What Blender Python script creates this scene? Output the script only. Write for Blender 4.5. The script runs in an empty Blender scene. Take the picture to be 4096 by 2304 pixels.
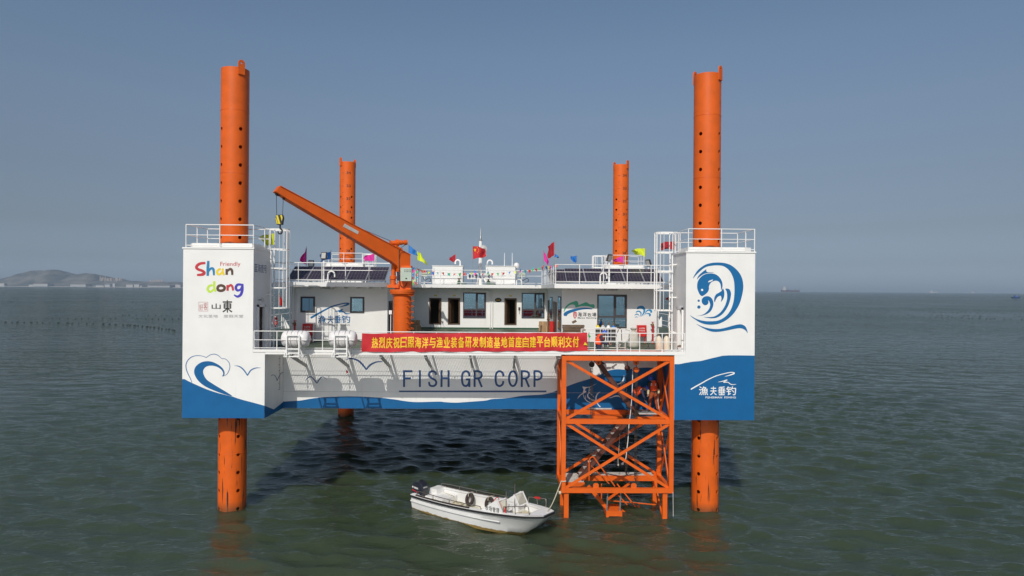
import bpy, bmesh, math, random
import numpy as np
from mathutils import Vector as V, Matrix
from mathutils.geometry import tessellate_polygon
random.seed(7)
R = math.radians
sc = bpy.context.scene
COL = sc.collection

# ---------------------------------------------------------------- camera, light, exposure
FPX, YAW, PIT, ROLL = 2731.0, .0155, 4 / 2731.0, .007
EYE = V((0, 0, 9.9))
fw = V((math.sin(YAW) * math.cos(PIT), math.cos(YAW) * math.cos(PIT), math.sin(PIT)))
r0 = V((math.cos(YAW), -math.sin(YAW), 0)); u0 = r0.cross(fw)
rt = r0 * math.cos(ROLL) + u0 * math.sin(ROLL); up = u0 * math.cos(ROLL) - r0 * math.sin(ROLL)
cd = bpy.data.cameras.new('camera'); cam = bpy.data.objects.new('camera', cd); COL.objects.link(cam)
cd.sensor_width = 36; cd.lens = FPX / 4096 * 36; cd.clip_start = .1; cd.clip_end = 60000
M = Matrix((rt, up, -fw)).transposed().to_4x4(); M.translation = EYE
cam.matrix_world = M
sc.camera = cam

SUN_EL, SUN_AZ = 41.0, 194.6          # azimuth clockwise from +Y
w = bpy.data.worlds.new('World'); sc.world = w; w.use_nodes = True
nt = w.node_tree; bg = nt.nodes['Background']
sky = nt.nodes.new('ShaderNodeTexSky'); sky.sky_type = 'NISHITA'; sky.sun_disc = False
sky.sun_elevation = R(SUN_EL); sky.sun_rotation = R(SUN_AZ)
sky.air_density = 1.0; sky.dust_density = 1.5; sky.ozone_density = 3.0; sky.altitude = 10
bg.inputs[1].default_value = .13
# thick sea air: evens the clear sky out toward the horizon, the same all round
tco = nt.nodes.new('ShaderNodeTexCoord'); sxyz = nt.nodes.new('ShaderNodeSeparateXYZ'); rmp = nt.nodes.new('ShaderNodeValToRGB'); mul = nt.nodes.new('ShaderNodeMix')
mul.data_type = 'RGBA'; mul.blend_type = 'MULTIPLY'; mul.inputs[0].default_value = 1
nt.links.new(tco.outputs['Generated'], sxyz.inputs[0]); nt.links.new(sxyz.outputs[2], rmp.inputs[0])
ST_ = [(0, (.66, .76, 1.0)), (.013, (.622, .711, .97)), (.037, (.458, .503, .672)), (.083, (.447, .425, .471)), (.152, (.545, .484, .471)), (.24, (.685, .607, .562)), (.323, (.724, .688, .63)), (.5, (.74, .73, .69))]
while len(rmp.color_ramp.elements) < len(ST_): rmp.color_ramp.elements.new(.5)
for e_, (p_, c_) in zip(rmp.color_ramp.elements, ST_): e_.position = p_; e_.color = (*c_, 1)
nt.links.new(sky.outputs[0], mul.inputs[6]); nt.links.new(rmp.outputs[0], mul.inputs[7])
nt.links.new(mul.outputs[2], bg.inputs[0])
sd = bpy.data.lights.new('sun', 'SUN'); sd.energy = 3.3; sd.angle = R(.5); sd.color = (1, .95, .87)
sun = bpy.data.objects.new('sun', sd); COL.objects.link(sun)
sv = V((math.sin(R(SUN_AZ)) * math.cos(R(SUN_EL)), math.cos(R(SUN_AZ)) * math.cos(R(SUN_EL)), math.sin(R(SUN_EL))))
sun.rotation_euler = sv.to_track_quat('Z', 'Y').to_euler()
sc.view_settings.view_transform = 'Standard'; sc.view_settings.look = 'None'
sc.view_settings.exposure = 0.0; sc.view_settings.gamma = 1
sc.cycles.use_denoising = True
sc.cycles.max_bounces = 8; sc.cycles.volume_bounces = 0

# ---------------------------------------------------------------- points
def ray(x, y): return fw * FPX + rt * (x - 2048) - up * (y - 1152)
def at(x, y, Y): d = ray(x, y); return EYE + d * (Y / d.y)
def onz(x, y, z=0): d = ray(x, y); return EYE + d * ((z - EYE.z) / d.z)
def onx(x, y, X): d = ray(x, y); return EYE + d * (X / d.x)
def FR(Y): return lambda x, y: at(x, y, Y)
def SD(X): return lambda x, y: onx(x, y, X)
def crop(s, ox, oy): return lambda L: [(ox + x / s, oy + y / s) for x, y in L]

# ---------------------------------------------------------------- materials
MATS = {}
def nd(t, k, **kw):
    n = t.nodes.new(k)
    for a, b in kw.items(): setattr(n, a, b)
    return n
def mat(name, col, rough=.5, metal=0, dirt=.0, scale=3., bump=0., streak=0., streak_col=(.25, .13, .06), spec=.5, var=None):
    if name in MATS: return MATS[name]
    m = bpy.data.materials.new(name); m.use_nodes = True; t = m.node_tree
    b = t.nodes['Principled BSDF']
    b.inputs['Base Color'].default_value = (*col, 1); b.inputs['Roughness'].default_value = rough
    b.inputs['Metallic'].default_value = metal; b.inputs['Specular IOR Level'].default_value = spec
    if dirt or streak or bump or var:
        tc = nd(t, 'ShaderNodeNewGeometry')
        nz = nd(t, 'ShaderNodeTexNoise'); nz.inputs['Scale'].default_value = scale; nz.inputs['Detail'].default_value = 6
        t.links.new(tc.outputs['Position'], nz.inputs['Vector'])
        mx = nd(t, 'ShaderNodeMix', data_type='RGBA')
        c2 = var if var else tuple(c * (1 - dirt * 2.2) for c in col)
        mx.inputs[6].default_value = (*col, 1); mx.inputs[7].default_value = (*c2, 1)
        rp = nd(t, 'ShaderNodeMapRange'); rp.inputs[1].default_value = .35; rp.inputs[2].default_value = .75
        t.links.new(nz.outputs['Fac'], rp.inputs[0]); t.links.new(rp.outputs[0], mx.inputs[0])
        last = mx.outputs[2]
        if streak:
            mp = nd(t, 'ShaderNodeMapping'); mp.inputs['Scale'].default_value = (5, 5, .28)
            t.links.new(tc.outputs['Position'], mp.inputs['Vector'])
            n2 = nd(t, 'ShaderNodeTexNoise'); n2.inputs['Scale'].default_value = 1.0; n2.inputs['Detail'].default_value = 5
            t.links.new(mp.outputs[0], n2.inputs['Vector'])
            r2 = nd(t, 'ShaderNodeMapRange'); r2.inputs[1].default_value = .6; r2.inputs[2].default_value = .82
            r2.inputs[4].default_value = streak
            t.links.new(n2.outputs['Fac'], r2.inputs[0])
            m2 = nd(t, 'ShaderNodeMix', data_type='RGBA'); m2.inputs[7].default_value = (*streak_col, 1)
            t.links.new(r2.outputs[0], m2.inputs[0]); t.links.new(last, m2.inputs[6]); last = m2.outputs[2]
        t.links.new(last, b.inputs['Base Color'])
        rr = nd(t, 'ShaderNodeMapRange'); rr.inputs[3].default_value = max(.02, rough - .08); rr.inputs[4].default_value = min(1, rough + .12)
        t.links.new(nz.outputs['Fac'], rr.inputs[0]); t.links.new(rr.outputs[0], b.inputs['Roughness'])
        if bump:
            bp = nd(t, 'ShaderNodeBump'); bp.inputs['Strength'].default_value = bump; bp.inputs['Distance'].default_value = .03
            t.links.new(nz.outputs['Fac'], bp.inputs['Height']); t.links.new(bp.outputs[0], b.inputs['Normal'])
    MATS[name] = m; return m
WHITE = mat('white_paint', (.80, .80, .78), .4, dirt=.03, scale=1.3, streak=.22, streak_col=(.52, .46, .38), bump=.04)
WHT2 = mat('white_rail_paint', (.8, .8, .78), .4)
BLUE = mat('blue_paint', (.005, .112, .30), .45, spec=.3, dirt=.06, scale=1.6, streak=.12, streak_col=(.03, .08, .16), bump=.03)
NAVY = mat('navy_lettering', (.008, .06, .2), .45)
LOGOB = mat('logo_blue', (.008, .13, .33), .45, spec=.3)
ORANGE = mat('orange_paint', (.71, .118, .009), .45, spec=.35, dirt=.07, scale=2.2, streak=.25, streak_col=(.3, .045, .012), bump=.04)
BRORG = mat('brown_primer', (.11, .035, .022), .55, dirt=.1, scale=4)
DECK = mat('green_deck_paint', (.075, .105, .06), .55, dirt=.2, scale=1.1, bump=.05)
GRNSTRIP = mat('green_skirting', (.02, .085, .045), .5)
GREY = mat('galvanised_steel', (.42, .43, .43), .4, metal=.6, dirt=.1, scale=5)
LGREY = mat('light_grey_plate', (.55, .55, .53), .6, dirt=.15, scale=6)
DKFR = mat('dark_window_frame', (.05, .046, .05), .5)
BROWN = mat('brown_door_frame', (.09, .048, .024), .5, dirt=.1, scale=6)
BLACK = mat('black_rubber', (.015, .015, .016), .6)
RUBBER = mat('worn_rubber', (.045, .032, .028), .75, dirt=.1, scale=9)
RED = mat('red_paint', (.6, .02, .018), .4, dirt=.06)
REDC = mat('red_cloth', (.55, .02, .028), .75, dirt=.05, scale=2.5)
DRED = mat('dark_red_cloth', (.42, .018, .035), .75, dirt=.08, scale=4)
GOLD = mat('gold_lettering', (.85, .52, .02), .6)
MAG = mat('magenta_cloth', (.66, .035, .32), .7)
YEL = mat('yellow_cloth', (.62, .72, .03), .7)
BLU = mat('blue_cloth', (.03, .19, .55), .7)
GRN = mat('green_cloth', (.06, .45, .12), .7)
TEAL = mat('teal_cloth', (.04, .3, .36), .7)
BOX = mat('cardboard', (.40, .25, .13), .8, dirt=.08, scale=5)
WOOD = mat('weathered_wood', (.17, .115, .07), .85, dirt=.2, scale=7)
STEELG = mat('grey_cylinder_paint', (.09, .092, .085), .5, dirt=.15, scale=6)
STEELB = mat('navy_cylinder_paint', (.03, .038, .07), .5, dirt=.15, scale=6)
CREAM = mat('chipped_cream_paint', (.68, .62, .5), .6, dirt=.05, scale=7, streak=.9, streak_col=(.2, .1, .05))
PANBX = mat('pale_green_cabinet', (.45, .54, .46), .45, dirt=.05)
RAFT = mat('white_raft_shell', (.74, .72, .71), .35, dirt=.05, scale=4)
ROPE = mat('pale_rope', (.55, .5, .38), .9)
WROPE = mat('white_rope', (.72, .7, .66), .9)
DROPE = mat('dark_cable', (.03, .025, .02), .7)
VEST = mat('orange_vest', (.95, .10, .02), .75, dirt=.05, scale=14)
HAT = mat('blue_helmet', (.03, .1, .48), .28)
NAVYC = mat('navy_workwear', (.035, .042, .085), .85, dirt=.15, scale=16)
BRNJ = mat('dark_brown_jacket', (.055, .042, .032), .9, dirt=.15, scale=16)
ORTR = mat('orange_brown_trousers', (.38, .075, .02), .85, dirt=.12, scale=14)
SKIN = mat('skin', (.36, .19, .12), .6)
GLOVE = mat('canvas_glove', (.55, .46, .28), .85)
SHOE = mat('dark_shoe', (.05, .025, .018), .7)
SILVER = mat('reflective_strip', (.6, .6, .58), .35)
HULLW = mat('boat_gelcoat', (.78, .78, .77), .3, dirt=.03, scale=2, bump=.02)
HULLIN = mat('boat_floor_grime', (.66, .63, .53), .6, dirt=.1, scale=4, var=(.4, .37, .25))
TUBE = mat('tarnished_tube', (.32, .28, .25), .35, metal=.8)
ENG = mat('engine_cowl', (.022, .026, .038), .32)
WRITE = mat('white_lettering', (.8, .8, .78), .5)
INK = mat('black_lettering', (.02, .02, .02), .5)
GREYINK = mat('grey_lettering', (.28, .28, .29), .5)
REDINK = mat('red_lettering', (.5, .03, .04), .5)
LYEL = mat('yellow_lettering', (.8, .6, .02), .5)
LLIME = mat('lime_lettering', (.5, .72, .06), .5)
LBRN = mat('brown_lettering', (.09, .045, .025), .5)
LBLU = mat('ultramarine_lettering', (.05, .04, .42), .5)
LRED = mat('crimson_lettering', (.5, .03, .045), .5)
LTEAL = mat('azure_lettering', (.01, .2, .42), .5)
HGREEN = mat('mural_green', (.06, .42, .26), .5)
YHAZ = mat('hazard_yellow', (.7, .55, .02), .5)
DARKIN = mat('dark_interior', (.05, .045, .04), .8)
BRASS = mat('brass_valve', (.25, .14, .06), .4, metal=.5)
LENS = mat('lamp_lens', (.5, .5, .48), .15)

def glass():
    m = bpy.data.materials.new('blue_coated_glass'); m.use_nodes = True; b = m.node_tree.nodes['Principled BSDF']
    b.inputs['Base Color'].default_value = (.5, .78, .95, 1); b.inputs['Metallic'].default_value = 1; b.inputs['Roughness'].default_value = .03
    return m
GLASS = glass()
def clear():
    m = bpy.data.materials.new('grimy_perspex'); m.use_nodes = True; b = m.node_tree.nodes['Principled BSDF']
    b.inputs['Base Color'].default_value = (.6, .58, .48, 1); b.inputs['Roughness'].default_value = .25
    b.inputs['Transmission Weight'].default_value = .55; b.inputs['IOR'].default_value = 1.1
    return m
PERSPEX = clear()
def cells():
    m = bpy.data.materials.new('solar_cells'); m.use_nodes = True; t = m.node_tree; b = t.nodes['Principled BSDF']
    tc = nd(t, 'ShaderNodeTexCoord'); mp = nd(t, 'ShaderNodeMapping'); t.links.new(tc.outputs['UV'], mp.inputs[0])
    br = nd(t, 'ShaderNodeTexBrick'); br.offset = 0; br.inputs['Scale'].default_value = 1
    br.inputs['Brick Width'].default_value = 1 / 6; br.inputs['Row Height'].default_value = 1 / 10; br.inputs['Mortar Size'].default_value = .004
    br.inputs['Color1'].default_value = (.026, .018, .032, 1); br.inputs['Color2'].default_value = (.032, .021, .036, 1)
    br.inputs['Mortar'].default_value = (.2, .19, .2, 1)
    t.links.new(mp.outputs[0], br.inputs['Vector']); t.links.new(br.outputs[0], b.inputs['Base Color'])
    b.inputs['Roughness'].default_value = .22; b.inputs['Specular IOR Level'].default_value = .4
    return m
CELLS = cells()
def legmat():
    m = ORANGE.copy(); m.name = 'leg_orange_paint'; t = m.node_tree; b = t.nodes['Principled BSDF']
    src = b.inputs['Base Color'].links[0].from_socket
    g = nd(t, 'ShaderNodeNewGeometry'); mp = nd(t, 'ShaderNodeMapping'); mp.inputs['Scale'].default_value = (11, 11, .55)
    t.links.new(g.outputs['Position'], mp.inputs[0])
    n = nd(t, 'ShaderNodeTexNoise'); n.inputs['Scale'].default_value = 1; n.inputs['Detail'].default_value = 4
    t.links.new(mp.outputs[0], n.inputs['Vector'])
    r = nd(t, 'ShaderNodeMapRange'); r.inputs[1].default_value = .625; r.inputs[2].default_value = .65
    t.links.new(n.outputs['Fac'], r.inputs[0])
    sp = nd(t, 'ShaderNodeSeparateXYZ'); t.links.new(g.outputs['Position'], sp.inputs[0])
    zz = nd(t, 'ShaderNodeMapRange'); zz.inputs[1].default_value = 4.9; zz.inputs[2].default_value = 4.3   # scraped only below the clamps
    t.links.new(sp.outputs[2], zz.inputs[0])
    ml = nd(t, 'ShaderNodeMath', operation='MULTIPLY'); t.links.new(r.outputs[0], ml.inputs[0]); t.links.new(zz.outputs[0], ml.inputs[1])
    mx = nd(t, 'ShaderNodeMix', data_type='RGBA'); mx.inputs[7].default_value = (.03, .022, .018, 1)
    t.links.new(ml.outputs[0], mx.inputs[0]); t.links.new(src, mx.inputs[6])
    # weed line at the water
    z2 = nd(t, 'ShaderNodeMapRange'); z2.inputs[1].default_value = .45; z2.inputs[2].default_value = .1; z2.inputs[4].default_value = .75
    t.links.new(sp.outputs[2], z2.inputs[0])
    m3 = nd(t, 'ShaderNodeMix', data_type='RGBA'); m3.inputs[7].default_value = (.1, .05, .02, 1)
    t.links.new(z2.outputs[0], m3.inputs[0]); t.links.new(mx.outputs[2], m3.inputs[6])
    t.links.new(m3.outputs[2], b.inputs['Base Color'])
    return m
LEGM = legmat()

# ---------------------------------------------------------------- mesh helpers
ORG = {}
def org(o): return ORG.get(o.name, V((0, 0, 0))) if o else V((0, 0, 0))
def thing(name, label, cat, loc=(0, 0, 0), group=None):
    o = bpy.data.objects.new(name, None); COL.objects.link(o); o.location = loc; o.empty_display_size = .2
    o['label'] = label; o['category'] = cat
    if group: o['group'] = group
    ORG[o.name] = V(loc); return o
def tag(o, label, cat, group=None):
    o['label'] = label; o['category'] = cat
    if group: o['group'] = group
    return o
def cr(P, n=6, closed=False):
    P = [tuple(p) for p in P]; out = []; N = len(P)
    if N < 3 and not closed: return P
    for i in range(N if closed else N - 1):
        g = (lambda k: P[k % N]) if closed else (lambda k: P[min(max(k, 0), N - 1)])
        a, b, c, d = g(i - 1), g(i), g(i + 1), g(i + 2)
        for j in range(n):
            t = j / n
            out.append(tuple(.5 * (2 * b[k] + (c[k] - a[k]) * t + (2 * a[k] - 5 * b[k] + 4 * c[k] - d[k]) * t * t + (3 * b[k] - a[k] - 3 * c[k] + d[k]) * t ** 3) for k in range(len(b))))
    if not closed: out.append(P[-1])
    return out
class MB:
    def __init__(s): s.v = []; s.f = []; s.m = []; s.cur = 0
    def add(s, vs, fs):
        b = len(s.v); s.v += [V(p) for p in vs]
        for f in fs: s.f.append([b + i for i in f]); s.m.append(s.cur)
        return s
    def box(s, x0, x1, y0, y1, z0, z1):
        return s.add([(x, y, z) for x in (x0, x1) for y in (y0, y1) for z in (z0, z1)],
                     [(0, 1, 3, 2), (4, 6, 7, 5), (0, 4, 5, 1), (2, 3, 7, 6), (0, 2, 6, 4), (1, 5, 7, 3)])
    def obox(s, c, a, b, d):
        c, a, b, d = V(c), V(a), V(b), V(d)
        return s.add([c + a * i + b * j + d * k for i in (-1, 1) for j in (-1, 1) for k in (-1, 1)],
                     [(0, 1, 3, 2), (4, 6, 7, 5), (0, 4, 5, 1), (2, 3, 7, 6), (0, 2, 6, 4), (1, 5, 7, 3)])
    def bar(s, p, q, wd, ht, upv=(0, 0, 1)):
        p, q = V(p), V(q); d = (q - p).normalized(); u = V(upv)
        if abs(d.dot(u)) > .98: u = V((0, 1, 0))
        sx = d.cross(u).normalized(); uu = sx.cross(d)
        return s.obox((p + q) / 2, (q - p) / 2, sx * wd / 2, uu * ht / 2)
    def chan(s, p, q, wd, ht, t=.02, upv=(0, 0, 1)):      # I-beam: web and two flanges
        p, q = V(p), V(q); d = (q - p).normalized(); u = V(upv)
        if abs(d.dot(u)) > .98: u = V((0, 1, 0))
        sx = d.cross(u).normalized(); uu = sx.cross(d)
        s.obox((p + q) / 2, (q - p) / 2, sx * t / 2, uu * (ht / 2 - t))
        for k in (-1, 1): s.obox((p + q) / 2 + uu * k * (ht - t) / 2, (q - p) / 2, sx * wd / 2, uu * t / 2)
        return s
    def tube(s, P, r, n=8, closed=False):
        P = [V(p) for p in P]; N = len(P); rs = r if isinstance(r, (list, tuple)) else [r] * N
        b = len(s.v); prev = None
        for i, p in enumerate(P):
            if closed: d = P[(i + 1) % N] - P[i - 1]
            else: d = P[min(i + 1, N - 1)] - P[max(i - 1, 0)]
            d.normalize()
            if prev is None:
                prev = d.orthogonal().normalized()
            prev = (prev - d * prev.dot(d)).normalized(); w2 = d.cross(prev)
            for k in range(n):
                a = 2 * math.pi * k / n; s.v.append(p + (prev * math.cos(a) + w2 * math.sin(a)) * rs[i])
        for i in range(N if closed else N - 1):
            j = (i + 1) % N
            for k in range(n):
                s.f.append([b + i * n + k, b + i * n + (k + 1) % n, b + j * n + (k + 1) % n, b + j * n + k]); s.m.append(s.cur)
        if not closed:
            s.f.append([b + k for k in range(n)][::-1]); s.f.append([b + (N - 1) * n + k for k in range(n)]); s.m += [s.cur] * 2
        return s
    def lathe(s, c, prof, n=20, ax=(0, 0, 1)):
        c = V(c); ax = V(ax).normalized(); e1 = ax.orthogonal().normalized(); e2 = ax.cross(e1); b = len(s.v)
        for r, z in prof:
            for k in range(n):
                a = 2 * math.pi * k / n; s.v.append(c + ax * z + (e1 * math.cos(a) + e2 * math.sin(a)) * r)
        for i in range(len(prof) - 1):
            for k in range(n):
                s.f.append([b + i * n + k, b + i * n + (k + 1) % n, b + (i + 1) * n + (k + 1) % n, b + (i + 1) * n + k]); s.m.append(s.cur)
        if prof[0] == prof[-1]: return s
        if prof[0][0] > 1e-4: s.f.append([b + k for k in range(n)][::-1]); s.m.append(s.cur)
        if prof[-1][0] > 1e-4: s.f.append([b + (len(prof) - 1) * n + k for k in range(n)]); s.m.append(s.cur)
        return s
    def ell(s, c, rx, ry, rz, n=12, m=8):
        b = len(s.v); c = V(c)
        for i in range(m + 1):
            t = math.pi * i / m
            for k in range(n):
                a = 2 * math.pi * k / n
                s.v.append(c + V((rx * math.sin(t) * math.cos(a), ry * math.sin(t) * math.sin(a), rz * math.cos(t))))
        for i in range(m):
            for k in range(n):
                s.f.append([b + i * n + k, b + (i + 1) * n + k, b + (i + 1) * n + (k + 1) % n, b + i * n + (k + 1) % n]); s.m.append(s.cur)
        return s
    def prism(s, P, t):
        P = [V(p) for p in P]; t = V(t); n = len(P)
        tri = tessellate_polygon([P])
        s.add(P + [p + t for p in P], [tuple(x) for x in tri] + [tuple(i + n for i in x[::-1]) for x in tri] + [(i, (i + 1) % n, n + (i + 1) % n, n + i) for i in range(n)])
        return s
    def sheet(s, P):
        P = [V(p) for p in P]; s.add(P, [tuple(x) for x in tessellate_polygon([P])]); return s
    def stroke(s, P, ws, fn, n=6, closed=False):
        # brush stroke: centre line and widths in picture units laid on a real plane by fn
        if not isinstance(ws, (list, tuple)): ws = [ws] * len(P)
        if len(ws) != len(P): ws = [ws[min(int(i * len(ws) / len(P)), len(ws) - 1)] for i in range(len(P))]
        Q = cr([(p[0], p[1], k) for p, k in zip(P, ws)], n, closed); N = len(Q); L = []; Rr = []
        for i, q in enumerate(Q):
            a = Q[i - 1] if (closed or i) else Q[0]; c = Q[(i + 1) % N] if (closed or i < N - 1) else Q[-1]
            dx, dy = c[0] - a[0], c[1] - a[1]; l = math.hypot(dx, dy) or 1
            nx, ny = -dy / l * q[2] / 2, dx / l * q[2] / 2
            L.append(fn(q[0] + nx, q[1] + ny)); Rr.append(fn(q[0] - nx, q[1] - ny))
        b = len(s.v); s.v += L + Rr
        for i in range(N if closed else N - 1):
            j = (i + 1) % N; s.f.append([b + i, b + j, b + N + j, b + N + i]); s.m.append(s.cur)
        return s
    def build(s, name, m, parent=None, smooth=None, recalc=True):
        me = bpy.data.meshes.new(name); o0 = org(parent)
        me.from_pydata([tuple(p - o0) for p in s.v], [], s.f)
        for x in (m if isinstance(m, (list, tuple)) else [m]): me.materials.append(x)
        if len(me.polygons) == len(s.m): me.polygons.foreach_set('material_index', s.m)
        if recalc:
            bm = bmesh.new(); bm.from_mesh(me); bmesh.ops.recalc_face_normals(bm, faces=bm.faces); bm.to_mesh(me); bm.free()
        if smooth:
            me.shade_smooth(); me.set_sharp_from_angle(angle=R(smooth if smooth is not True else 40))
        me.update()
        o = bpy.data.objects.new(name, me); COL.objects.link(o)
        if parent: o.parent = parent; ORG[o.name] = o0
        return o
def solo(name, mb, m, label, cat, group=None, smooth=None):
    return tag(mb.build(name, m, None, smooth), label, cat, group)
def copy_tree(o, parent=None, loc=None, rotz=None, label=None):
    c = o.copy(); COL.objects.link(c); c.parent = parent
    if loc is not None: c.location = loc
    if rotz is not None: c.rotation_euler = (0, 0, rotz)
    if label: c['label'] = label
    for ch in o.children: copy_tree(ch, c)
    return c
FONTC = {}
def glyphs(s, bold=0.):
    k = (s, bold)
    if k not in FONTC:
        cu = bpy.data.curves.new('t', 'FONT'); cu.body = s; cu.size = 1; cu.resolution_u = 3; cu.offset = bold; cu.fill_mode = 'BOTH'; cu.dimensions = '2D'
        o = bpy.data.objects.new('t', cu); COL.objects.link(o)
        me = o.evaluated_get(bpy.context.evaluated_depsgraph_get()).to_mesh()
        vs = [(v.co.x, v.co.y) for v in me.vertices]; fs = [tuple(p.vertices) for p in me.polygons]
        bpy.data.objects.remove(o); bpy.data.curves.remove(cu)
        if not vs: vs = [(0, 0), (1, 1), (1, 0)]; fs = [(0, 1, 2)]
        xs = [p[0] for p in vs]; ys = [p[1] for p in vs]
        x0, x1, y0, y1 = min(xs), max(xs), min(ys), max(ys)
        FONTC[k] = ([((x - x0) / max(1e-6, x1 - x0), (y - y0) / max(1e-6, y1 - y0)) for x, y in vs], fs, (x1 - x0) / max(1e-6, y1 - y0))
    return FONTC[k]
def lettering(mb, s, quad, bold=0.):
    # quad: 3-D corners top-left, top-right, bottom-right, bottom-left
    tl, tr, br, bl = [V(q) for q in quad]; cjk = any(ord(ch) > 0x2e80 for ch in s)
    vs, fs, _ = glyphs(s, 0 if cjk else bold)
    n = (tr - tl).cross(bl - tl).normalized() * -.0007; k = bold * .55 / max(1, len(s)) if cjk else 0
    for i, (du, dv) in enumerate(((0, 0), (k, 0), (-k, 0), (0, k * len(s)), (0, -k * len(s))) if k else ((0, 0),)):     # brush weight: the stroke laid on again a little to each side
        mb.add([(bl.lerp(br, u + du)).lerp(tl.lerp(tr, u + du), t + dv) + n * i for u, t in vs], fs)
    return mb
def boxq(fn, x0, y0, x1, y1): return [fn(x0, y0), fn(x1, y0), fn(x1, y1), fn(x0, y1)]
def wall(mb, O, U, W, us, vs, holes, depth):
    # flat wall with real openings; depth: vector into the building for the reveals
    O, U, W, depth = V(O), V(U), V(W), V(depth)
    xs = sorted(set(list(us) + [h[0] for h in holes] + [h[1] for h in holes])); zs = sorted(set(list(vs) + [h[2] for h in holes] + [h[3] for h in holes]))
    nx = len(xs); b = len(mb.v); mb.v += [O + U * x + W * z for z in zs for x in xs]
    for j in range(len(zs) - 1):
        for i in range(nx - 1):
            cx, cz = (xs[i] + xs[i + 1]) / 2, (zs[j] + zs[j + 1]) / 2
            if any(h[0] < cx < h[1] and h[2] < cz < h[3] for h in holes): continue
            mb.f.append([b + j * nx + i, b + j * nx + i + 1, b + (j + 1) * nx + i + 1, b + (j + 1) * nx + i]); mb.m.append(mb.cur)
    for h in holes:
        c = [O + U * h[0] + W * h[2], O + U * h[1] + W * h[2], O + U * h[1] + W * h[3], O + U * h[0] + W * h[3]]
        mb.add(c + [p + depth for p in c], [(0, 1, 5, 4), (1, 2, 6, 5), (2, 3, 7, 6), (3, 0, 4, 7)])
    return mb
def railing(name, label, path, h=.95, fr=(1, .55, .12), step=1.0, r=.021, group=None, skip=()):
    path = [V(p) for p in path]; t = thing(name, label, 'railing', path[0], group)
    for k in fr:
        MB().tube([p + V((0, 0, h * k)) for p in path], r if k == 1 else r * .8, 6).build('rail', WHT2, t, 50)
    seen = []
    for i in range(len(path) - 1):
        a, b = path[i], path[i + 1]; n = max(1, round((b - a).length / step))
        for j in range(n + 1):
            p = a.lerp(b, j / n)
            if any((p - q).length < .05 for q in seen): continue
            seen.append(p)
            MB().tube([p, p + V((0, 0, h))], r * 1.05, 6).build('post', WHT2, t, 50)
    return t
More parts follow.
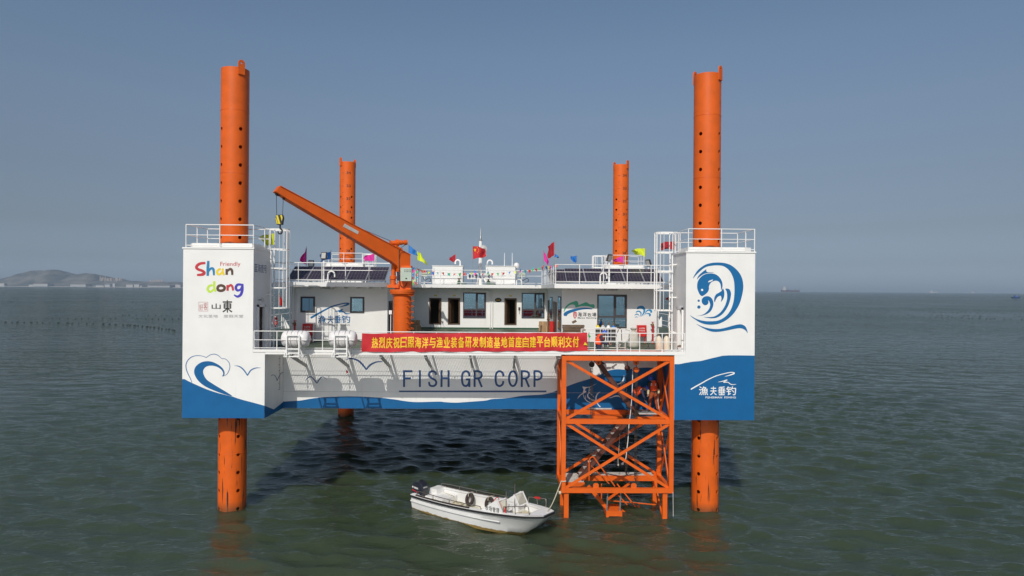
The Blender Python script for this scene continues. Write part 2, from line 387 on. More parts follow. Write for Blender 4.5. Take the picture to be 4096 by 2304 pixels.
# ================================================================ SETTING: sea, hills, air
def spaced(lo, hi, st, far, g=1.052):
    mid = list(np.arange(lo, hi, st)); out = []; x, d = hi, st
    while x < far: out.append(x); d *= g; x += d
    neg = []; x, d = lo, st * g; x -= d
    while x > -far: neg.append(x); d *= g; x -= d
    return np.array(sorted(neg) + mid + out)
def make_sea():
    xs = spaced(-34, 34, .13, 8700); ys = spaced(20, 68, .13, 8700)
    X, Y = np.meshgrid(xs, ys); Z = np.zeros_like(X); DX = np.zeros_like(X); DY = np.zeros_like(X)
    cx = np.gradient(xs); cy = np.gradient(ys); C = np.maximum(*np.meshgrid(cx, cy))
    rg = np.random.default_rng(11)
    for i in range(80):
        lam = .42 * (11 ** (i / 79.0)); k = 2 * math.pi / lam
        th = math.atan2(-.9, -.42) + rg.normal(0, .55); a = .0046 * lam * (1.25 if lam < 1.6 else .7) * rg.uniform(.5, 1.5)
        wgt = np.clip(1.6 - 4.2 * C / lam, 0, 1); ph = k * (X * math.cos(th) + Y * math.sin(th)) + rg.uniform(0, 6.28)
        Z += wgt * a * np.cos(ph); s = wgt * a * .8 * np.sin(ph); DX -= s * math.cos(th); DY -= s * math.sin(th)
    gust = .8 + .35 * np.sin(X * .05 + 1.3) * np.sin(Y * .04 + X * .013)
    Z *= gust; X = X + DX * gust; Y = Y + DY * gust
    ny, nx = X.shape; co = np.stack([X, Y, Z], -1).reshape(-1, 3).astype(np.float32)
    me = bpy.data.meshes.new('sea'); me.vertices.add(nx * ny); me.vertices.foreach_set('co', co.ravel())
    i = (np.arange(ny - 1)[:, None] * nx + np.arange(nx - 1)[None, :]).ravel()
    q = np.stack([i, i + 1, i + nx + 1, i + nx], -1).astype(np.int32); n = len(q)
    me.loops.add(n * 4); me.loops.foreach_set('vertex_index', q.ravel())
    me.polygons.add(n); me.polygons.foreach_set('loop_start', np.arange(0, n * 4, 4, dtype=np.int32))
    me.update(calc_edges=True); me.shade_smooth()
    m = bpy.data.materials.new('sea_water'); m.use_nodes = True; t = m.node_tree; t.nodes.remove(t.nodes['Principled BSDF'])
    g = nd(t, 'ShaderNodeNewGeometry')
    n1 = nd(t, 'ShaderNodeTexNoise'); n1.inputs['Scale'].default_value = .11; n1.inputs['Detail'].default_value = 4
    t.links.new(g.outputs['Position'], n1.inputs['Vector'])
    mx = nd(t, 'ShaderNodeMix', data_type='RGBA'); mx.inputs[6].default_value = (.032, .048, .026, 1); mx.inputs[7].default_value = (.044, .063, .035, 1)
    t.links.new(n1.outputs['Fac'], mx.inputs[0]); df = nd(t, 'ShaderNodeSubsurfaceScattering', falloff='BURLEY'); df.inputs['Scale'].default_value = 1.0; df.inputs['Radius'].default_value = (.7, 1.0, .8); t.links.new(mx.outputs[2], df.inputs['Color'])      # light welling up from the murky water
    cn = nd(t, 'ShaderNodeCombineXYZ'); cn.inputs[2].default_value = 1; t.links.new(cn.outputs[0], df.inputs['Normal'])
    mp = nd(t, 'ShaderNodeMapping'); mp.inputs['Rotation'].default_value = (0, 0, R(25)); mp.inputs['Scale'].default_value = (1, 1.9, 1)
    t.links.new(g.outputs['Position'], mp.inputs[0])
    ln = nd(t, 'ShaderNodeVectorMath', operation='LENGTH'); t.links.new(g.outputs['Position'], ln.inputs[0])
    fr = nd(t, 'ShaderNodeMapRange'); fr.inputs[1].default_value = 50; fr.inputs[2].default_value = 100
    t.links.new(ln.outputs['Value'], fr.inputs[0])
    m2 = nd(t, 'ShaderNodeMapping'); m2.inputs['Rotation'].default_value = (0, 0, R(14)); m2.inputs['Scale'].default_value = (.3, 1.3, 1); t.links.new(g.outputs['Position'], m2.inputs[0])
    gu = nd(t, 'ShaderNodeTexNoise'); gu.inputs['Scale'].default_value = .012; gu.inputs['Detail'].default_value = 3; t.links.new(g.outputs['Position'], gu.inputs['Vector'])
    gm = nd(t, 'ShaderNodeMapRange'); gm.inputs[1].default_value = .3; gm.inputs[2].default_value = .7; gm.inputs[3].default_value = .55; gm.inputs[4].default_value = 1.0; t.links.new(gu.outputs['Fac'], gm.inputs[0])
    last = None
    for s_, d_, st, far in ((1.3, .15, .8, 0), (4.5, .05, .9, 0), (12, .015, .9, 0), (.22, 1.5, .9, 1), (.6, .6, .9, 1)):     # close ripples; open water beyond the modelled waves
        nn = nd(t, 'ShaderNodeTexNoise'); nn.inputs['Scale'].default_value = s_; nn.inputs['Detail'].default_value = 4; nn.inputs['Roughness'].default_value = .6
        t.links.new((m2 if far else mp).outputs[0], nn.inputs['Vector'])
        fs_ = nd(t, 'ShaderNodeMath', operation='MULTIPLY_ADD'); t.links.new(fr.outputs[0], fs_.inputs[0]); fs_.inputs[1].default_value = st if far else -st * .6; fs_.inputs[2].default_value = 0 if far else st
        gx_ = nd(t, 'ShaderNodeMath', operation='MULTIPLY'); t.links.new(fs_.outputs[0], gx_.inputs[0]); t.links.new(gm.outputs[0], gx_.inputs[1])
        bp = nd(t, 'ShaderNodeBump'); bp.inputs['Distance'].default_value = d_; t.links.new(gx_.outputs[0], bp.inputs['Strength'])
        t.links.new(nn.outputs['Fac'], bp.inputs['Height'])
        if last: t.links.new(last.outputs[0], bp.inputs['Normal'])
        last = bp
    gl = nd(t, 'ShaderNodeBsdfGlossy'); gl.inputs['Roughness'].default_value = .06; t.links.new(last.outputs[0], gl.inputs['Normal'])
    fz = nd(t, 'ShaderNodeFresnel'); fz.inputs['IOR'].default_value = 1.38; t.links.new(last.outputs[0], fz.inputs['Normal'])
    ms = nd(t, 'ShaderNodeMixShader'); t.links.new(fz.outputs[0], ms.inputs[0]); t.links.new(df.outputs[0], ms.inputs[1]); t.links.new(gl.outputs[0], ms.inputs[2])
    t.links.new(ms.outputs[0], t.nodes['Material Output'].inputs['Surface'])
    me.materials.append(m)
    o = bpy.data.objects.new('sea', me); COL.objects.link(o); o['kind'] = 'structure'; return o
make_sea()

HY = 7400.0
def make_hills():
    c = crop(3.435, 0, 1000)
    P = c([(-2600, 440), (-1500, 405), (-900, 380), (-400, 415), (0, 400), (100, 380), (200, 360), (300, 320), (380, 300), (470, 283), (560, 278), (610, 292), (660, 276), (740, 265), (790, 272), (840, 290), (900, 325), (1000, 342), (1080, 330), (1180, 318), (1300, 330), (1340, 350), (1372, 376), (1400, 415), (1480, 428), (1700, 424), (2000, 432), (2500, 440), (3200, 446), (3700, 470)])
    S = [at(x, y, HY) for x, y in P]; xs = np.array([p.x for p in S]); zs = np.array([max(p.z, 0) for p in S])
    gx = np.linspace(xs[0], xs[-1], 420); gy = np.linspace(-420, 1500, 46); rg = np.random.default_rng(3)
    H = np.interp(gx, xs, zs); rw = np.cumsum(rg.normal(0, 1, len(gx))); rw -= np.convolve(rw, np.ones(15) / 15, 'same'); H = H + np.where(H > 25, rw * 1.3, rw * .3); wob = [(rg.uniform(.004, .03), rg.uniform(.004, .03), rg.uniform(0, 6)) for _ in range(14)]
    vs = []; fs = []
    for j, y in enumerate(gy):
        for i, x in enumerate(gx):
            base = 5.0; f = min(1, max(0, (y + 420) / 420)); f = f * f * (3 - 2 * f) if y < 0 else max(0, 1 - y / 1500)
            nse = sum(math.sin(x * a + y * b_ + p) for a, b_, p in wob) / 14
            z = base * min(1, (y + 425) / 15) + max(0, H[i] - base) * max(0, f * (1 + .5 * nse * (1 - f))) 
            if j == 0: z = -3
            vs.append((x, HY + y, z))
    n = len(gx)
    for j in range(len(gy) - 1):
        for i in range(n - 1): fs.append((j * n + i, j * n + i + 1, (j + 1) * n + i + 1, (j + 1) * n + i))
    m = mat('wooded_hillside', (.02, .032, .032), .95, dirt=.1, scale=.009, var=(.17, .15, .13))
    o = MB().add(vs, fs).build('hills', m, None, True); o['kind'] = 'structure'
    b = MB(); x0, x1 = xs[0], xs[-1]
    b.box(x0, x1, HY - 436, HY - 424, -2, 3.2)
    s = b.build('sand_beach', mat('pale_sand', (.5, .46, .4), .9, dirt=.2, scale=.01)); s['kind'] = 'structure'
make_hills()

def tower_block(x, wpx, ytop, Y, name, label, cat, grp, m, roofm=None):
    a = at(x, ytop, Y); wd = wpx / FPX * Y; h = max(4, a.z if ytop < 1125 else a.z * .62)
    t = thing(name, label, cat, (a.x, Y, 0), grp)
    MB().box(a.x - wd / 2, a.x + wd / 2, Y - wd * .35, Y + wd * .35, 2, h).build('wall', m, t)
    MB().box(a.x - wd * .53, a.x + wd * .53, Y - wd * .38, Y + wd * .38, h, h + h * .05).build('roof', roofm or m, t)
TB = mat('pale_concrete', (.38, .32, .28), .9); TB2 = mat('white_render', (.34, .34, .34), .9); TRF = mat('red_roof', (.42, .16, .12), .9)
rng = random.Random(5)
for i in range(22):
    x = 396 + i * 4.4 + rng.uniform(-1, 1)
    tower_block(x, 1.9 + rng.uniform(0, .9), 1106 + rng.uniform(0, 7) + i * .45, HY - 60 + rng.uniform(-40, 60), 'apartment_tower', 'pale high rise tower in the dense row right of the far hill', 'apartment tower', 'high rises right of the far hill', TB)
for i, x in enumerate((603, 610, 618, 626, 633, 640, 648)):
    tower_block(x, 4, 1119 + rng.uniform(0, 4), HY - 60, 'apartment_block', 'pale block in the low cluster left of the white tower on the far shore', 'apartment block', 'blocks near the white tower', TB)
for i, (x, wd, y, rf, lb) in enumerate([(11, 24, 1126, 0, 'white shed at the left end of the far shore'), (175, 55, 1127, 1, 'long white hall with reddish roof below the far hill'), (130, 20, 1134, 0, 'small white house left of the long hall on the far shore'),
        (325, 60, 1130, 0, 'long pale warehouse below the smaller hilltop'), (433, 20, 1132, 0, 'square white building below the high rises on the far shore'), (457, 9, 1126, 0, 'small white tower house right of the high rises'), (405, 30, 1137, 0, 'low pale shed left of the square white building'),
        (523, 26, 1132, 0, 'white flat building midway along the low far shore'), (550, 20, 1131, 0, 'white building with flat roof right of the midway one'), (565, 6, 1138, 0, 'tiny white hut on the low far shore'), (650, 85, 1136, 0, 'very long low white quay shed near the white tower'), (715, 20, 1132, 1, 'reddish shed beside the white tower on the far shore')]):
    tower_block(x, wd, y, HY - 400, 'shore_building', lb, 'building', 'low buildings on the far shore', TB2, TRF if rf else None)

def haze():
    b = MB().box(-9000, 9000, -9000, 9000, -4.5, 260).build('haze', None)
    b.data.materials.clear(); m = bpy.data.materials.new('sea_haze'); m.use_nodes = True; t = m.node_tree
    t.nodes.remove(t.nodes['Principled BSDF']); v = nd(t, 'ShaderNodeVolumePrincipled')
    v.inputs['Color'].default_value = (.62, .8, 1, 1); v.inputs['Density'].default_value = 6e-5
    t.links.new(v.outputs[0], t.nodes['Material Output'].inputs['Volume'])
    b.data.materials.append(m); b['kind'] = 'stuff'
    return b
haze()

# ---------------------------------------------------------------- float rows
FLM = mat('black_float', (.018, .018, .02), .55)
def flt():
    b = MB().ell((0, 0, .03), .26, .2, .1, 9, 6)
    o = b.build('farm_float', FLM, None, True); return o
F0 = flt(); NF = [0]
def floats(P, label, grp, s=1.0):
    for x, y in P:
        p = onz(x, y); o = F0 if NF[0] == 0 else F0.copy()
        if NF[0]: COL.objects.link(o)
        NF[0] += 1; o.location = (p.x, p.y, 0); o.rotation_euler = (0, 0, rng.uniform(0, 3)); k = s * rng.uniform(.75, 1.25); o.scale = (k, k, k)
        tag(o, label, 'float', grp)
c = crop(3.435, 0, 1000)
floats(c([(73, 988), (165, 991), (238, 989), (330, 991), (428, 995), (510, 993), (583, 993), (680, 998), (800, 1001), (925, 1002), (992, 1002), (1078, 1004), (1190, 1012), (1278, 1012), (1418, 1016), (1505, 1018), (1588, 1023), (1690, 1027), (1750, 1029), (1785, 1032), (1850, 1036), (1895, 1039), (1955, 1045), (2020, 1053), (2065, 1055), (2117, 1061), (2180, 1070), (2225, 1078), (2283, 1083), (2320, 1088), (2370, 1096), (2393, 1105)]),
       'black float in the nearest curved row left of the white tower', 'nearest row of floats at left', 1.15)
floats(c([(633, 936), (715, 938), (815, 938), (932, 937), (1036, 940), (1120, 938), (1215, 941), (1408, 938), (1515, 938), (1585, 937), (1882, 942), (2002, 944), (2092, 944), (2177, 945), (2262, 944), (2368, 947), (2455, 944)]),
       'black float in the second row out left of the white tower', 'second row of floats at left')
floats(c([(1683, 894), (1720, 893), (1773, 894), (1877, 891), (2040, 895), (2138, 896), (2222, 896), (2288, 895), (2477, 895)]),
       'black float in the short third row out left of the white tower', 'third row of floats at left')
floats([(x + rng.uniform(-3, 3), 1199 + (x - 40) * .0155 + rng.uniform(-.6, .6)) for x in range(45, 540, 11)] + [(545 + i * 11 + rng.uniform(-3, 3), 1203.5 + i * .42) for i in range(12)],
       'small dark float in the long far row toward the hills', 'far row of floats at left', 1.3)
floats([(x + rng.uniform(-2, 2), 1206 + 8 * (1 - (x / 54.) ** 2) ** .5 * (1 if i % 2 else -.2)) for i, x in enumerate(range(2, 54, 4))],
       'small dark float in the narrow loop at the far left', 'loop of floats at far left', 1.3)
floats([(x + rng.uniform(-4, 4), 1187 + x * .008 + rng.uniform(-1.5, 1.5)) for x in range(45, 470, 13)],
       'tiny dark float in the farthest scattered rows before the hills', 'farthest floats at left', 1.6)
rows = []
for i, (x0, x1, y0, sl, st) in enumerate([(3135, 4090, 1256, .021, 21), (3160, 4090, 1248, .021, 24), (3150, 4020, 1236, .02, 21), (3230, 4000, 1230, .02, 26), (3250, 3980, 1222, .022, 31)]):
    x = x0
    while x < x1:
        if rng.random() > .12: rows.append((i, x, y0 + (x - x0) * sl + rng.uniform(-1.6, 1.6)))
        x += st * rng.uniform(.6, 1.4)
floats([(x, y) for i, x, y in rows if i == 0], 'dark float in the nearest row right of the fish mural tower', 'nearest row of floats at right', 1.1)
floats([(x, y) for i, x, y in rows if i > 0], 'dark float scattered behind the nearest row at right', 'scattered floats at right', 1.15)

# ---------------------------------------------------------------- ships
def ship():
    Y = 7600.; x0, x1 = at(3124, 1166, Y).x, at(3200, 1166, Y).x; L = x1 - x0
    t = thing('cargo_ship', 'dark cargo ship with white aft house on the horizon', 'ship', (x0, Y, 0))
    b = MB(); S = [(0, 9), (.04, 11), (.5, 11), (.93, 11), (.985, 11), (1, 11)]; top = [(x0, Y - 8, 22), (x0 + L * .95, Y - 14, 15), (x0 + L, Y, 24), (x0 + L * .95, Y + 14, 15), (x0, Y + 8, 22)]
    bot = [(x0 + L * .03, Y - 7, -3), (x0 + L * .9, Y - 12, -3), (x0 + L * .965, Y, -3), (x0 + L * .9, Y + 12, -3), (x0 + L * .03, Y + 7, -3)]
    b.add(top + bot, [(0, 1, 2, 3, 4), (5, 6, 7, 8, 9)] + [(i, (i + 1) % 5, 5 + (i + 1) % 5, 5 + i) for i in range(5)])
    b.build('hull', mat('dark_ship_hull', (.06, .03, .04), .6), t)
    b = MB().box(x0 + L * .05, x0 + L * .24, Y - 11, Y + 11, 17, 32).box(x0 + L * .1, x0 + L * .23, Y - 9, Y + 9, 32, 55).box(x0 + L * .17, x0 + L * .235, Y - 13, Y + 13, 55, 62); b.build('superstructure', TB2, t)
    MB().box(x0 + L * .1, x0 + L * .14, Y - 3, Y + 3, 55, 68).build('funnel', TB2, t)
    for k in (.36, .42, .56, .73, .78, .95): MB().tube([(x0 + L * k, Y, 12), (x0 + L * k, Y, 34 + 10 * (k > .9))], 1.6, 6).build('mast', DKFR, t)
    MB().box(x0 + L * .25, x0 + L * .93, Y - 9, Y + 9, 14, 18).build('hatch_covers', mat('ship_deck', (.2, .1, .09), .7), t)
ship()
def trawler():
    p = onz(4064, 1192); L = 34 / FPX * p.y; x, Y = p.x, p.y
    t = thing('fishing_boat', 'small blue fishing boat at the right edge below the horizon', 'boat', (x, Y, 0))
    MB().add([(x - L * .5, Y - 2, 1.7), (x + L * .35, Y - 2, 1.8), (x + L * .55, Y, 2.9), (x + L * .35, Y + 2, 1.8), (x - L * .5, Y + 2, 1.7), (x - L * .45, Y - 1.6, -.5), (x + L * .3, Y - 1.6, -.5), (x + L * .42, Y, -.5), (x + L * .3, Y + 1.6, -.5), (x - L * .45, Y + 1.6, -.5)],
             [(0, 1, 2, 3, 4), (5, 6, 7, 8, 9)] + [(i, (i + 1) % 5, 5 + (i + 1) % 5, 5 + i) for i in range(5)]).build('hull', mat('trawler_blue', (.02, .05, .16), .6), t)
    MB().box(x - L * .15, x + L * .2, Y - 1.3, Y + 1.3, 1.6, 3.6).box(x - L * .1, x + L * .1, Y - 1.1, Y + 1.1, 3.6, 4.9).build('wheelhouse', mat('trawler_house', (.06, .12, .3), .6), t)
    for k in (-.3, 0, .33): MB().tube([(x + L * k, Y, 1.6), (x + L * k, Y, 6.5)], .12, 6).build('mast', DKFR, t)
trawler()
for x, lb in ((3733, 'faint pale ship far out on the horizon right of centre'), (3890, 'tiny faint white ship on the horizon at right')):
    p = at(x, 1170, 8300); s = 120 if x < 3800 else 40
    t = thing('distant_ship', lb, 'ship', (p.x, 8300, 0), 'faint ships on the horizon')
    MB().add([(p.x - s / 2, 8292, 10), (p.x + s / 2, 8292, 12), (p.x + s / 2, 8308, 12), (p.x - s / 2, 8308, 10), (p.x - s * .46, 8294, -2), (p.x + s * .4, 8294, -2), (p.x + s * .4, 8306, -2), (p.x - s * .46, 8306, -2)], [(0, 1, 2, 3), (4, 5, 6, 7), (0, 1, 5, 4), (1, 2, 6, 5), (2, 3, 7, 6), (3, 0, 4, 7)]).build('hull', TB2, t)
    MB().box(p.x - s * .3, p.x - s * .1, 8294, 8306, 9, 26).build('superstructure', TB2, t)
# ================================================================ PLATFORM
ZD, ZB, ZT = 7.12, 4.29, 11.58          # deck, underside, tower tops
YF, YH, YW, YC = 29.4, 31.9, 35.6, 47.3  # tower fronts, hull front, wing walls, courtyard wall
XL0, XL1, XR0, XR1 = -13.61, -10.62, 7.98, 10.98
XLB, XRB = -10.11, 7.5                  # lower corner blocks
YB, YBT = 52.2, 54.6                    # rear
ZR = 10.18                              # roof top
FL = FR(YF - .006); c2 = crop(3.623, 700, 1350)

# ---- hull
hull = thing('platform_hull', 'white and blue raised hull slab with deck between the four towers', 'platform', (-1.3, 42, ZB))
b = MB().box(XL0, XR1, YH, YB, ZB, ZD - .1)
b.build('hull_body', WHITE, hull)
MB().box(XL0 + .02, XR1 - .02, YH + .02, YB - .02, ZB - .012, ZB - .004).build('bottom_plating', mat('dark_bottom_paint', (.03, .03, .035), .6), hull)
b = MB().box(XL0 - 1.24, XR1 + 1.24, 33.2, YB + .6, ZD - .095, ZD).box(XLB, XRB, YH - .02, 33.2 - .002, ZD - .095, ZD)
b.build('deck', DECK, hull)
b = MB()
for k in range(int((XRB + 5.0 - XLB) / .075)):
    x = XLB + .05 + k * .075
    if x < 2.45: b.box(x - .01, x + .01, YF + .1, YH - .02, ZD - .05, ZD - .01)
for k in range(3): b.box(XLB, 2.5, YF + .6 + k * .7, YF + .606 + k * .7, ZD - .03, ZD - .015)
b.build('walkway_grating', GREY, hull)
b = MB().box(XL1 + .004, XR0 - .004, YF + .002, YF + .1, ZD + .01, ZD + .115).box(XL1 + .004, 2.6, YF + .03, YF + .09, ZD - .01, ZD + .01).box(2.601, XR0 - .004, YF - .004, YF + .1, ZD - .03, ZD + .009).box(XLB + .004, 2.6, YF + .012, YF + .1, ZD - .09, ZD - .01)
b.build('edge_beam', WHT2, hull)
wall(MB(), (2.6, YF + .1, ZD - .03), (1, 0, 0), (0, 1, 0), (0, XR0 - 2.61), (0, YH - YF - .12), [(1.35, 3.0, .75, 1.75)], (0, 0, -.06)).build('landing_deck_plate', ORANGE, hull)
for k in range(7):
    x = -9.05 + 1.93 * k
    MB().bar((x, YF + .15, ZD - .16), (x, YH - .005, 6.27), .09, .12).bar((x, YF + .1, ZD - .1), (x, YH - .005, ZD - .1), .09, .1).build('bracket', LGREY, hull)
for sx, x0, x1 in ((-1, XL0 - 1.24, XL0), (1, XR1, XR1 + 1.24)):
    MB().box(x0, x1, 33.2, YB + .6, ZD - .26, ZD - .097).build('side_beam', WHT2, hull)
# painted wave along the hull front
FH = FR(YH - .005)
cA = crop(3.623, 1000, 1380); cF = crop(3.68, 1560, 1440); c8 = crop(2.787, 2200, 1380)
crest = cA([(300, 860), (420, 825), (470, 822), (680, 808), (760, 800), (900, 775), (1100, 755), (1400, 745), (1600, 748), (1900, 765)]) + cF([(0, 572), (100, 585), (220, 605), (400, 620), (720, 612), (800, 620), (960, 628), (1100, 620), (1400, 597), (1500, 575), (1720, 562), (1960, 525), (2200, 512), (2300, 497), (2400, 472)]) + c8([(180, 465), (300, 420), (450, 375), (570, 325), (640, 290), (700, 275), (760, 270), (830, 275), (900, 268), (1000, 255), (1100, 252), (1250, 255), (1500, 250)])
def band(mb, P, fn, z0, xa, xb):
    Q = [fn(x, y) for x, y in P]; Q = [p for p in Q if xa < p.x < xb]
    if not Q: return
    Q = [V((xa, Q[0].y, Q[0].z))] + Q + [V((xb, Q[-1].y, Q[-1].z))]
    n = len(Q); mb.add(Q + [V((p.x, p.y, z0)) for p in Q], [(i, i + 1, n + i + 1, n + i) for i in range(n - 1)])
b = MB(); band(b, cr(crest, 4), FH, ZB + .004, XLB + .003, XRB - .003); b.build('wave_paint', BLUE, hull)
for x_, m_ in ((0, 0),): MB().box(XLB + .01, XRB - .01, YH - .0055, YH - .003, 5.06, 5.072).build('weld_seam', LGREY, hull)
# lettering and birds
b = MB(); q_ = [0]
def ls(P, curve=False, closed=False):
    q_[0] += 1; b.stroke(cF(P), 8.2, FR(YH - .006 - .0005 * (q_[0] % 3)), 6 if curve else 1, closed)
ls([(207, 150), (207, 398)]); ls([(193, 165), (330, 165)]); ls([(207, 270), (305, 270)])
ls([(440, 150), (440, 398)])
ls([(679, 220), (668, 182), (628, 165), (587, 180), (574, 215), (590, 250), (630, 275), (668, 300), (681, 335), (665, 370), (627, 384), (586, 370), (573, 322)], True)
ls([(758, 150), (758, 398)]); ls([(862, 150), (862, 398)]); ls([(758, 268), (862, 268)])
ls([(1170, 240), (1160, 188), (1115, 165), (1072, 195), (1060, 275), (1072, 355), (1112, 383), (1150, 362), (1166, 310)], True); ls([(1118, 285), (1183, 285)]); ls([(1168, 285), (1168, 398)])
for dx in (0, 695):
    ls([(1245 + dx, 150), (1245 + dx, 398)]); ls([(1245 + dx, 165), (1290 + dx, 165), (1335 + dx, 180), (1350 + dx, 218), (1335 + dx, 256), (1290 + dx, 271), (1245 + dx, 271)], True); ls([(1298 + dx, 270), (1352 + dx, 398)])
ls([(1670, 240), (1658, 190), (1612, 165), (1567, 195), (1555, 275), (1567, 355), (1612, 383), (1656, 358), (1668, 310)], True)
ls([(1809 + 57 * math.cos(t_), 274 + 109 * math.sin(t_)) for t_ in [i * math.pi / 12 for i in range(24)]], False, True)
ls([(2127, 150), (2127, 398)]); ls([(2127, 165), (2175, 165), (2218, 185), (2232, 226), (2218, 268), (2175, 287), (2127, 287)], True)
(a0, b0), (a1, b1) = cF([(133, 450), (2302, 473)]); b.sheet(boxq(FR(YH - .006), a0, b0, a1, b1))
b.build('hull_lettering', NAVY, hull)
b = MB()
b.stroke(cA([(1378, 218), (1440, 198), (1510, 203), (1580, 235), (1640, 295), (1688, 358)]), [.5, 4, 6, 7, 7, 5], FR(YH - .006))
b.stroke(cA([(1684, 360), (1730, 300), (1790, 262), (1850, 243), (1920, 242)]), [5, 7, 6, 5, 3], FR(YH - .0065)); b.build('bird_mark', NAVY, hull)
b = MB()
b.stroke(cA([(797, 520), (840, 475), (880, 460), (915, 485), (950, 530), (972, 556)]), [.5, 3.5, 4, 4, 4, 3], FR(YH - .006))
b.stroke(cA([(970, 556), (1000, 505), (1030, 470), (1055, 462), (1085, 475), (1118, 505)]), [3, 4, 4, 3, 2, .5], FR(YH - .0065)); b.build('bird_mark', NAVY, hull)
# swordfish outline
cS = crop(7.806, 2230, 1500); b = MB(); kk = [0]
def fs():
    kk[0] += 1; return FR(YH - .009 - .0006 * kk[0])
b.sheet([fs()(x, y) if False else FR(YH - .009)(x, y) for x, y in cS([(770, 355), (815, 365), (870, 370), (930, 372), (1000, 370), (1050, 340), (1110, 315), (1240, 262), (1170, 300), (1060, 350), (1010, 385), (940, 395), (890, 415), (865, 450), (850, 500), (870, 490), (900, 500), (895, 530), (850, 560), (800, 590), (740, 620), (680, 680), (615, 745), (650, 680), (700, 620), (790, 560), (800, 500), (815, 460), (800, 420)])])
b2 = MB()
for P, wv in (([(800, 590), (815, 650), (850, 730), (910, 800), (980, 845), (1060, 865)], [1.5, 2, 2.5, 3, 2.5, 1]), ([(1000, 380), (985, 470), (975, 560), (945, 620), (960, 690), (1020, 745), (1100, 785), (1200, 795)], [2, 2, 2, 3, 4, 4, 4, 3]),
              ([(990, 540), (1050, 600), (1100, 650), (1150, 710)], [3, 3, 2, .5]), ([(1205, 780), (1200, 700), (1230, 620), (1280, 560), (1345, 525)], [5, 4.5, 4, 3, .5]), ([(1245, 880), (1280, 940), (1340, 998)], [2, 3, 4]),
              ([(1590, 715), (1680, 705), (1760, 670), (1840, 655), (1920, 665), (2045, 755)], [1, 3, 4, 5, 4, 1]), ([(1850, 285), (1930, 270), (2000, 220), (2050, 160), (2075, 80), (2070, 0)], [5, 5, 6, 5, 3, .5]),
              ([(1990, 230), (1985, 350)], [2.5, 1]), ([(2020, 215), (2055, 310)], [2.5, 1]), ([(2050, 205), (2110, 260)], [2.5, 1]), ([(2160, 390), (2165, 470), (2145, 540)], [1, 2.5, 1]), ([(2030, 480), (2110, 420)], [1, 2.5]), ([(2040, 500), (2120, 500)], [1, 2]), ([(860, 630), (880, 700), (870, 750)], [.6, 2, .6]), ([(925, 580), (930, 720)], [1.5, .5]), ([(1040, 415), (1000, 500)], [1.2, 1])):
    (b if max(x for x, y in P) < 1400 else b2).stroke(cS(P), wv, fs())
b.build('swordfish_tail_mark', WRITE, hull); b2.build('swordfish_head_mark', WRITE, hull)

# ---- corner towers
def ring(mb, x0, x1, y0, y1, z0, z1, cx, cy, r, n=32):      # plate with a round hole
    for z, s in ((z0, -1), (z1, 1)):
        pass
    A = []; B = []
    for k in range(n):
        a = 2 * math.pi * k / n; dx, dy = math.cos(a), math.sin(a)
        t = min(((x1 - cx) / dx if dx > 1e-6 else 1e9), ((x0 - cx) / dx if dx < -1e-6 else 1e9), ((y1 - cy) / dy if dy > 1e-6 else 1e9), ((y0 - cy) / dy if dy < -1e-6 else 1e9))
        A.append((cx + dx * t, cy + dy * t)); B.append((cx + dx * r, cy + dy * r))
    vs = [(x, y, z0) for x, y in A] + [(x, y, z1) for x, y in A] + [(x, y, z0) for x, y in B] + [(x, y, z1) for x, y in B]
    f = []
    for k in range(n):
        j = (k + 1) % n
        f += [(n + k, n + j, 3 * n + j, 3 * n + k), (k, 2 * n + k, 2 * n + j, j), (2 * n + k, 3 * n + k, 3 * n + j, 2 * n + j), (k, j, n + j, n + k)]
    return mb.add(vs, f)
LEGX = (-12.0, 9.28); LEGY = (30.8, 53.2)
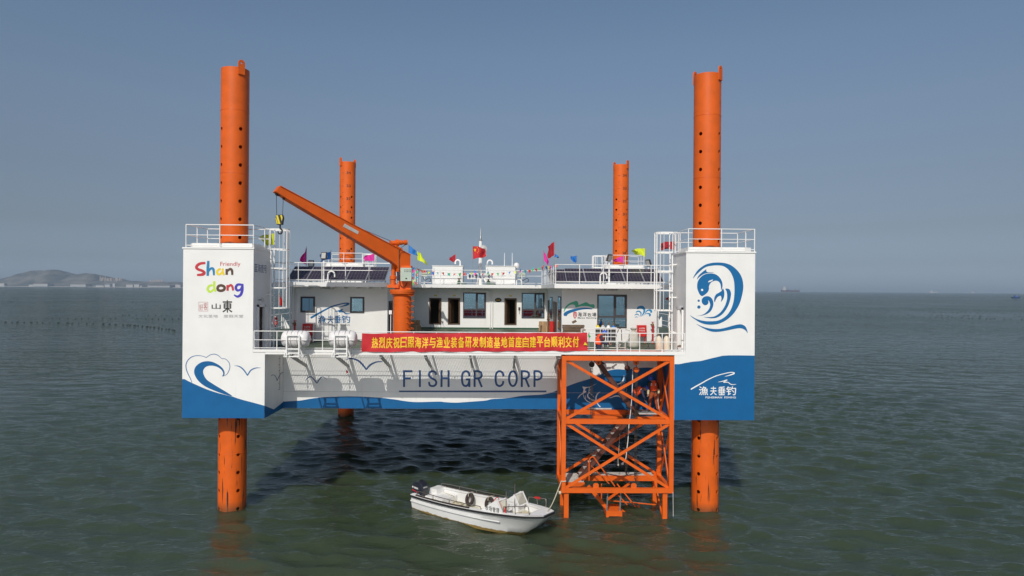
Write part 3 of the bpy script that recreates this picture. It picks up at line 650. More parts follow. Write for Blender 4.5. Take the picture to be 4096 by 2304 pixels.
def tower(front, left, label):
    x0, x1 = (XL0, XL1) if left else (XR0, XR1)
    y0, y1 = (YF, YF + 2.2) if front else (YBT - 2.2, YBT)
    lx, ly = LEGX[0 if left else 1], LEGY[0 if front else 1]
    t = thing('corner_tower', label, 'tower', ((x0 + x1) / 2, (y0 + y1) / 2, ZB), 'corner towers of the platform')
    ins = x1 if left else x0; nrm = -1 if left else 1
    # body: four walls, the inner side wall has a door opening; the lower block is a little wider
    b = MB(); yo = y0 if front else y1; yi = y1 if front else y0
    b.add([(x0, yo, ZB), (x1, yo, ZB), (x1, yo, ZT), (x0, yo, ZT)], [(0, 1, 2, 3)])
    b.add([(x0, yi, ZD - .1), (x1, yi, ZD - .1), (x1, yi, ZT), (x0, yi, ZT)], [(0, 1, 2, 3)])
    xo = x0 if left else x1
    b.add([(xo, y0, ZB), (xo, y1, ZB), (xo, y1, ZT), (xo, y0, ZT)], [(0, 1, 2, 3)])
    if front:
        d0 = .55 if left else .5
        wall(b, (ins, y0, ZD - .1), (0, 1, 0), (0, 0, 1), (0, y1 - y0), (0, ZT - ZD + .1), [(d0, d0 + .72, .14, 2.02)], (nrm * .05, 0, 0))
    else: b.add([(ins, y0, ZD - .1), (ins, y1, ZD - .1), (ins, y1, ZT), (ins, y0, ZT)], [(0, 1, 2, 3)])
    ring(b, x0 + .001, x1 - .001, y0 + .001, y1 - .001, ZT - .06, ZT + .004, lx, ly, .66)
    b.build('tower_body', WHITE, t, recalc=False)
    if front:
        xb = XLB if left else XRB; b = MB()
        bx0, bx1 = (x1 - .3, xb) if left else (xb, x0 + .3)
        b.box(bx0, bx1, YF + .003, YH, ZB + .001, ZD - .02); b.build('hull_corner_block', WHITE, t)
        MB().box(x0 + .01, x1 - .01, YF + .01, YH - .01, ZB + .004, ZB + .05).build('bottom_plate', mat('dark_bottom_paint', (.03, .03, .035), .6), t)
        # door frame and leaf on the inner side
        s = 1 if left else -1; d0 += y0; zz = ZD + .04
        b = MB()
        for ya, yb, za, zb in ((d0 - .09, d0, zz, zz + 1.98), (d0 + .72, d0 + .81, zz, zz + 1.98), (d0 - .09, d0 + .81, zz + 1.88, zz + 1.98), (d0 - .09, d0 + .81, zz - .06, zz)):
            b.box(min(ins, ins + s * .07), max(ins, ins + s * .07), ya, yb, za, zb)
        fr = b.build('door_frame', WHT2, t)
        if left: MB().box(ins - .04, ins + .17, d0 + .74, d0 + .78, zz, zz + 1.85).build('door', WHT2, t)
        else: MB().box(ins - .14, ins + .02, d0 + .3, d0 + .33, zz + .02, zz + 1.86).build('door', WHT2, t)
        MB().box(ins + nrm * 1.5, ins + nrm * .9, d0 - .1, d0 + 1, zz - .02, zz + 2).build('dark_inner_box', DARKIN, t)  # plain dark box set inside the door opening
    # roof edge and coaming
    b = MB(); e = .035
    for a0, a1, c0, c1 in ((x0 - e, x1 + e, y0 - e, y0 + .02), (x0 - e, x1 + e, y1 - .02, y1 + e), (x0 - e, x0 + .02, y0 + .02, y1 - .02), (x1 - .02, x1 + e, y0 + .02, y1 - .02)):
        b.box(a0, a1, c0, c1, ZT - .05, ZT + .012)
    b.build('roof_edge', WHT2, t)
    b = MB(); ring(b, x0 + .13, x1 - .07, y0 + .12, y1 - .12, ZT + .005, ZT + .2, lx, ly, .67); b.build('coaming', WHITE, t)
    b = MB(); pts = [(lx + .69 * math.cos(a), ly + .69 * math.sin(a), ZT + .22) for a in [i * math.pi / 12 for i in range(24)]]
    b.tube(pts, .05, 6, True); b.build('rail_shadow_ring', BRORG, t, 60)  # added dark ring, stands in for the railing's cast shadow arc at the leg
    return t
TFL = tower(True, True, 'front tower with rainbow brush lettering and a breaking wave')
TFR = tower(True, False, 'front tower with the blue leaping fish mural')
TBL = tower(False, True, 'rear tower behind the roof left of the crane column')
TBR = tower(False, False, 'rear tower behind the solar panels on the right roof')
# left mural
b = MB()
low = c2([(105, 578), (140, 603), (190, 632), (235, 653), (260, 665), (350, 705), (450, 748), (550, 783), (640, 810), (740, 835), (838, 858), (900, 880), (1000, 910), (1100, 935), (1200, 962), (1293, 988)])
band(b, low, FL, ZB + .002, XL0 + .002, XLB - .002)
b.sheet([FR(YF - .008)(x, y) for x, y in cr(c2([(830, 850), (760, 800), (660, 740), (560, 680), (470, 620), (430, 570), (410, 520), (408, 480), (425, 445), (455, 420), (500, 408), (560, 410), (620, 430), (670, 465), (695, 505), (697, 535), (683, 562), (710, 550), (718, 515), (705, 470), (670, 425), (620, 390), (560, 360), (500, 345), (440, 345), (380, 360), (330, 390), (295, 430), (278, 475), (282, 530), (310, 590), (350, 640), (410, 690), (480, 730), (560, 765), (650, 800), (740, 830)]), 3, True)])
b.build('wave_paint', BLUE, TFL)
b = MB()
b.stroke(c2([(245, 655), (225, 600), (195, 540), (170, 480), (158, 420), (165, 370), (190, 325), (230, 288), (280, 268), (340, 262), (400, 270), (455, 290)]), [2, 2.6, 3, 3.2, 3.3, 3.2, 3, 3, 2.6, 2.2, 2, 2], FR(YF - .007))
b.stroke(c2([(455, 290), (480, 270), (520, 248), (570, 240), (615, 255), (650, 280), (680, 308)]), [2, 2, 2.2, 2.4, 2.4, 2.2, 1.8], FR(YF - .0076))
b.stroke(c2([(680, 308), (720, 308), (755, 330), (785, 370), (795, 420), (785, 470), (760, 520), (730, 548), (690, 562)]), [1.8, 2, 2.3, 2.4, 2.4, 2.2, 2, 1.5, .6], FR(YF - .0082)); b.build('cloud_outline', LOGOB, TFL)
b = MB()
b.stroke(c2([(858, 410), (905, 412), (950, 430), (1000, 475), (1052, 552)]), [.5, 3, 4.5, 5, 4], FR(YF - .006)); b.stroke(c2([(1048, 552), (1090, 485), (1130, 455), (1180, 440), (1245, 440)]), [4, 4.5, 4, 3, .5], FR(YF - .0066)); b.build('bird_mark', LOGOB, TFL)
c1 = crop(2.415, 700, 850); kz = [0]
def nx():
    kz[0] += 1; return FR(YF - .005 - .0007 * (kz[0] % 4))
def letter(m, *strokes):
    b = MB()
    for P, wv in strokes: b.stroke(c1(P), [x / 2.415 for x in wv], nx())
    b.build('letter', m, TFL)
letter(LRED, ([(294, 488), (250, 492), (218, 508), (207, 532), (225, 550), (260, 562), (283, 580), (268, 598), (212, 604)], [22, 26, 28, 28, 26, 26, 28, 28, 20]))
letter(LTEAL, ([(322, 467), (318, 530), (316, 612)], [22, 28, 24]), ([(316, 578), (345, 542), (370, 548), (376, 607)], [18, 22, 24, 18]))
letter(LYEL, ([(442, 543), (412, 560), (408, 588), (435, 596), (456, 572), (458, 548)], [18, 22, 22, 20, 16, 16]), ([(462, 540), (462, 575), (474, 606)], [18, 20, 18]))
letter(LBRN, ([(498, 545), (500, 602)], [22, 24]), ([(500, 572), (530, 547), (550, 560), (553, 604)], [16, 24, 24, 20]))
letter(LLIME, ([(365, 703), (330, 710), (316, 742), (338, 766), (372, 745), (382, 718)], [18, 22, 24, 22, 18, 16]), ([(378, 663), (380, 730), (394, 764)], [22, 22, 20]))
b = MB(); b.stroke(c1([(446, 704), (416, 716), (414, 745), (442, 756), (472, 746), (478, 720)]), 26 / 2.415, FR(YF - .006), 6, True); b.build('letter', LBRN, TFL)
letter(LRED, ([(507, 700), (508, 756)], [22, 22]), ([(508, 726), (535, 702), (553, 714), (562, 754)], [16, 22, 22, 20]))
letter(LBLU, ([(642, 697), (606, 697), (587, 725), (602, 752), (632, 744), (645, 715)], [22, 24, 26, 24, 20, 18]), ([(650, 688), (650, 745), (636, 792), (603, 812), (570, 795)], [22, 26, 26, 22, 12]))
def plain(mb, s, cc, x0, y0, x1, y1, fn, bold=0.):
    (a0, b0), (a1, b1) = cc([(x0, y0), (x1, y1)]); return lettering(mb, s, boxq(fn, a0, b0, a1, b1), bold)
b = MB(); plain(b, 'Friendly', c1, 437, 477, 632, 528, FR(YF - .006)); b.build('small_lettering', LRED, TFL)
b = MB()
for P in ([(229, 866), (318, 866)], [(229, 952), (318, 952)]): b.stroke(c1(P), 1.2, FR(YF - .005))
for P in ([(230, 866), (230, 952)], [(317, 866), (317, 952)]): b.stroke(c1(P), 1.2, FR(YF - .0056))
plain(b, '好', c1, 236, 885, 272, 945, FR(YF - .006)); plain(b, '客', c1, 276, 872, 312, 940, FR(YF - .006)); b.build('seal_mark', mat('seal_red', (.45, .12, .12), .6), TFL)
b = MB(); plain(b, '山', c1, 355, 880, 440, 932, FR(YF - .006), .02); plain(b, '東', c1, 460, 848, 552, 965, FR(YF - .006), .03); b.build('brush_characters', INK, TFL)
b = MB(); plain(b, '文化圣地', c1, 225, 987, 413, 1016, FR(YF - .006)); plain(b, '度假天堂', c1, 470, 987, 660, 1016, FR(YF - .006)); b.build('small_lettering', GREYINK, TFL)
b = MB(); q = c1([(768, 493), (886, 507), (886, 585), (768, 575)]); lettering(b, '蓝海壹号', [SD(XL1 + .006)(x, y) for x, y in q]); b.build('side_lettering', NAVY, TFL)
# blue skirting on the side faces of the corner blocks
b = MB(); z1, z2 = FL(*c2([(1293, 988)])[0]).z, FH(*cA([(420, 825)])[0]).z
b.add([(XLB + .005, YF, ZB + .002), (XLB + .005, YH - .006, ZB + .002), (XLB + .005, YH - .006, z2), (XLB + .005, YF + 1.2, z2 - .12), (XLB + .005, YF, z1)], [(0, 1, 2, 3, 4)])
b.build('side_wave_paint', BLUE, TFL)
b = MB(); b.stroke([(1291, 460), (1302, 452), (1312, 468), (1318, 495)], 3, lambda x, y: SD(XLB + .006)(1057.4 + (x - 1290) * .9 + 26, 1498 + (y - 450) * .55)); b.stroke([(1318, 495), (1326, 465), (1336, 440), (1345, 436), (1352, 446)], 3, lambda x, y: SD(XLB + .0066)(1057.4 + (x - 1290) * .9 + 26, 1498 + (y - 450) * .55)); b.build('bird_mark', NAVY, TFL)
b = MB()
for i in range(22): b.box(XLB + .004, XLB + .009, YF + 1.98 - (.06 if i % 4 else .16), YF + 2.04, ZB + .95 + i * .07, ZB + .975 + i * .07)
b.build('draught_scale', INK, TFL)
# right mural
cR = crop(1.9575, 2650, 980); b = MB()
band(b, cR([(93, 935), (130, 933), (180, 923), (240, 913), (300, 908), (380, 888), (470, 867), (520, 864), (600, 864), (720, 866)]), FL, ZB + .002, XRB + .002, XR1 - .002); b.build('wave_paint', BLUE, TFR)
zz = FL(*cR([(93, 935)])[0]).z
MB().add([(XRB - .005, YF, ZB + .002), (XRB - .005, YH - .006, ZB + .002), (XRB - .005, YH - .006, zz - .15), (XRB - .005, YF, zz)], [(0, 1, 2, 3)]).build('side_wave_paint', BLUE, TFR)
c7 = crop(2.4145, 2550, 850)
def poly(mb, P, fn, n=4): mb.sheet([fn(x, y) for x, y in cr(c7(P), n, True)])
b = MB(); f1 = FR(YF - .006)
poly(b, [(537, 638), (550, 605), (580, 560), (620, 525), (670, 498), (730, 485), (790, 483), (850, 490), (900, 508), (945, 540), (985, 585), (1010, 635), (1021, 690), (1021, 740), (1010, 800), (990, 870), (960, 930), (920, 985), (870, 1030), (820, 1060), (770, 1078), (710, 1084), (650, 1078), (600, 1060), (560, 1035), (530, 1015), (508, 992), (545, 1015), (590, 1035), (650, 1048), (710, 1050), (770, 1045), (820, 1025), (865, 990), (900, 940), (925, 870), (935, 800), (937, 740), (933, 670), (920, 620), (895, 570), (860, 535), (820, 515), (770, 510), (720, 513), (670, 523), (630, 545), (590, 580), (560, 610)], f1)
b.build('crescent_mark', LOGOB, TFR)
b = MB(); poly(b, [(573, 647), (590, 610), (620, 580), (650, 558), (664, 548), (664, 562), (672, 574), (690, 578), (720, 577), (740, 580), (700, 582), (650, 590), (615, 610), (590, 630)], f1)
poly(b, [(625, 806), (605, 795), (590, 770), (578, 735), (576, 700), (583, 665), (605, 630), (640, 602), (680, 590), (725, 589), (765, 603), (795, 630), (815, 665), (822, 700), (818, 730), (808, 748), (806, 720), (800, 690), (785, 668), (760, 658), (735, 662), (715, 672), (700, 690), (690, 715), (690, 740), (680, 765), (655, 790)], f1)
poly(b, [(825, 733), (838, 765), (838, 800), (828, 835), (805, 863), (812, 830), (805, 805), (795, 805), (775, 815), (760, 835), (745, 866), (740, 845), (745, 815), (760, 790), (785, 775), (810, 758)], f1)
fish = b.build('fish_mark', LOGOB, TFR)
b = MB(); circ = lambda x, y, r: [(x + r * math.cos(a), y + r * math.sin(a)) for a in [i * math.pi / 6 for i in range(12)]]
poly(b, circ(624, 748, 11), FR(YF - .01)); poly(b, [(682, 674), (695, 658), (730, 648), (715, 664)], FR(YF - .01)); b.build('fish_eye', WRITE, TFR)
b = MB(); poly(b, [(848, 738), (870, 735), (890, 745), (903, 780), (898, 830), (880, 890), (850, 945), (810, 990), (765, 1015), (720, 1022), (680, 1018), (640, 1010), (700, 1010), (750, 1000), (800, 965), (840, 910), (862, 850), (866, 800), (860, 760)], f1); b.build('inner_crescent_mark', LOGOB, TFR)
b = MB(); poly(b, [(565, 1000), (610, 993), (650, 975), (685, 940), (702, 900), (697, 868), (682, 846), (686, 870), (672, 890), (650, 895), (628, 880), (619, 852), (628, 828), (650, 812), (680, 808), (710, 822), (728, 850), (733, 885), (725, 920), (705, 955), (670, 980), (620, 995)], f1); b.build('curl_mark', LOGOB, TFR)
for x, y, r in ((591, 852, 11), (593, 913, 16)): b = MB(); poly(b, circ(x, y, r), f1); b.build('bubble_mark', LOGOB, TFR)
b = MB(); poly(b, [(568, 1075), (610, 1095), (660, 1112), (720, 1123), (780, 1125), (840, 1115), (900, 1098), (960, 1083), (1000, 1080), (1035, 1095), (1055, 1125), (1064, 1165), (1045, 1140), (1015, 1122), (980, 1118), (930, 1125), (870, 1138), (800, 1150), (740, 1153), (690, 1142), (640, 1120), (600, 1098)], f1); b.build('swoosh_mark', LOGOB, TFR)
def angler(parent, tf, Y, m, m2, wk):
    b = MB(); W8 = lambda L: [x * wk for x in L]
    b.stroke(tf([(222, 1130), (260, 1108), (310, 1080), (360, 1052), (420, 1025), (480, 1008), (530, 998), (556, 999), (560, 1006), (530, 1018), (487, 1030)]), W8([5, 5, 4.5, 4, 3.6, 3.2, 3.2, 4, 5, 4, 1]), FR(Y - .009))
    b.stroke(tf([(435, 1073), (470, 1067), (505, 1056), (496, 1064), (478, 1075), (512, 1075), (528, 1086), (545, 1093), (578, 1090)]), W8([1, 3, 3.5, 3, 3, 3, 3, 3, 1]), FR(Y - .0098))
    b.build('fishing_rod_mark', m, parent)
    b = MB()
    for ch, xa, xb in (('漁', 286, 356), ('夫', 374, 424), ('垂', 436, 492), ('钓', 500, 575)):
        (p0, q0), (p1, q1) = tf([(xa, 1108), (xb, 1175)]); lettering(b, ch, boxq(FR(Y - .009), p0, q0, p1, q1), .025)
    b.build('brush_characters', m, parent)
    b = MB(); (p0, q0), (p1, q1) = tf([(337, 1186), (574, 1201)]); lettering(b, 'FISHERMAN  FISHING', boxq(FR(Y - .009), p0, q0, p1, q1), .01); b.build('small_lettering', m2, parent)
angler(TFR, cR, YF, WRITE, WRITE, 1.0)
# pipe stub and hose outlet on the left tower side
b = MB(); p = onx(1035, 1200, XL1)
b.tube([p, p + V((.16, 0, 0)), p + V((.2, 0, -.02))], .03, 6).tube([p + V((.1, -.05, .03)), p + V((.1, .1, .1)), p + V((.1, .28, .06)), p + V((.1, .3, -.06)), p + V((.1, .1, -.1))], .015, 6); b.build('pipe_stub', GREY, TFL, 50)

# ---- tower railings and caged ladders
for T_, left, front, lb in ((TFL, 1, 1, 'white guard railing round the top of the rainbow lettered tower'), (TFR, 0, 1, 'white guard railing round the top of the fish mural tower'),
                            (TBL, 1, 0, 'white guard railing on the rear tower left of the crane'), (TBR, 0, 0, 'white guard railing on the rear tower beyond the right panels')):
    x0, x1 = (XL0, XL1) if left else (XR0, XR1); y0, y1 = (YF, YF + 2.2) if front else (YBT - 2.2, YBT)
    e = .03; x0 += .1; x1 -= .02; y0 += e; y1 -= e; yi = y1 if front else y0; yo = y0 if front else y1; s = 1 if front else -1
    xi, xo = (x1, x0) if left else (x0, x1)
    path = [(xi, yi - s * .75, ZT), (xi, yo, ZT), (xo, yo, ZT), (xo, yi, ZT), (xi, yi, ZT)]
    railing('guard_railing', lb, path, .98, (1, .55, .1), 1.3, group='tower top railings')
def ladder(left, front, label):
    xi = XL1 if left else XR0; s = 1 if left else -1
    yc = (YF + 1.83) if front else (YBT - 1.83); x = xi + s * .2; z0, z1 = (ZD + .05 if front else ZR), ZT + .95
    t = thing('caged_ladder', label, 'ladder', (x, yc, z0), 'tower ladders')
    for d in (-.22, .22):
        MB().bar((x, yc + d, z0), (x, yc + d, ZT + .02), .06, .06, (0, 1, 0)).build('stile', WHT2, t)
    b = MB(); z = z0 + .25
    while z < ZT: b.tube([(x, yc - .2, z), (x, yc + .2, z)], .014, 6); z += .3
    b.build('rungs', WHT2, t)
    b = MB()
    for z in [q for q in (z0 + .8, z0 + 2.4, z0 + 3.9) if q < ZT]: b.bar((xi, yc - .22, z), (x, yc - .22, z), .05, .05).bar((xi, yc + .22, z), (x, yc + .22, z), .05, .05)
    b.build('wall_bracket', WHT2, t)
    zs = [8.97, 9.88, 10.76, 11.62, 12.52] if front else [11.5, 12.4]
    if not front: zs = [10.75, 11.6, 12.5]
    for z in zs:
        P = [(x, yc - .36, z)] + [(x + s * (.4 + .36 * math.sin(a)), yc - .36 * math.cos(a), z) for a in [i * math.pi / 8 for i in range(9)]] + [(x, yc + .36, z)]
        b = MB()
        for i in range(len(P) - 1): b.bar(P[i], P[i + 1], .012, .06)
        b.build('hoop', WHT2, t)
    for a in (.06, .5, 1.0, 1.5708, 2.14, 2.64, 3.08):
        px, py = x + s * (.4 + .355 * math.sin(a)), yc - .355 * math.cos(a)
        MB().bar((px, py, zs[0]), (px, py, zs[-1]), .05, .014, (math.cos(a), math.sin(a), 0)).build('cage_bar', WHT2, t)
    for d in (-.3, .3):
        P = [(x - s * .0, yc + d, ZT + .02), (x, yc + d, ZT + .85), (x - s * .06, yc + d, ZT + .95), (x - s * .2, yc + d, ZT + .95), (x - s * .25, yc + d, ZT + .85), (x - s * .25, yc + d, ZT + .05)]
        MB().tube(P, .025, 6).build('handrail', WHT2, t, 60)
    return t
ladder(1, 1, 'caged white ladder on the rainbow lettered tower beside the left roof')
ladder(0, 1, 'caged white ladder on the fish mural tower beside the right roof')
ladder(1, 0, 'caged ladder on the rear tower left of the crane')
ladder(0, 0, 'caged ladder on the rear tower beyond the right panels')

# ---- legs
def legtube():
    n = 96; ro, ri, z0, z1 = .6, .565, -7.0, 19.62
    b = MB(); b.lathe((0, 0, 0), [(ro, z0), (ro, z1), (ri, z1), (ri, z0), (ro, z0)], n); b.f = [f for f in b.f if len(f) == 4]; b.m = [0] * len(b.f)
    o = b.build('tube', LEGM, None, None)
    bm = bmesh.new(); bm.from_mesh(o.data); bmesh.ops.remove_doubles(bm, verts=bm.verts, dist=1e-5); bmesh.ops.recalc_face_normals(bm, faces=bm.faces); bm.to_mesh(o.data); bm.free()
    k = MB()
    for i in range(26):
        z = 16.9 - .8 * i
        if z < -3: break
        for a in (45, 135, 225, 315):
            d = V((math.sin(R(a)), -math.cos(R(a)), 0)); k.lathe(d * .44 + V((0, 0, z)), [(.083, 0), (.083, .3)], 16, d)
    cut = k.build('cut', LEGM, None)
    md = o.modifiers.new('holes', 'BOOLEAN'); md.object = cut; md.operation = 'DIFFERENCE'; md.solver = 'EXACT'
    me = bpy.data.meshes.new_from_object(o.evaluated_get(bpy.context.evaluated_depsgraph_get())); o.modifiers.clear(); o.data = me
    bpy.data.objects.remove(cut); me.shade_smooth(); me.set_sharp_from_angle(angle=R(40))
    return o
LT = legtube()
def leg(ix, iy, lug, marks, label):
    p = V((LEGX[ix], LEGY[iy], 0)); t = thing('jacking_column', label, 'column', p, 'orange tube columns')
    o = LT if (ix, iy) == (0, 0) else LT.copy()
    if o is not LT: COL.objects.link(o)
    o.parent = t
    for a in (lug, lug + 180):
        n_ = V((math.sin(R(a)), -math.cos(R(a)), 0)); tg = V((math.cos(R(a)), math.sin(R(a)), 0)); c0 = p + n_ * .6
        P = [c0 + tg * x + V((0, 0, z)) for x, z in [(-.15, 19.3), (.15, 19.3), (.15, 19.8)] + [(.15 * math.cos(q), 19.8 + .15 * math.sin(q)) for q in [i * math.pi / 8 for i in range(1, 8)]] + [(-.15, 19.8)]]
        hole = [c0 + tg * (.05 * math.cos(q)) + V((0, 0, 19.8 + .05 * math.sin(q))) for q in [i * math.pi / 6 for i in range(12)]]
        tri = tessellate_polygon([P, hole[::-1]]); A = P + hole[::-1]; m_ = len(A); b = MB(); th = n_ * .05
        fsd = [tuple(x) for x in tri] + [tuple(i + m_ for i in x[::-1]) for x in tri]; k = len(P)
        fsd += [(i, (i + 1) % k, m_ + (i + 1) % k, m_ + i) for i in range(k)] + [(k + i, k + (i + 1) % 12, m_ + k + (i + 1) % 12, m_ + k + i) for i in range(12)]
        b.add(A + [q + th for q in A], fsd); b.build('lifting_lug', ORANGE, t)
    for z_ in (17.75, 14.95, 12.2, 2.55): MB().tube([p + V((.6 * math.cos(q), .6 * math.sin(q), z_)) for q in [i * math.pi / 24 for i in range(48)]], .012, 5, True).build('weld_seam', ORANGE, t)
    if marks:
        def cy(a, z, r=.604): return p + V((r * math.sin(R(a)), -r * math.cos(R(a)), z))
        b = MB()
        for i in range(17):
            z = 18.72 - .5 * i; wv = 5.5 if i % 2 == 0 else 3.6
            b.add([cy(-23 - wv, z), cy(-23 + wv, z), cy(-23 + wv, z + .03), cy(-23 - wv, z + .03)], [(0, 1, 2, 3)])
        b.build('gauge_ticks', INK, t)
        for N in range(34, 26, -1):
            vs, fs_, _ = glyphs(str(N), .02); z = N - 15.36
            b = MB(); b.add([cy(20 + (u - .5) * 31, z + v * .2) for u, v in vs], fs_); b.build('gauge_number', INK, t)
    return t
leg(0, 0, 45, False, 'tall orange column standing through the rainbow lettered tower')
leg(1, 0, 45, False, 'tall orange column standing through the fish mural tower')
leg(0, 1, -45, True, 'numbered orange rear column behind the crane boom')
leg(1, 1, 45, True, 'numbered orange rear column beyond the right solar panels')
# ================================================================ DECKHOUSE
WLX0, WLX1, WRX0, WRX1 = -10.88, -5.92, 3.16, 8.25
ZW = 9.955
house = thing('deckhouse', 'white flat roofed deckhouse with two wings round a courtyard', 'house', (-1.3, 44, ZD))
c4 = crop(3.623, 1080, 1050); c5 = crop(2.898, 1650, 900); c6 = crop(2.898, 2100, 900)
def rect(cc, x0, y0, x1, y1, fn):
    (a0, b0), (a1, b1) = cc([(x0, y0), (x1, y1)]); p, q = fn(a0, b0), fn(a1, b1); m = fn((a0 + a1) / 2, (b0 + b1) / 2)
    return p, q
def window(cc, x0, y0, x1, y1, Y, mull=None, tr=None, label=None, fr=.07):
    p, q = rect(cc, x0, y0, x1, y1, FR(Y)); xa, xb, zb, za = p.x, q.x, p.z, q.z
    b = MB(); d0, d1 = Y - .035, Y + .02
    b.box(xa, xa + fr, d0, d1, za, zb).box(xb - fr, xb, d0, d1, za, zb).box(xa + fr, xb - fr, d0, d1, za, za + fr).box(xa + fr, xb - fr, d0, d1, zb - fr, zb)
    cells_ = [(xa + fr, xb - fr, za + fr, zb - fr)]
    if mull:
        xm = xa + (xb - xa) * mull; zt = za + (zb - za) * tr
        b.box(xm - .045, xm + .045, d0 + .002, d1, za + fr, zb - fr).box(xa + fr, xm - .045, d0 + .004, d1, zt - .045, zt + .045).box(xm + .045, xb - fr, d0 + .004, d1, zt - .045, zt + .045)
        cells_ = [(xa + fr, xm - .045, za + fr, zt - .045), (xm + .045, xb - fr, za + fr, zt - .045), (xa + fr, xm - .045, zt + .045, zb - fr), (xm + .045, xb - fr, zt + .045, zb - fr)]
    o = b.build('window', DKFR, house)
    for i, (u0, u1, v0, v1) in enumerate(cells_):
        if mull and i == 3:      # inner casement frame of the opening light
            MB().box(u0, u0 + .05, Y - .03, Y + .01, v0, v1).box(u1 - .05, u1, Y - .03, Y + .01, v0, v1).box(u0 + .05, u1 - .05, Y - .03, Y + .01, v0, v0 + .05).box(u0 + .05, u1 - .05, Y - .03, Y + .01, v1 - .05, v1).build('casement', DKFR, o)
            u0 += .05; u1 -= .05; v0 += .05; v1 -= .05
        MB().sheet([(u0, Y - .012, v0), (u1, Y - .012, v0), (u1, Y - .012, v1), (u0, Y - .012, v1)]).build('pane', GLASS, o)
    return o
dc = [(195, 845, 333, 1153), (412, 845, 550, 1155), (1066, 848, 1205, 1160)]
DH = []
for x0, y0, x1, y1 in dc:
    p, q = rect(c5, x0, y0, x1, y1, FR(YC)); DH.append((p.x, q.x, q.z + .02, p.z))
b = MB()
wall(b, (WLX0, YW, ZD - .05), (1, 0, 0), (0, 0, 1), (0, WLX1 - WLX0), (0, ZW - ZD + .05), [], (0, .1, 0))
wall(b, (WRX0, YW, ZD - .05), (1, 0, 0), (0, 0, 1), (0, WRX1 - WRX0), (0, ZW - ZD + .05), [], (0, .1, 0))
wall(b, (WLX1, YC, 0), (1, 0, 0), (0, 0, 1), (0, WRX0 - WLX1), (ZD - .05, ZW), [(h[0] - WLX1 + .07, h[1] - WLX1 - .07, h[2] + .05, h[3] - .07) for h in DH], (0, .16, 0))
for x in (WLX0, WRX1): b.add([(x, YW, ZD - .05), (x, YB - .4, ZD - .05), (x, YB - .4, ZW), (x, YW, ZW)], [(0, 1, 2, 3)])
for x in (WLX1, WRX0): b.add([(x, YW, ZD - .05), (x, YC, ZD - .05), (x, YC, ZW), (x, YW, ZW)], [(0, 1, 2, 3)])
b.add([(WLX0, YB - .4, ZD - .05), (WRX1, YB - .4, ZD - .05), (WRX1, YB - .4, ZW), (WLX0, YB - .4, ZW)], [(0, 1, 2, 3)])
b.build('wall', WHITE, house, recalc=False)
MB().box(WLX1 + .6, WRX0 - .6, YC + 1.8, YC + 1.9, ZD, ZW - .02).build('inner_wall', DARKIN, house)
RFX0, RFX1 = -11.45, 8.85; YR, YRC = 34.42, 46.2; RX1, RX2 = -5.43, 2.68
b = MB().box(RFX0, RX1, YR, YB, ZW, ZR).box(RX1 + .0005, RX2 - .0005, YRC, YB - .001, ZW, ZR - .001).box(RX2, RFX1, YR, YB, ZW, ZR)
b.build('roof', WHITE, house)
b = MB()
for x0, x1, y in ((WLX0 + .01, WLX1 - .01, YW), (WRX0 + .01, WRX1 - .01, YW), (WLX1 + .02, WRX0 - .02, YC)):
    b.box(x0, x1, y - .012, y - .004, ZD + .004, ZD + .1)
for x, s in ((WLX1, 1), (WRX0, -1)): b.box(min(x + s * .004, x + s * .012), max(x + s * .004, x + s * .012), YW + .02, YC - .02, ZD + .004, ZD + .1)
b.build('skirting', GRNSTRIP, house)
b = MB()
for x0, x1, y in ((WLX0, WLX1, YW), (WRX0, WRX1, YW), (WLX1 + 1.2, WRX0, YC)):
    n = int((x1 - x0) / .62)
    for i in range(n): b.box(x0 + .4 + i * .62 - .02, x0 + .4 + i * .62 + .02, y - .9, y - .005, ZW - .085, ZW - .003)
b.build('eaves_bracket', WHT2, house)
# doors
for i, (xa, xb, za, zb) in enumerate(DH):
    Y = YC; b = MB()
    b.box(xa, xa + .1, Y - .05, Y + .03, za, zb).box(xb - .1, xb, Y - .05, Y + .03, za, zb).box(xa + .1, xb - .1, Y - .05, Y + .03, zb - .1, zb).box(xa + .1, xb - .1, Y - .05, Y + .03, za, za + .07)
    b.build('door_frame', BROWN, house)
    if i: # door leaf with glass swung inside
        w_ = xb - xa - .24; o = MB().bar((xa + .16 + .0, Y + .1, (za + zb) / 2), (xa + .16 + w_ * .35, Y + .1 + w_ * .9, (za + zb) / 2), .05, zb - za - .24).build('door', BROWN, house)
    else: MB().bar((xb - .16, Y + .1, (za + zb) / 2), (xb - .2, Y + .1 + .75, (za + zb) / 2), .05, zb - za - .24).build('door', BROWN, house)
    MB().box((xa + xb) / 2 - .11, (xa + xb) / 2 + .11, Y - .012, Y - .003, zb + .12, zb + .2).build('door_sign', YHAZ, house)
window(c4, 445, 493, 652, 724, YW, fr=.09); window(c4, 1163, 498, 1366, 731, YW, fr=.085)
window(c5, 588, 783, 850, 1080, YC, .58, .33); window(c5, 1266, 786, 1529, 1082, YC, .58, .33)
window(c6, 838, 805, 1178, 1193, YW, .58, .33)
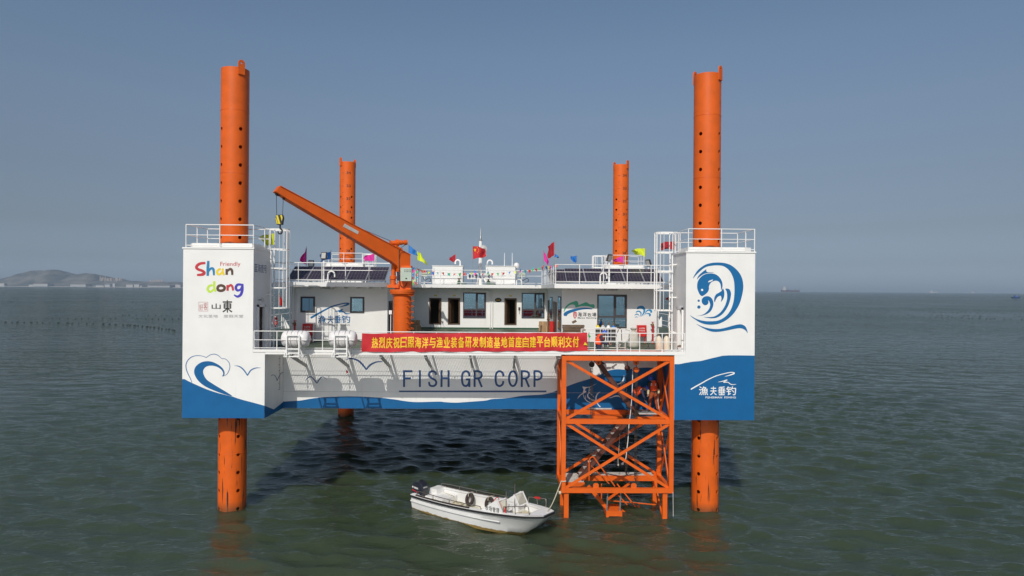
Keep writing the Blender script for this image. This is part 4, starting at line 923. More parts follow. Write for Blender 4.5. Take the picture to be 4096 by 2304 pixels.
# side wall doors and windows of the right wing (facing the courtyard)
def side_rect(cc, x0, x1, y0, y1, X):
    (a0, b0), (a1, b1) = cc([(x0, y0), (x1, y1)]); p, q = onx(a0, (b0 + b1) / 2, X), onx(a1, (b0 + b1) / 2, X)
    return min(p.y, q.y), max(p.y, q.y), q.y
for nm, x0, x1, za, zb, m1, m2 in (('door', 268, 284, ZD + .1, ZD + 2.05, BROWN, DARKIN), ('window', 295, 318, ZD + .95, ZD + 2.3, DKFR, GLASS), ('door', 331, 368, ZD + .1, ZD + 2.05, BROWN, BROWN), ('window', 390, 421, ZD + .6, ZD + 2.4, DKFR, GLASS)):
    ya, yb, _ = side_rect(c6, x0, x1, 900, 1000, WRX0); o = MB().box(WRX0 - .04, WRX0 + .02, ya, yb, za, zb).build(nm, m1, house)
    if m2 is GLASS:
        for k in (0, 1): MB().box(WRX0 - .046, WRX0 - .042, ya + .12, yb - .12, za + .1 + (zb - za) * .34 * k, za - .05 + (zb - za) * (.34 if not k else 1)).build('pane', GLASS, o)
    else: MB().box(WRX0 - .052, WRX0 - .042, ya + .16, yb - .16, za + .1, zb - .16).build('door_panel', mat('dark_brown_wood', (.045, .022, .012), .4), o)
ya, yb = 36.05, 37.0
MB().box(WLX1 - .02, WLX1 + .05, ya, yb, ZD + .1, ZD + 2.1).build('door', BROWN, house)
MB().box(WLX1 + .052, WLX1 + .07, ya + .12, yb - .12, ZD + .16, ZD + 2.0).build('door_panel', DARKIN, house)
# pipes, lamps, plaque, phone
b = MB(); X = [at(x, 1230, YC - .06).x for x in (1961, 1970)]
for x in X: b.tube([(x, YC - .06, ZD + .02), (x, YC - .06, ZW - .3)] + ([(x - .1, YC - .06, ZW - .16), (x - 1.2, YC - .06, ZW - .14)] if x == X[0] else [(x, YC - .06, ZW - .02)]), .035, 8)
b.build('downpipe', WHT2, house, 50)
b = MB()
for px in (1157, 1170): x = at(px, 1240, YW - .06).x + .05; b.tube([(x, YW - .07, ZD + .02 + (.9 if px == 1170 else 0)), (x, YW - .07, ZW - .02)], .035, 8)
b.build('downpipe', WHT2, house, 50)
def strip_lamp(cc, x, y, Y, label):
    (a, b0), = cc([(x, y)]); p = at(a, b0, Y - .12); t = thing('bulkhead_lamp', label, 'lamp', p, 'strip lamps under the eaves')
    MB().box(p.x - .36, p.x + .36, Y - .2, Y - .004, p.z + .06, p.z + .1).build('bracket', GREY, t)
    MB().tube([p + V((-.3, 0, 0)), p + V((.3, 0, 0))], .06, 10).build('tube_cover', LENS, t, 50)
    b = MB()
    for k in (-.32, -.1, .1, .32): b.lathe(p + V((k, 0, 0)), [(.062, -.012), (.072, -.012), (.072, .012), (.062, .012)], 10, (1, 0, 0))
    b.build('cage', GREY, t)
strip_lamp(c4, 828, 366, YW, 'caged strip lamp under the left wing eaves'); strip_lamp(c5, 622, 733, YC, 'caged strip lamp under the courtyard eaves'); strip_lamp(c6, 990, 743, YW, 'caged strip lamp under the right wing eaves')
p = at(1993, 1200, YC - .02); t = thing('name_plaque', 'small black oval plaque with gold lettering on the courtyard wall', 'plaque', p)
b = MB(); b.ell(p, .23, .02, .15, 20, 10); b.build('plate', INK, t, True)
b = MB(); lettering(b, '望海亭', [p + V((-.14, -.026, .035)), p + V((.14, -.026, .035)), p + V((.14, -.026, -.06)), p + V((-.14, -.026, -.06))]); b.build('plaque_lettering', GOLD, t)
p = at(2077, 1236, YC - .04); t = thing('wall_phone', 'brown handset hanging on the courtyard wall beside the door', 'phone', p)
MB().box(p.x - .06, p.x + .06, YC - .07, YC - .004, p.z - .08, p.z + .12).build('handset', RUBBER, t); MB().tube([p + V((0, -.02, -.08)), p + V((.03, -.02, -.2)), p + V((0, -.02, -.35))], .012, 5).build('cord', RUBBER, t)
# wall art
tf4 = lambda L: c4([(590 + (x - 222) * 1.614, 803 + (y - 1130) * 1.614) for x, y in L])
angler(house, tf4, YW, LOGOB, GREYINK, 1.45)
cm = crop(4.526, 2230, 1060); fW = FR(YW - .006)
b = MB(); b.sheet([fW(x, y) for x, y in cr(cm([(112, 840), (120, 800), (150, 750), (190, 710), (240, 680), (280, 668), (310, 655), (345, 650), (365, 665), (378, 690), (382, 720), (430, 705), (470, 690), (510, 672), (545, 685), (585, 712), (650, 710), (675, 740), (655, 782), (600, 760), (540, 745), (470, 742), (410, 748), (330, 768), (318, 735), (290, 717), (250, 718), (200, 740), (160, 780), (130, 830), (118, 852)]), 3, True)]); b.build('green_hill_mark', HGREEN, house)
b = MB(); b.sheet([fW(x, y) for x, y in cr(cm([(112, 880), (150, 845), (220, 815), (300, 795), (380, 782), (460, 775), (540, 775), (628, 790), (620, 803), (540, 800), (460, 805), (380, 820), (300, 845), (230, 870), (185, 895), (155, 932), (140, 918), (118, 922)]), 3, True)]); b.build('blue_wave_mark', LOGOB, house)
b = MB(); b.sheet([FR(YW - .008)(x, y) for x, y in cr(cm([(282, 870), (300, 850), (330, 848), (350, 865), (352, 905), (340, 945), (318, 970), (295, 955), (285, 920)]), 3, True)]); s_ = b.build('seal_mark', LRED, house)
b = MB(); plain(b, '山', cm, 293, 860, 343, 900, FR(YW - .012), .02); plain(b, '东', cm, 293, 908, 340, 955, FR(YW - .012), .02); b.build('seal_characters', WRITE, s_)
b = MB()
for ch, xa, xb, ya, yb in (('海', 368, 440, 855, 935), ('洋', 455, 528, 855, 935), ('牧', 545, 615, 868, 938), ('場', 628, 702, 862, 935)): plain(b, ch, cm, xa, ya, xb, yb, fW, .02)
b.build('mural_characters', INK, house); b = MB(); plain(b, 'Marine', cm, 367, 943, 498, 971, fW, .012); b.build('mural_word', INK, house); b = MB(); plain(b, 'Ranching', cm, 522, 943, 703, 979, fW, .012); b.build('mural_word', INK, house)
b = MB()
for P in ([(1345, 1062), (1362, 1030), (1372, 1000), (1368, 980), (1350, 970), (1325, 968), (1305, 978), (1298, 965), (1310, 945), (1340, 936), (1370, 940), (1392, 965), (1395, 995), (1380, 1030)], [(1335, 1065), (1338, 1040), (1335, 1018), (1315, 1005), (1295, 1012), (1285, 1020), (1290, 1002), (1310, 992), (1335, 998), (1352, 1018), (1346, 1045)],
          [(1325, 1068), (1315, 1045), (1298, 1038), (1280, 1045), (1270, 1048), (1285, 1030), (1305, 1028), (1322, 1042)], [(1365, 1060), (1385, 1040), (1410, 1030), (1435, 1035), (1440, 1060), (1455, 1055), (1460, 1035), (1440, 1020), (1410, 1022), (1385, 1035)], [(1392, 1030), (1408, 1008), (1428, 995), (1450, 1000), (1455, 1020), (1470, 1015), (1475, 995), (1455, 978), (1425, 980), (1400, 1000)], [(1268, 1075), (1290, 1060), (1312, 1072), (1290, 1068)]):
    kz[0] += 1; b.sheet([FR(YW - .006 - .0005 * (kz[0] % 6))(x, y) for x, y in cr(c6(P), 3, True)])
o = b.build('splash_mark', mat('splash_blue', (.01, .24, .5), .5), house)

# ================================================================ railings on roof and deck
railing('roof_railing', 'white railing along the left wing roof in front of solar panels', [(RFX0 + .06, 44, ZR), (RFX0 + .06, YR + .06, ZR), (RX1 - .06, YR + .06, ZR), (RX1 - .06, YRC - .06, ZR)], .97, (1, .62, .12), 1.25, group='roof railings')
railing('roof_railing', 'white railing along the middle roof above the courtyard', [(RX1 - .06, YRC + .06, ZR), (RX2 + .06, YRC + .06, ZR)], .97, (1, .62, .12), 1.45, group='roof railings')
railing('roof_railing', 'white railing along the right wing roof in front of solar panels', [(RX2 + .06, YRC - .1, ZR), (RX2 + .06, YR + .06, ZR), (RFX1 - .06, YR + .06, ZR), (RFX1 - .06, 44, ZR)], .97, (1, .62, .12), 1.25, group='roof railings')
railing('deck_railing', 'long white front deck railing carrying the red banner', [(XL1 + .03, YF + .05, ZD + .1), (XR0 - .03, YF + .05, ZD + .1)], .8, (1, .53, .1), .98, .02, group='deck railings')
for x, lb in ((XL0 - 1.18, 'white side railing with a lifebuoy behind the left ladder'), (XR1 + 1.18, 'white side railing seen behind the right ladder')):
    t = railing('deck_railing', lb, [(x, 33.3, ZD), (x, YB + .5, ZD)], .98, (1, .5, .14), 3.0, .03, group='deck railings')
    s = 1 if x < 0 else -1
    for k in range(4):
        y = 36.5 + 5 * k; MB().prism([(x, y - .02, ZD), (x + s * .5, y - .02, ZD), (x + s * .06, y - .02, ZD + .75), (x, y - .02, ZD + .75)], (0, .04, 0)).build('stay', WHT2, t)
railing('hatch_railing', 'small white railing round the stair opening beside the worker', [(3.7, 31.2, ZD), (3.7, 31.55, ZD), (5.75, 31.55, ZD), (5.75, 30.2, ZD)], .95, (1, .42, .1), 1.0, .016)

# ================================================================ roof things
def panel(x, y, label, grp, z=ZR + .1, wd=.97, ln=1.62, tilt=27):
    t = thing('solar_panel', label, 'solar panel', (0, 0, 0), grp)
    ct, st = math.cos(R(tilt)), math.sin(R(tilt)); U = V((1, 0, 0)); W = V((0, ct, st)); N = V((0, -st, ct))
    b = MB(); b.add([U * -wd / 2, U * wd / 2, U * wd / 2 + W * ln, U * -wd / 2 + W * ln], [(0, 1, 2, 3)])
    o = b.build('cell_sheet', CELLS, t); uv = o.data.uv_layers.new(); 
    for i, c_ in enumerate(((0, 0), (1, 0), (1, 1), (0, 1))):
        for l in o.data.loops:
            if l.vertex_index == i: uv.data[l.index].uv = c_
    e = .02; b = MB()
    for p, q in ((U * -wd / 2, U * wd / 2), (U * -wd / 2 + W * ln, U * wd / 2 + W * ln), (U * -wd / 2, U * -wd / 2 + W * ln), (U * wd / 2, U * wd / 2 + W * ln)):
        b.bar(p - N * .012, q - N * .012, e, .04, N)
    b.build('frame', mat('panel_frame', (.5, .5, .5), .4, metal=.5), t)
    b = MB()
    for s in (-.3, .3): b.bar(U * s + W * (ln - .15) - N * .03, U * s + V((0, (ln - .15) * ct, -.1)), .03, .03).bar(U * s + W * .15 - N * .03, U * s + V((0, .15 * ct, -.1)), .03, .03)
    b.build('support', GREY, t); t.location = (x, y, z); return t
xs0 = at(1183, 1115, 34.95).x
ordl = ['leftmost', 'second', 'third', 'fourth', 'fifth', 'sixth', 'seventh']
P0 = None
for i in range(5):
    lb = f'dark solar panel on the left roof, {ordl[i]} from the left in the front row'
    x = xs0 + .02 + i * 1.005
    if P0 is None: P0 = panel(x, 34.95, lb, 'solar panels of the left roof front row')
    else: copy_tree(P0, None, (x, 34.95, ZR + .1), None, lb)
o = copy_tree(P0, None, (xs0 + 5.03, 36.4, ZR + .1), None, 'solar panel set back beside the crane on the left roof'); o['group'] = 'set back solar panels'
xs1 = at(2305, 1126, 34.95).x
for i in range(5):
    o = copy_tree(P0, None, (xs1 + i * 1.01, 34.95, ZR + .1), None, f'dark solar panel on the right roof, {ordl[i]} from the left in the front row'); o['group'] = 'solar panels of the right roof front row'
for i, (px, y) in enumerate(((2258, 36.6), (2233, 38.4))):
    o = copy_tree(P0, None, (at(px, 1120, y).x, y, ZR + .1), None, ('solar panel just behind the front row on the right roof', 'rearmost dark solar panel at the left end of the right roof')[i]); o['group'] = 'set back solar panels'
def unit(cc, x0, y0, x1, y1, Y, label):
    p, q = rect(cc, x0, y0, x1, y1, FR(Y)); t = thing('rooftop_housing', label, 'roof housing', ((p.x + q.x) / 2, Y + .9, ZR), 'white roof housings')
    MB().box(p.x, q.x, Y, Y + 1.8, ZR + .001, p.z).build('casing', WHITE, t); MB().box(p.x - .04, q.x + .04, Y - .04, Y + 1.84, p.z + .001, p.z + .035).build('lid', WHT2, t)
    b = MB(); z = ZR + .2
    for k in range(8): b.box(q.x + .001, q.x + .02, Y + .3, Y + 1.4, ZR + .2 + k * .11, ZR + .27 + k * .11)
    b.build('louvre', GREY, t)
    MB().box(p.x + .1, p.x + .12, Y - .03, Y - .002, ZR + .1, p.z - .15).build('hinge_bar', GREY, t)
unit(c5, 231, 474, 580, 680, 46.9, 'white roof housing left of the mast'); unit(c5, 850, 478, 1190, 680, 46.9, 'white roof housing right of the mast under the dome')
def goose(px, py0, py1, Y, side, label, r=.06, z0=None):
    p, q = at(px, py0, Y), at(px, py1, Y); zb = q.z if z0 is None else z0; rr = .17
    P = [(p.x, Y, zb), (p.x, Y, p.z - rr)] + [(p.x + side * (rr - rr * math.cos(a)), Y, p.z - rr + rr * math.sin(a)) for a in [i * math.pi / 8 for i in range(1, 9)]] + [(p.x + side * 2 * rr, Y, p.z - rr - .12)]
    solo('gooseneck_vent', MB().tube(P, r, 10), WHT2, label, 'vent', 'gooseneck vents', 50)
goose(1841, 1040, 1064, 47.8, -1, 'white gooseneck vent on the housing left of the mast'); goose(1950, 1041, 1066, 47.8, 1, 'white gooseneck vent on the housing right of the mast')
goose(1312, 1085, 1122, 34.7, 1, 'white gooseneck vent before the left panels', .04, ZR); goose(2401, 1092, 1130, 34.7, 1, 'white gooseneck vent before the right panels', .04, ZR)
goose(2066, 1117, 1132, 46.5, 1, 'low white gooseneck on the middle roof near the junction box', .04, ZR)
# mast
p = at(1921, 1135, 48); t = thing('signal_mast', 'white signal mast with dish and antenna behind the national flag', 'mast', (p.x, 48, ZR))
zt = at(1921, 962, 48).z; b = MB().tube([(p.x, 48, ZR), (p.x, 48, zt)], [.16, .11], 12); b.build('pole', WHT2, t, 50)
b = MB()
for a in (0, 2.1, 4.2): b.bar((p.x + .1 * math.cos(a), 48 + .1 * math.sin(a), ZR + .75), (p.x + .5 * math.cos(a), 48 + .5 * math.sin(a), ZR + .02), .04, .1)
b.build('foot_gusset', WHT2, t)
MB().lathe((p.x, 48, zt), [(.14, -.02), (.14, .03), (.07, .05), (.07, .3), (.045, .32), (.045, .6), (.02, .62), (.02, .95)], 10).build('antenna', GREY, t, 50)
q = at(1934, 995, 47.8); MB().lathe(q, [(.02, .12), (.14, .09), (.26, 0), (.27, .0), (.25, .04)], 16, (.35, -.9, .1)).build('dish', LENS, t, 50)
MB().box(p.x - .35, p.x + .45, 47.95, 48.05, zt - 1.15, zt - 1.08).build('yardarm', WHT2, t)
q = at(1940, 1020, 47.9); MB().box(q.x - .12, q.x + .14, 47.85, 48, q.z - .06, q.z + .06).build('horn', GREY, t)
for px, y0, lb in ((2018, 1012, 'left thin whip antenna on the middle roof'), (2049, 1012, 'right thin whip antenna on the middle roof')):
    a, b0 = at(px, y0, 48.2), at(px, 1066, 48.2); solo('whip_antenna', MB().tube([(a.x, 48.2, ZR + .9), a], [.03, .02], 6), WHT2, lb, 'antenna', 'whip antennas')
p = at(2066, 1068, 47.6); t = thing('satellite_dome', 'white satellite dome beside the right roof housing', 'dome', (p.x, 47.6, ZR))
MB().lathe((p.x, 47.6, p.z - .08), [(.17, 0), (.2, .08), (.2, .2), (.17, .31), (.1, .37), (.0, .39)], 16).build('radome', RAFT, t, True); MB().tube([(p.x, 47.6, ZR), (p.x, 47.6, p.z - .08)], .05, 8).build('post', WHT2, t)
# name board
P = [at(x, y, YRC + .03) for x, y in ((1869, 1093), (1972, 1093), (1972, 1116.5), (1869, 1116.5))]
t = thing('name_board', 'white name board in blue characters on the middle roof railing', 'sign', P[3])
MB().prism(P, (0, .03, 0)).build('board', WRITE, t)
b = MB(); lettering(b, '鲁东港渔台91006', boxq(FR(YRC + .024), 1874, 1096, 1968, 1112.5), .015); b.build('board_lettering', NAVY, t)
def flood(px, ytop, ybase, Y, face, label, z0=ZR):
    p = at(px, ytop, Y); t = thing('floodlight', label, 'floodlight', (p.x, Y, z0), 'roof floodlights')
    MB().tube([(p.x, Y, z0), (p.x, Y, p.z - .2)], .05, 8).build('pole', WHT2, t, 50)
    d = V(face).normalized(); s = d.cross(V((0, 0, 1))).normalized(); u = s.cross(d); c0 = p + V((0, 0, .05))
    MB().obox(c0, d * .05, s * .14, u * .18).build('lamp_head', DKFR, t); MB().obox(c0 + d * .053, d * .003, s * .11, u * .14).build('lens', LENS, t)
    MB().tube([p + V((0, 0, -.22)), c0 - d * .05 - s * .17 - u * .05, c0 - s * .17], .014, 5).tube([p + V((0, 0, -.22)), c0 - d * .05 + s * .17 - u * .05, c0 + s * .17], .014, 5).build('yoke', GREY, t)
flood(1296, 1027, 1120, 34.75, (-.2, -.9, .15), 'floodlight on a white post in front of the left solar panels'); flood(2437, 1035, 1130, 34.75, (.6, -.7, -.4), 'floodlight on a white post in front of the right solar panels')
flood(1245, 1058, 1075, 37, (.1, -1, .1), 'small white lamp on the left roof behind the panels'); flood(2594, 1055, 1075, 36.5, (-.7, -.5, -.3), 'small tilted lamp near the right caged ladder')
flood(1682, 1008 + 80, 1128, 46.6, (0, -1, .1), 'pale square lamp at the left end of the middle roof') if False else None
def jbox(px, y0, y1, wd, Y, label):
    a, b0 = at(px, y0, Y), at(px, y1, Y); t = thing('junction_box', label, 'junction box', (a.x, Y, ZR), 'roof junction boxes')
    MB().box(a.x - wd, a.x + wd, Y, Y + .15, b0.z, a.z).build('cabinet', PANBX, t); q = (a.x, Y - .004, (a.z + b0.z) / 2)
    MB().sheet([(q[0] - .06, q[1], q[2] - .05), (q[0] + .06, q[1], q[2] - .05), (q[0], q[1], q[2] + .06)]).build('warning_sign', YHAZ, t)
    MB().tube([(a.x, Y + .07, ZR), (a.x, Y + .07, b0.z)], .04, 6).build('post', WHT2, t)
    MB().tube(cr([(a.x - .1, Y + .05, b0.z), (a.x + .05, Y - .05, b0.z - .25), (a.x + .35, Y - .05, b0.z - .1), (a.x + .45, Y - .05, b0.z - .3), (a.x + .2, Y - .05, b0.z - .42), (a.x + .1, Y, ZR + .02)], 5), .022, 6).build('cable', DROPE, t)
jbox(1697, 1088, 1106, .19, 46.6, 'pale junction box by the crane end of the middle roof'); jbox(2088, 1090, 1107, .22, 46.6, 'pale junction box by the courtyard corner of the right wing')
for px, lb in ((1836, 'green roof valve left of the name board'), (1954, 'green roof valve right of the name board')):
    p = at(px, 1133, 46.5); t = thing('roof_valve', lb, 'valve', (p.x, 46.5, ZR), 'green roof valves')
    MB().box(p.x - .15, p.x + .5, 46.4, 46.6, ZR + .001, ZR + .07).box(p.x - .1, p.x + .12, 46.42, 46.58, ZR + .07, ZR + .25).build('body', GRNSTRIP, t); MB().lathe((p.x, 46.5, ZR + .25), [(.05, 0), (.05, .12), (.11, .13), (.11, .17), (.02, .2)], 10).build('handwheel', BRASS, t)

# ---- flags
def flag(px, y0, y1, yb, Y, P, m, label, nat=False, wave=.09, zb=None, pole=True):
    top = at(px, y0, Y); base = at(px, yb, Y); z0 = base.z if zb is None else zb
    t = thing('national_flag' if nat else 'signal_flag', label, 'flag', (top.x, Y, z0), None if nat else 'flags flown on the platform')
    if pole: MB().tube([(top.x, Y, z0), (top.x, Y, top.z + .05)], .016, 6).build('pole', GREY, t)
    H = [at(x, y, Y) for x, y in P]; n, k = 10, 6           # P: hoist top, fly top, fly bottom, hoist bottom
    vs = []; fs_ = []
    def pt(u, v):
        a = H[0].lerp(H[1], u); b_ = H[3].lerp(H[2], u); q = a.lerp(b_, v)
        L_ = (H[1] - H[0]).length
        q.y += wave * 1.7 * math.sin(u * 7.5 + v * 2.2 + px) * (u ** .7) ; q.z += wave * .55 * math.sin(u * 6 + px + v) * u - .05 * u * u
        q.x += .04 * math.sin(v * 6 + px) * u
        return q
    for j in range(k + 1):
        for i in range(n + 1): vs.append(pt(i / n, j / k))
    for j in range(k):
        for i in range(n): fs_.append((j * (n + 1) + i, j * (n + 1) + i + 1, (j + 1) * (n + 1) + i + 1, (j + 1) * (n + 1) + i))
    o = MB().add(vs, fs_).build('cloth', m, t, True, recalc=False)
    if nat:
        b = MB()
        for u, v, r in ((.16, .3, .19), (.36, .12, .065), (.44, .24, .065), (.44, .42, .065), (.36, .56, .065)):
            S = []
            for i in range(10):
                a = -math.pi / 2 + i * math.pi / 5; rr = r if i % 2 == 0 else r * .4
                w2 = pt(min(1, max(0, u + rr * math.cos(a) * .62)), v + rr * math.sin(a)); w2.y -= .02; S.append(w2)
            cc_ = pt(u, v); cc_.y -= .02; b.add(S + [cc_], [(i, (i + 1) % 10, 10) for i in range(10)])
        b.build('star', GOLD, t, recalc=False)
    return t
flag(1097, 932, 985, 1180, 32.6, [(1097, 933), (1045, 942), (1068, 984), (1097, 978)], YEL, 'yellow green flag flying behind the rainbow lettered tower', zb=ZD)
flag(1226, 989, 1062, 1073, 37.2, [(1225, 992), (1222, 994), (1200, 1044), (1227, 1060)], MAG, 'magenta pennant drooping above the left end of the panels', zb=ZR)
flag(1324, 1003, 1048, 1078, 38.5, [(1324, 1007), (1283, 1014), (1280, 1044), (1324, 1036)], BLU, 'blue flag behind the left floodlight', zb=ZR)
flag(1498, 1013, 1046, 1078, 39.5, [(1497, 1014), (1460, 1022), (1458, 1044), (1498, 1043)], MAG, 'magenta square flag left of the crane winch', zb=ZR)
flag(1634, 978, 1020, 1080, 38, [(1634, 980), (1660, 996), (1674, 1021), (1634, 1012)], BLU, 'blue pennant streaming right from the crane head', zb=ZR, wave=.05)
flag(1669, 1000, 1058, 1130, 43, [(1669, 1004), (1690, 1018), (1710, 1056), (1670, 1040)], YEL, 'yellow flag drooping right of the crane head', zb=ZR)
flag(1823, 1015, 1062, 1135, 47.9, [(1823, 1017), (1796, 1028), (1800, 1042), (1823, 1050)], DRED, 'small dark red flag above the housing left of the mast', zb=ZR)
flag(1891, 983, 1037, 1135, 46.6, [(1891, 985), (1938, 988), (1946, 1022), (1893, 1037)], REDC, 'red national flag with five gold stars in front of the mast', True, .14, ZR)
flag(2173, 1002, 1060, 1075, 40, [(2174, 1004), (2190, 1024), (2197, 1060), (2176, 1042)], MAG, 'magenta flag hanging left of the tall red flag', zb=ZR, wave=.05)
flag(2218, 964, 1050, 1060, 38, [(2218, 967), (2192, 980), (2192, 1032), (2217, 1022)], DRED, 'tall red flag at the courtyard corner of the right roof', zb=ZR)
flag(2216, 1014, 1035, 1060, 39.5, [(2217, 1015), (2237, 1022), (2232, 1027), (2218, 1030)], BLU, 'small blue pennant behind the tall red flag', zb=ZR, wave=.05)
flag(2308, 1018, 1072, 1075, 39, [(2308, 1022), (2280, 1024), (2290, 1048), (2307, 1049)], BLU, 'small blue flag above the right solar panels', zb=ZR)
flag(2494, 1024, 1054, 1075, 37, [(2494, 1025), (2452, 1035), (2450, 1038), (2495, 1053)], MAG, 'magenta flag beside the right floodlight', zb=ZR, wave=.06)
flag(2581, 991, 1040, 1070, 37, [(2581, 993), (2527, 996), (2545, 1012), (2581, 1027)], YEL, 'yellow green flag right of the numbered rear column', zb=ZR)
flag(2706, 963, 1002, 1010, 32.4, [(2706, 964), (2642, 969), (2642, 993), (2706, 1000)], DRED, 'dark red flag beside the cage of the right ladder', zb=ZD)
flag(1117, 1167, 1226, 1290, 36.5, [(1118, 1168), (1120, 1172), (1132, 1222), (1118, 1220)], RED, 'red pennant drooping below the left ladder cage', zb=ZD, wave=.04)
flag(2679, 1183, 1206, 1290, 36.5, [(2679, 1184), (2662, 1192), (2664, 1196), (2679, 1204)], RED, 'small red pennant behind the right caged ladder', zb=ZD, wave=.04)
flag(2356, 1333, 1349, 1392, 29.38, [(2353, 1335), (2358, 1336), (2365, 1350), (2350, 1346)], GRN, 'small green pennant tied beside the banner end', zb=ZD + .1, wave=.02)
flag(1383, 1448, 1500, 1500, 31.7, [(1384, 1479), (1389, 1482), (1392, 1496), (1385, 1494)], REDC, 'little red pennant hanging under the walkway', wave=.01, pole=False)
# ---- bunting
t = thing('bunting', 'string of coloured pennants along the middle roof railing', 'bunting', at(1655, 1070, 46))
S = [(1640, 1069, 36), (1668, 1074, 40), (1690, 1080, 44), (1710, 1085, 45.5), (1760, 1090, 46), (1830, 1094, 46), (1880, 1090, 46), (1925, 1094, 46), (1980, 1092, 46), (2050, 1087, 46), (2110, 1080, 45.8), (2150, 1073, 44), (2190, 1066, 40), (2216, 1060, 36.5), (2226, 1060, 34.6)]
Q = [at(x, y, Y) for x, y, Y in cr(S, 6)]; MB().tube(Q, .008, 4).build('string', ROPE, t)
PC = [GRN, RED, TEAL, MAG, YEL, BLU, DRED, GRN, RED]
for i in range(1, len(Q) - 1):
    for h in (0, 1):
        if i % 2 == 0 or (h and i % 3): continue
        p = Q[i]; s = .075 * rng.uniform(.8, 1.35); dx = rng.uniform(-.12, .12)
        MB().add([p + V((-s, 0, 0)), p + V((s, 0, rng.uniform(-.05, .06))), p + V((dx, rng.uniform(-.1, .1), (-1 if not h or rng.random() < .6 else .8) * s * 2.6))], [(0, 1, 2)]).build('pennant', PC[(i * 4 + h * 2) % 9], t)
for i in range(9):
    p = at(1657, 1078, 36) + V((rng.uniform(-.15, .15), 0, -rng.uniform(0, .75))); s = .1
    MB().add([p, p + V((s * 1.3, -.03, s * rng.uniform(-1, 1))), p + V((s * rng.uniform(-1, 1), -.05, -s * 2))], [(0, 1, 2)]).build('pennant', PC[i % 9], t)

# ================================================================ crane
CB = V((at(1609, 1250, 33.6).x, 33.6, ZD))
crane = thing('deck_crane', 'orange deck crane with long boom raised to the left', 'crane', CB)
b = MB().lathe(CB, [(.44, 0), (.44, 2.38), (.6, 2.52), (.6, 2.6), (.62, 2.6), (.62, 2.72), (.0, 2.72)], 32); b.build('column', ORANGE, crane, 40)
b = MB()
for z in (1.35, 2.0): b.lathe(CB + V((0, 0, z)), [(.44, -.012), (.45, -.012), (.45, .012), (.44, .012)], 32)
b.build('weld_seam', ORANGE, crane)
for k in range(9):
    z = .3 + k * .27; a0, a1 = R(38), R(80); d = lambda a, r: CB + V((r * math.sin(a), -r * math.cos(a), z))
    MB().tube([d(a0, .43), d(a0, .55) + V((0, 0, .0)), d(a0 + .15, .6) + V((0, 0, -.05)), d(a1 - .1, .6) + V((0, 0, -.05)), d(a1, .55), d(a1, .43)], .018, 6).build('step_rung', ORANGE, crane, 50)
bx = lambda x0, y0, x1, y1, Y: (at(x0, y0, Y), at(x1, y1, Y))
p, q = bx(1600, 1000, 1643, 1158, 33.35); b = MB().box(p.x, q.x, 33.35, 33.95, ZD + 2.72, 11.0)
b.prism([(p.x - .02, 33.45, ZD + 2.73), (p.x - .28, 33.45, ZD + 2.73), (p.x - .02, 33.45, ZD + 3.2)], (0, .4, 0)); b.build('slewing_post', ORANGE, crane)
p = at(1573, 1085, 33.5); b = MB().lathe((p.x, 33.5, ZD + 2.95), [(.13, 0), (.13, .25), (.17, .27), (.17, .42), (.1, .45), (.1, .95), (.08, .95), (.08, 1.5)], 14).box(p.x - .25, p.x + .3, 33.3, 33.7, ZD + 2.8, ZD + 2.95); b.build('luffing_cylinder', ORANGE, crane, 40)
c3 = crop(3.623, 1080, 700); BETA = R(38)
def bo(x, y):
    # boom side plane: turned 25 degrees toward the viewer about the post
    n_ = V((-math.sin(BETA), -math.cos(BETA), 0)); n_ = V((math.sin(BETA) * -1, -math.cos(BETA), 0)); dirb = V((-math.cos(BETA), -math.sin(BETA), 0)); n_ = dirb.cross(V((0, 0, 1)))
    P0_ = CB + V((0, -.22, 0)); d = ray(x, y); k = (P0_ - EYE).dot(n_) / d.dot(n_); return EYE + d * k
BT = V((0, 0, 1)).cross(V((-math.cos(BETA), -math.sin(BETA), 0))); BT = BT if BT.y > 0 else -BT
P = [bo(x, y) for x, y in c3([(150, 158), (2035, 1155), (2035, 1400), (1868, 1400), (1862, 1350), (1838, 1310), (1770, 1252), (240, 335), (122, 262)])]
b = MB().prism(P, BT * .42); b.build('boom', ORANGE, crane)
d = (P[1] - P[0]).normalized(); b = MB()
for A_, B_ in ((P[0], P[1]), (P[7], P[6])): b.bar(A_ + BT * .21, B_ + BT * .21, .5, .025, d.cross(BT))
b.build('boom_flange', ORANGE, crane)
b = MB().prism([bo(x, y) for x, y in c3([(150, 158), (88, 234), (98, 246), (125, 262)])], BT * .4); b.build('boom_nose', ORANGE, crane)
qd = [bo(x, y) - BT * .012 for x, y in c3([(1080, 704), (1288, 820), (1272, 860), (1058, 748)])]; MB().prism(qd, BT * .008).build('boom_plate', LGREY, crane)
b = MB(); lettering(b, '吊臂下严禁站人', [q_ - BT * .006 for q_ in [bo(x, y) for x, y in c3([(1085, 712), (1282, 826), (1272, 846), (1072, 732)])]], .01); b.build('plate_lettering', REDINK, crane)
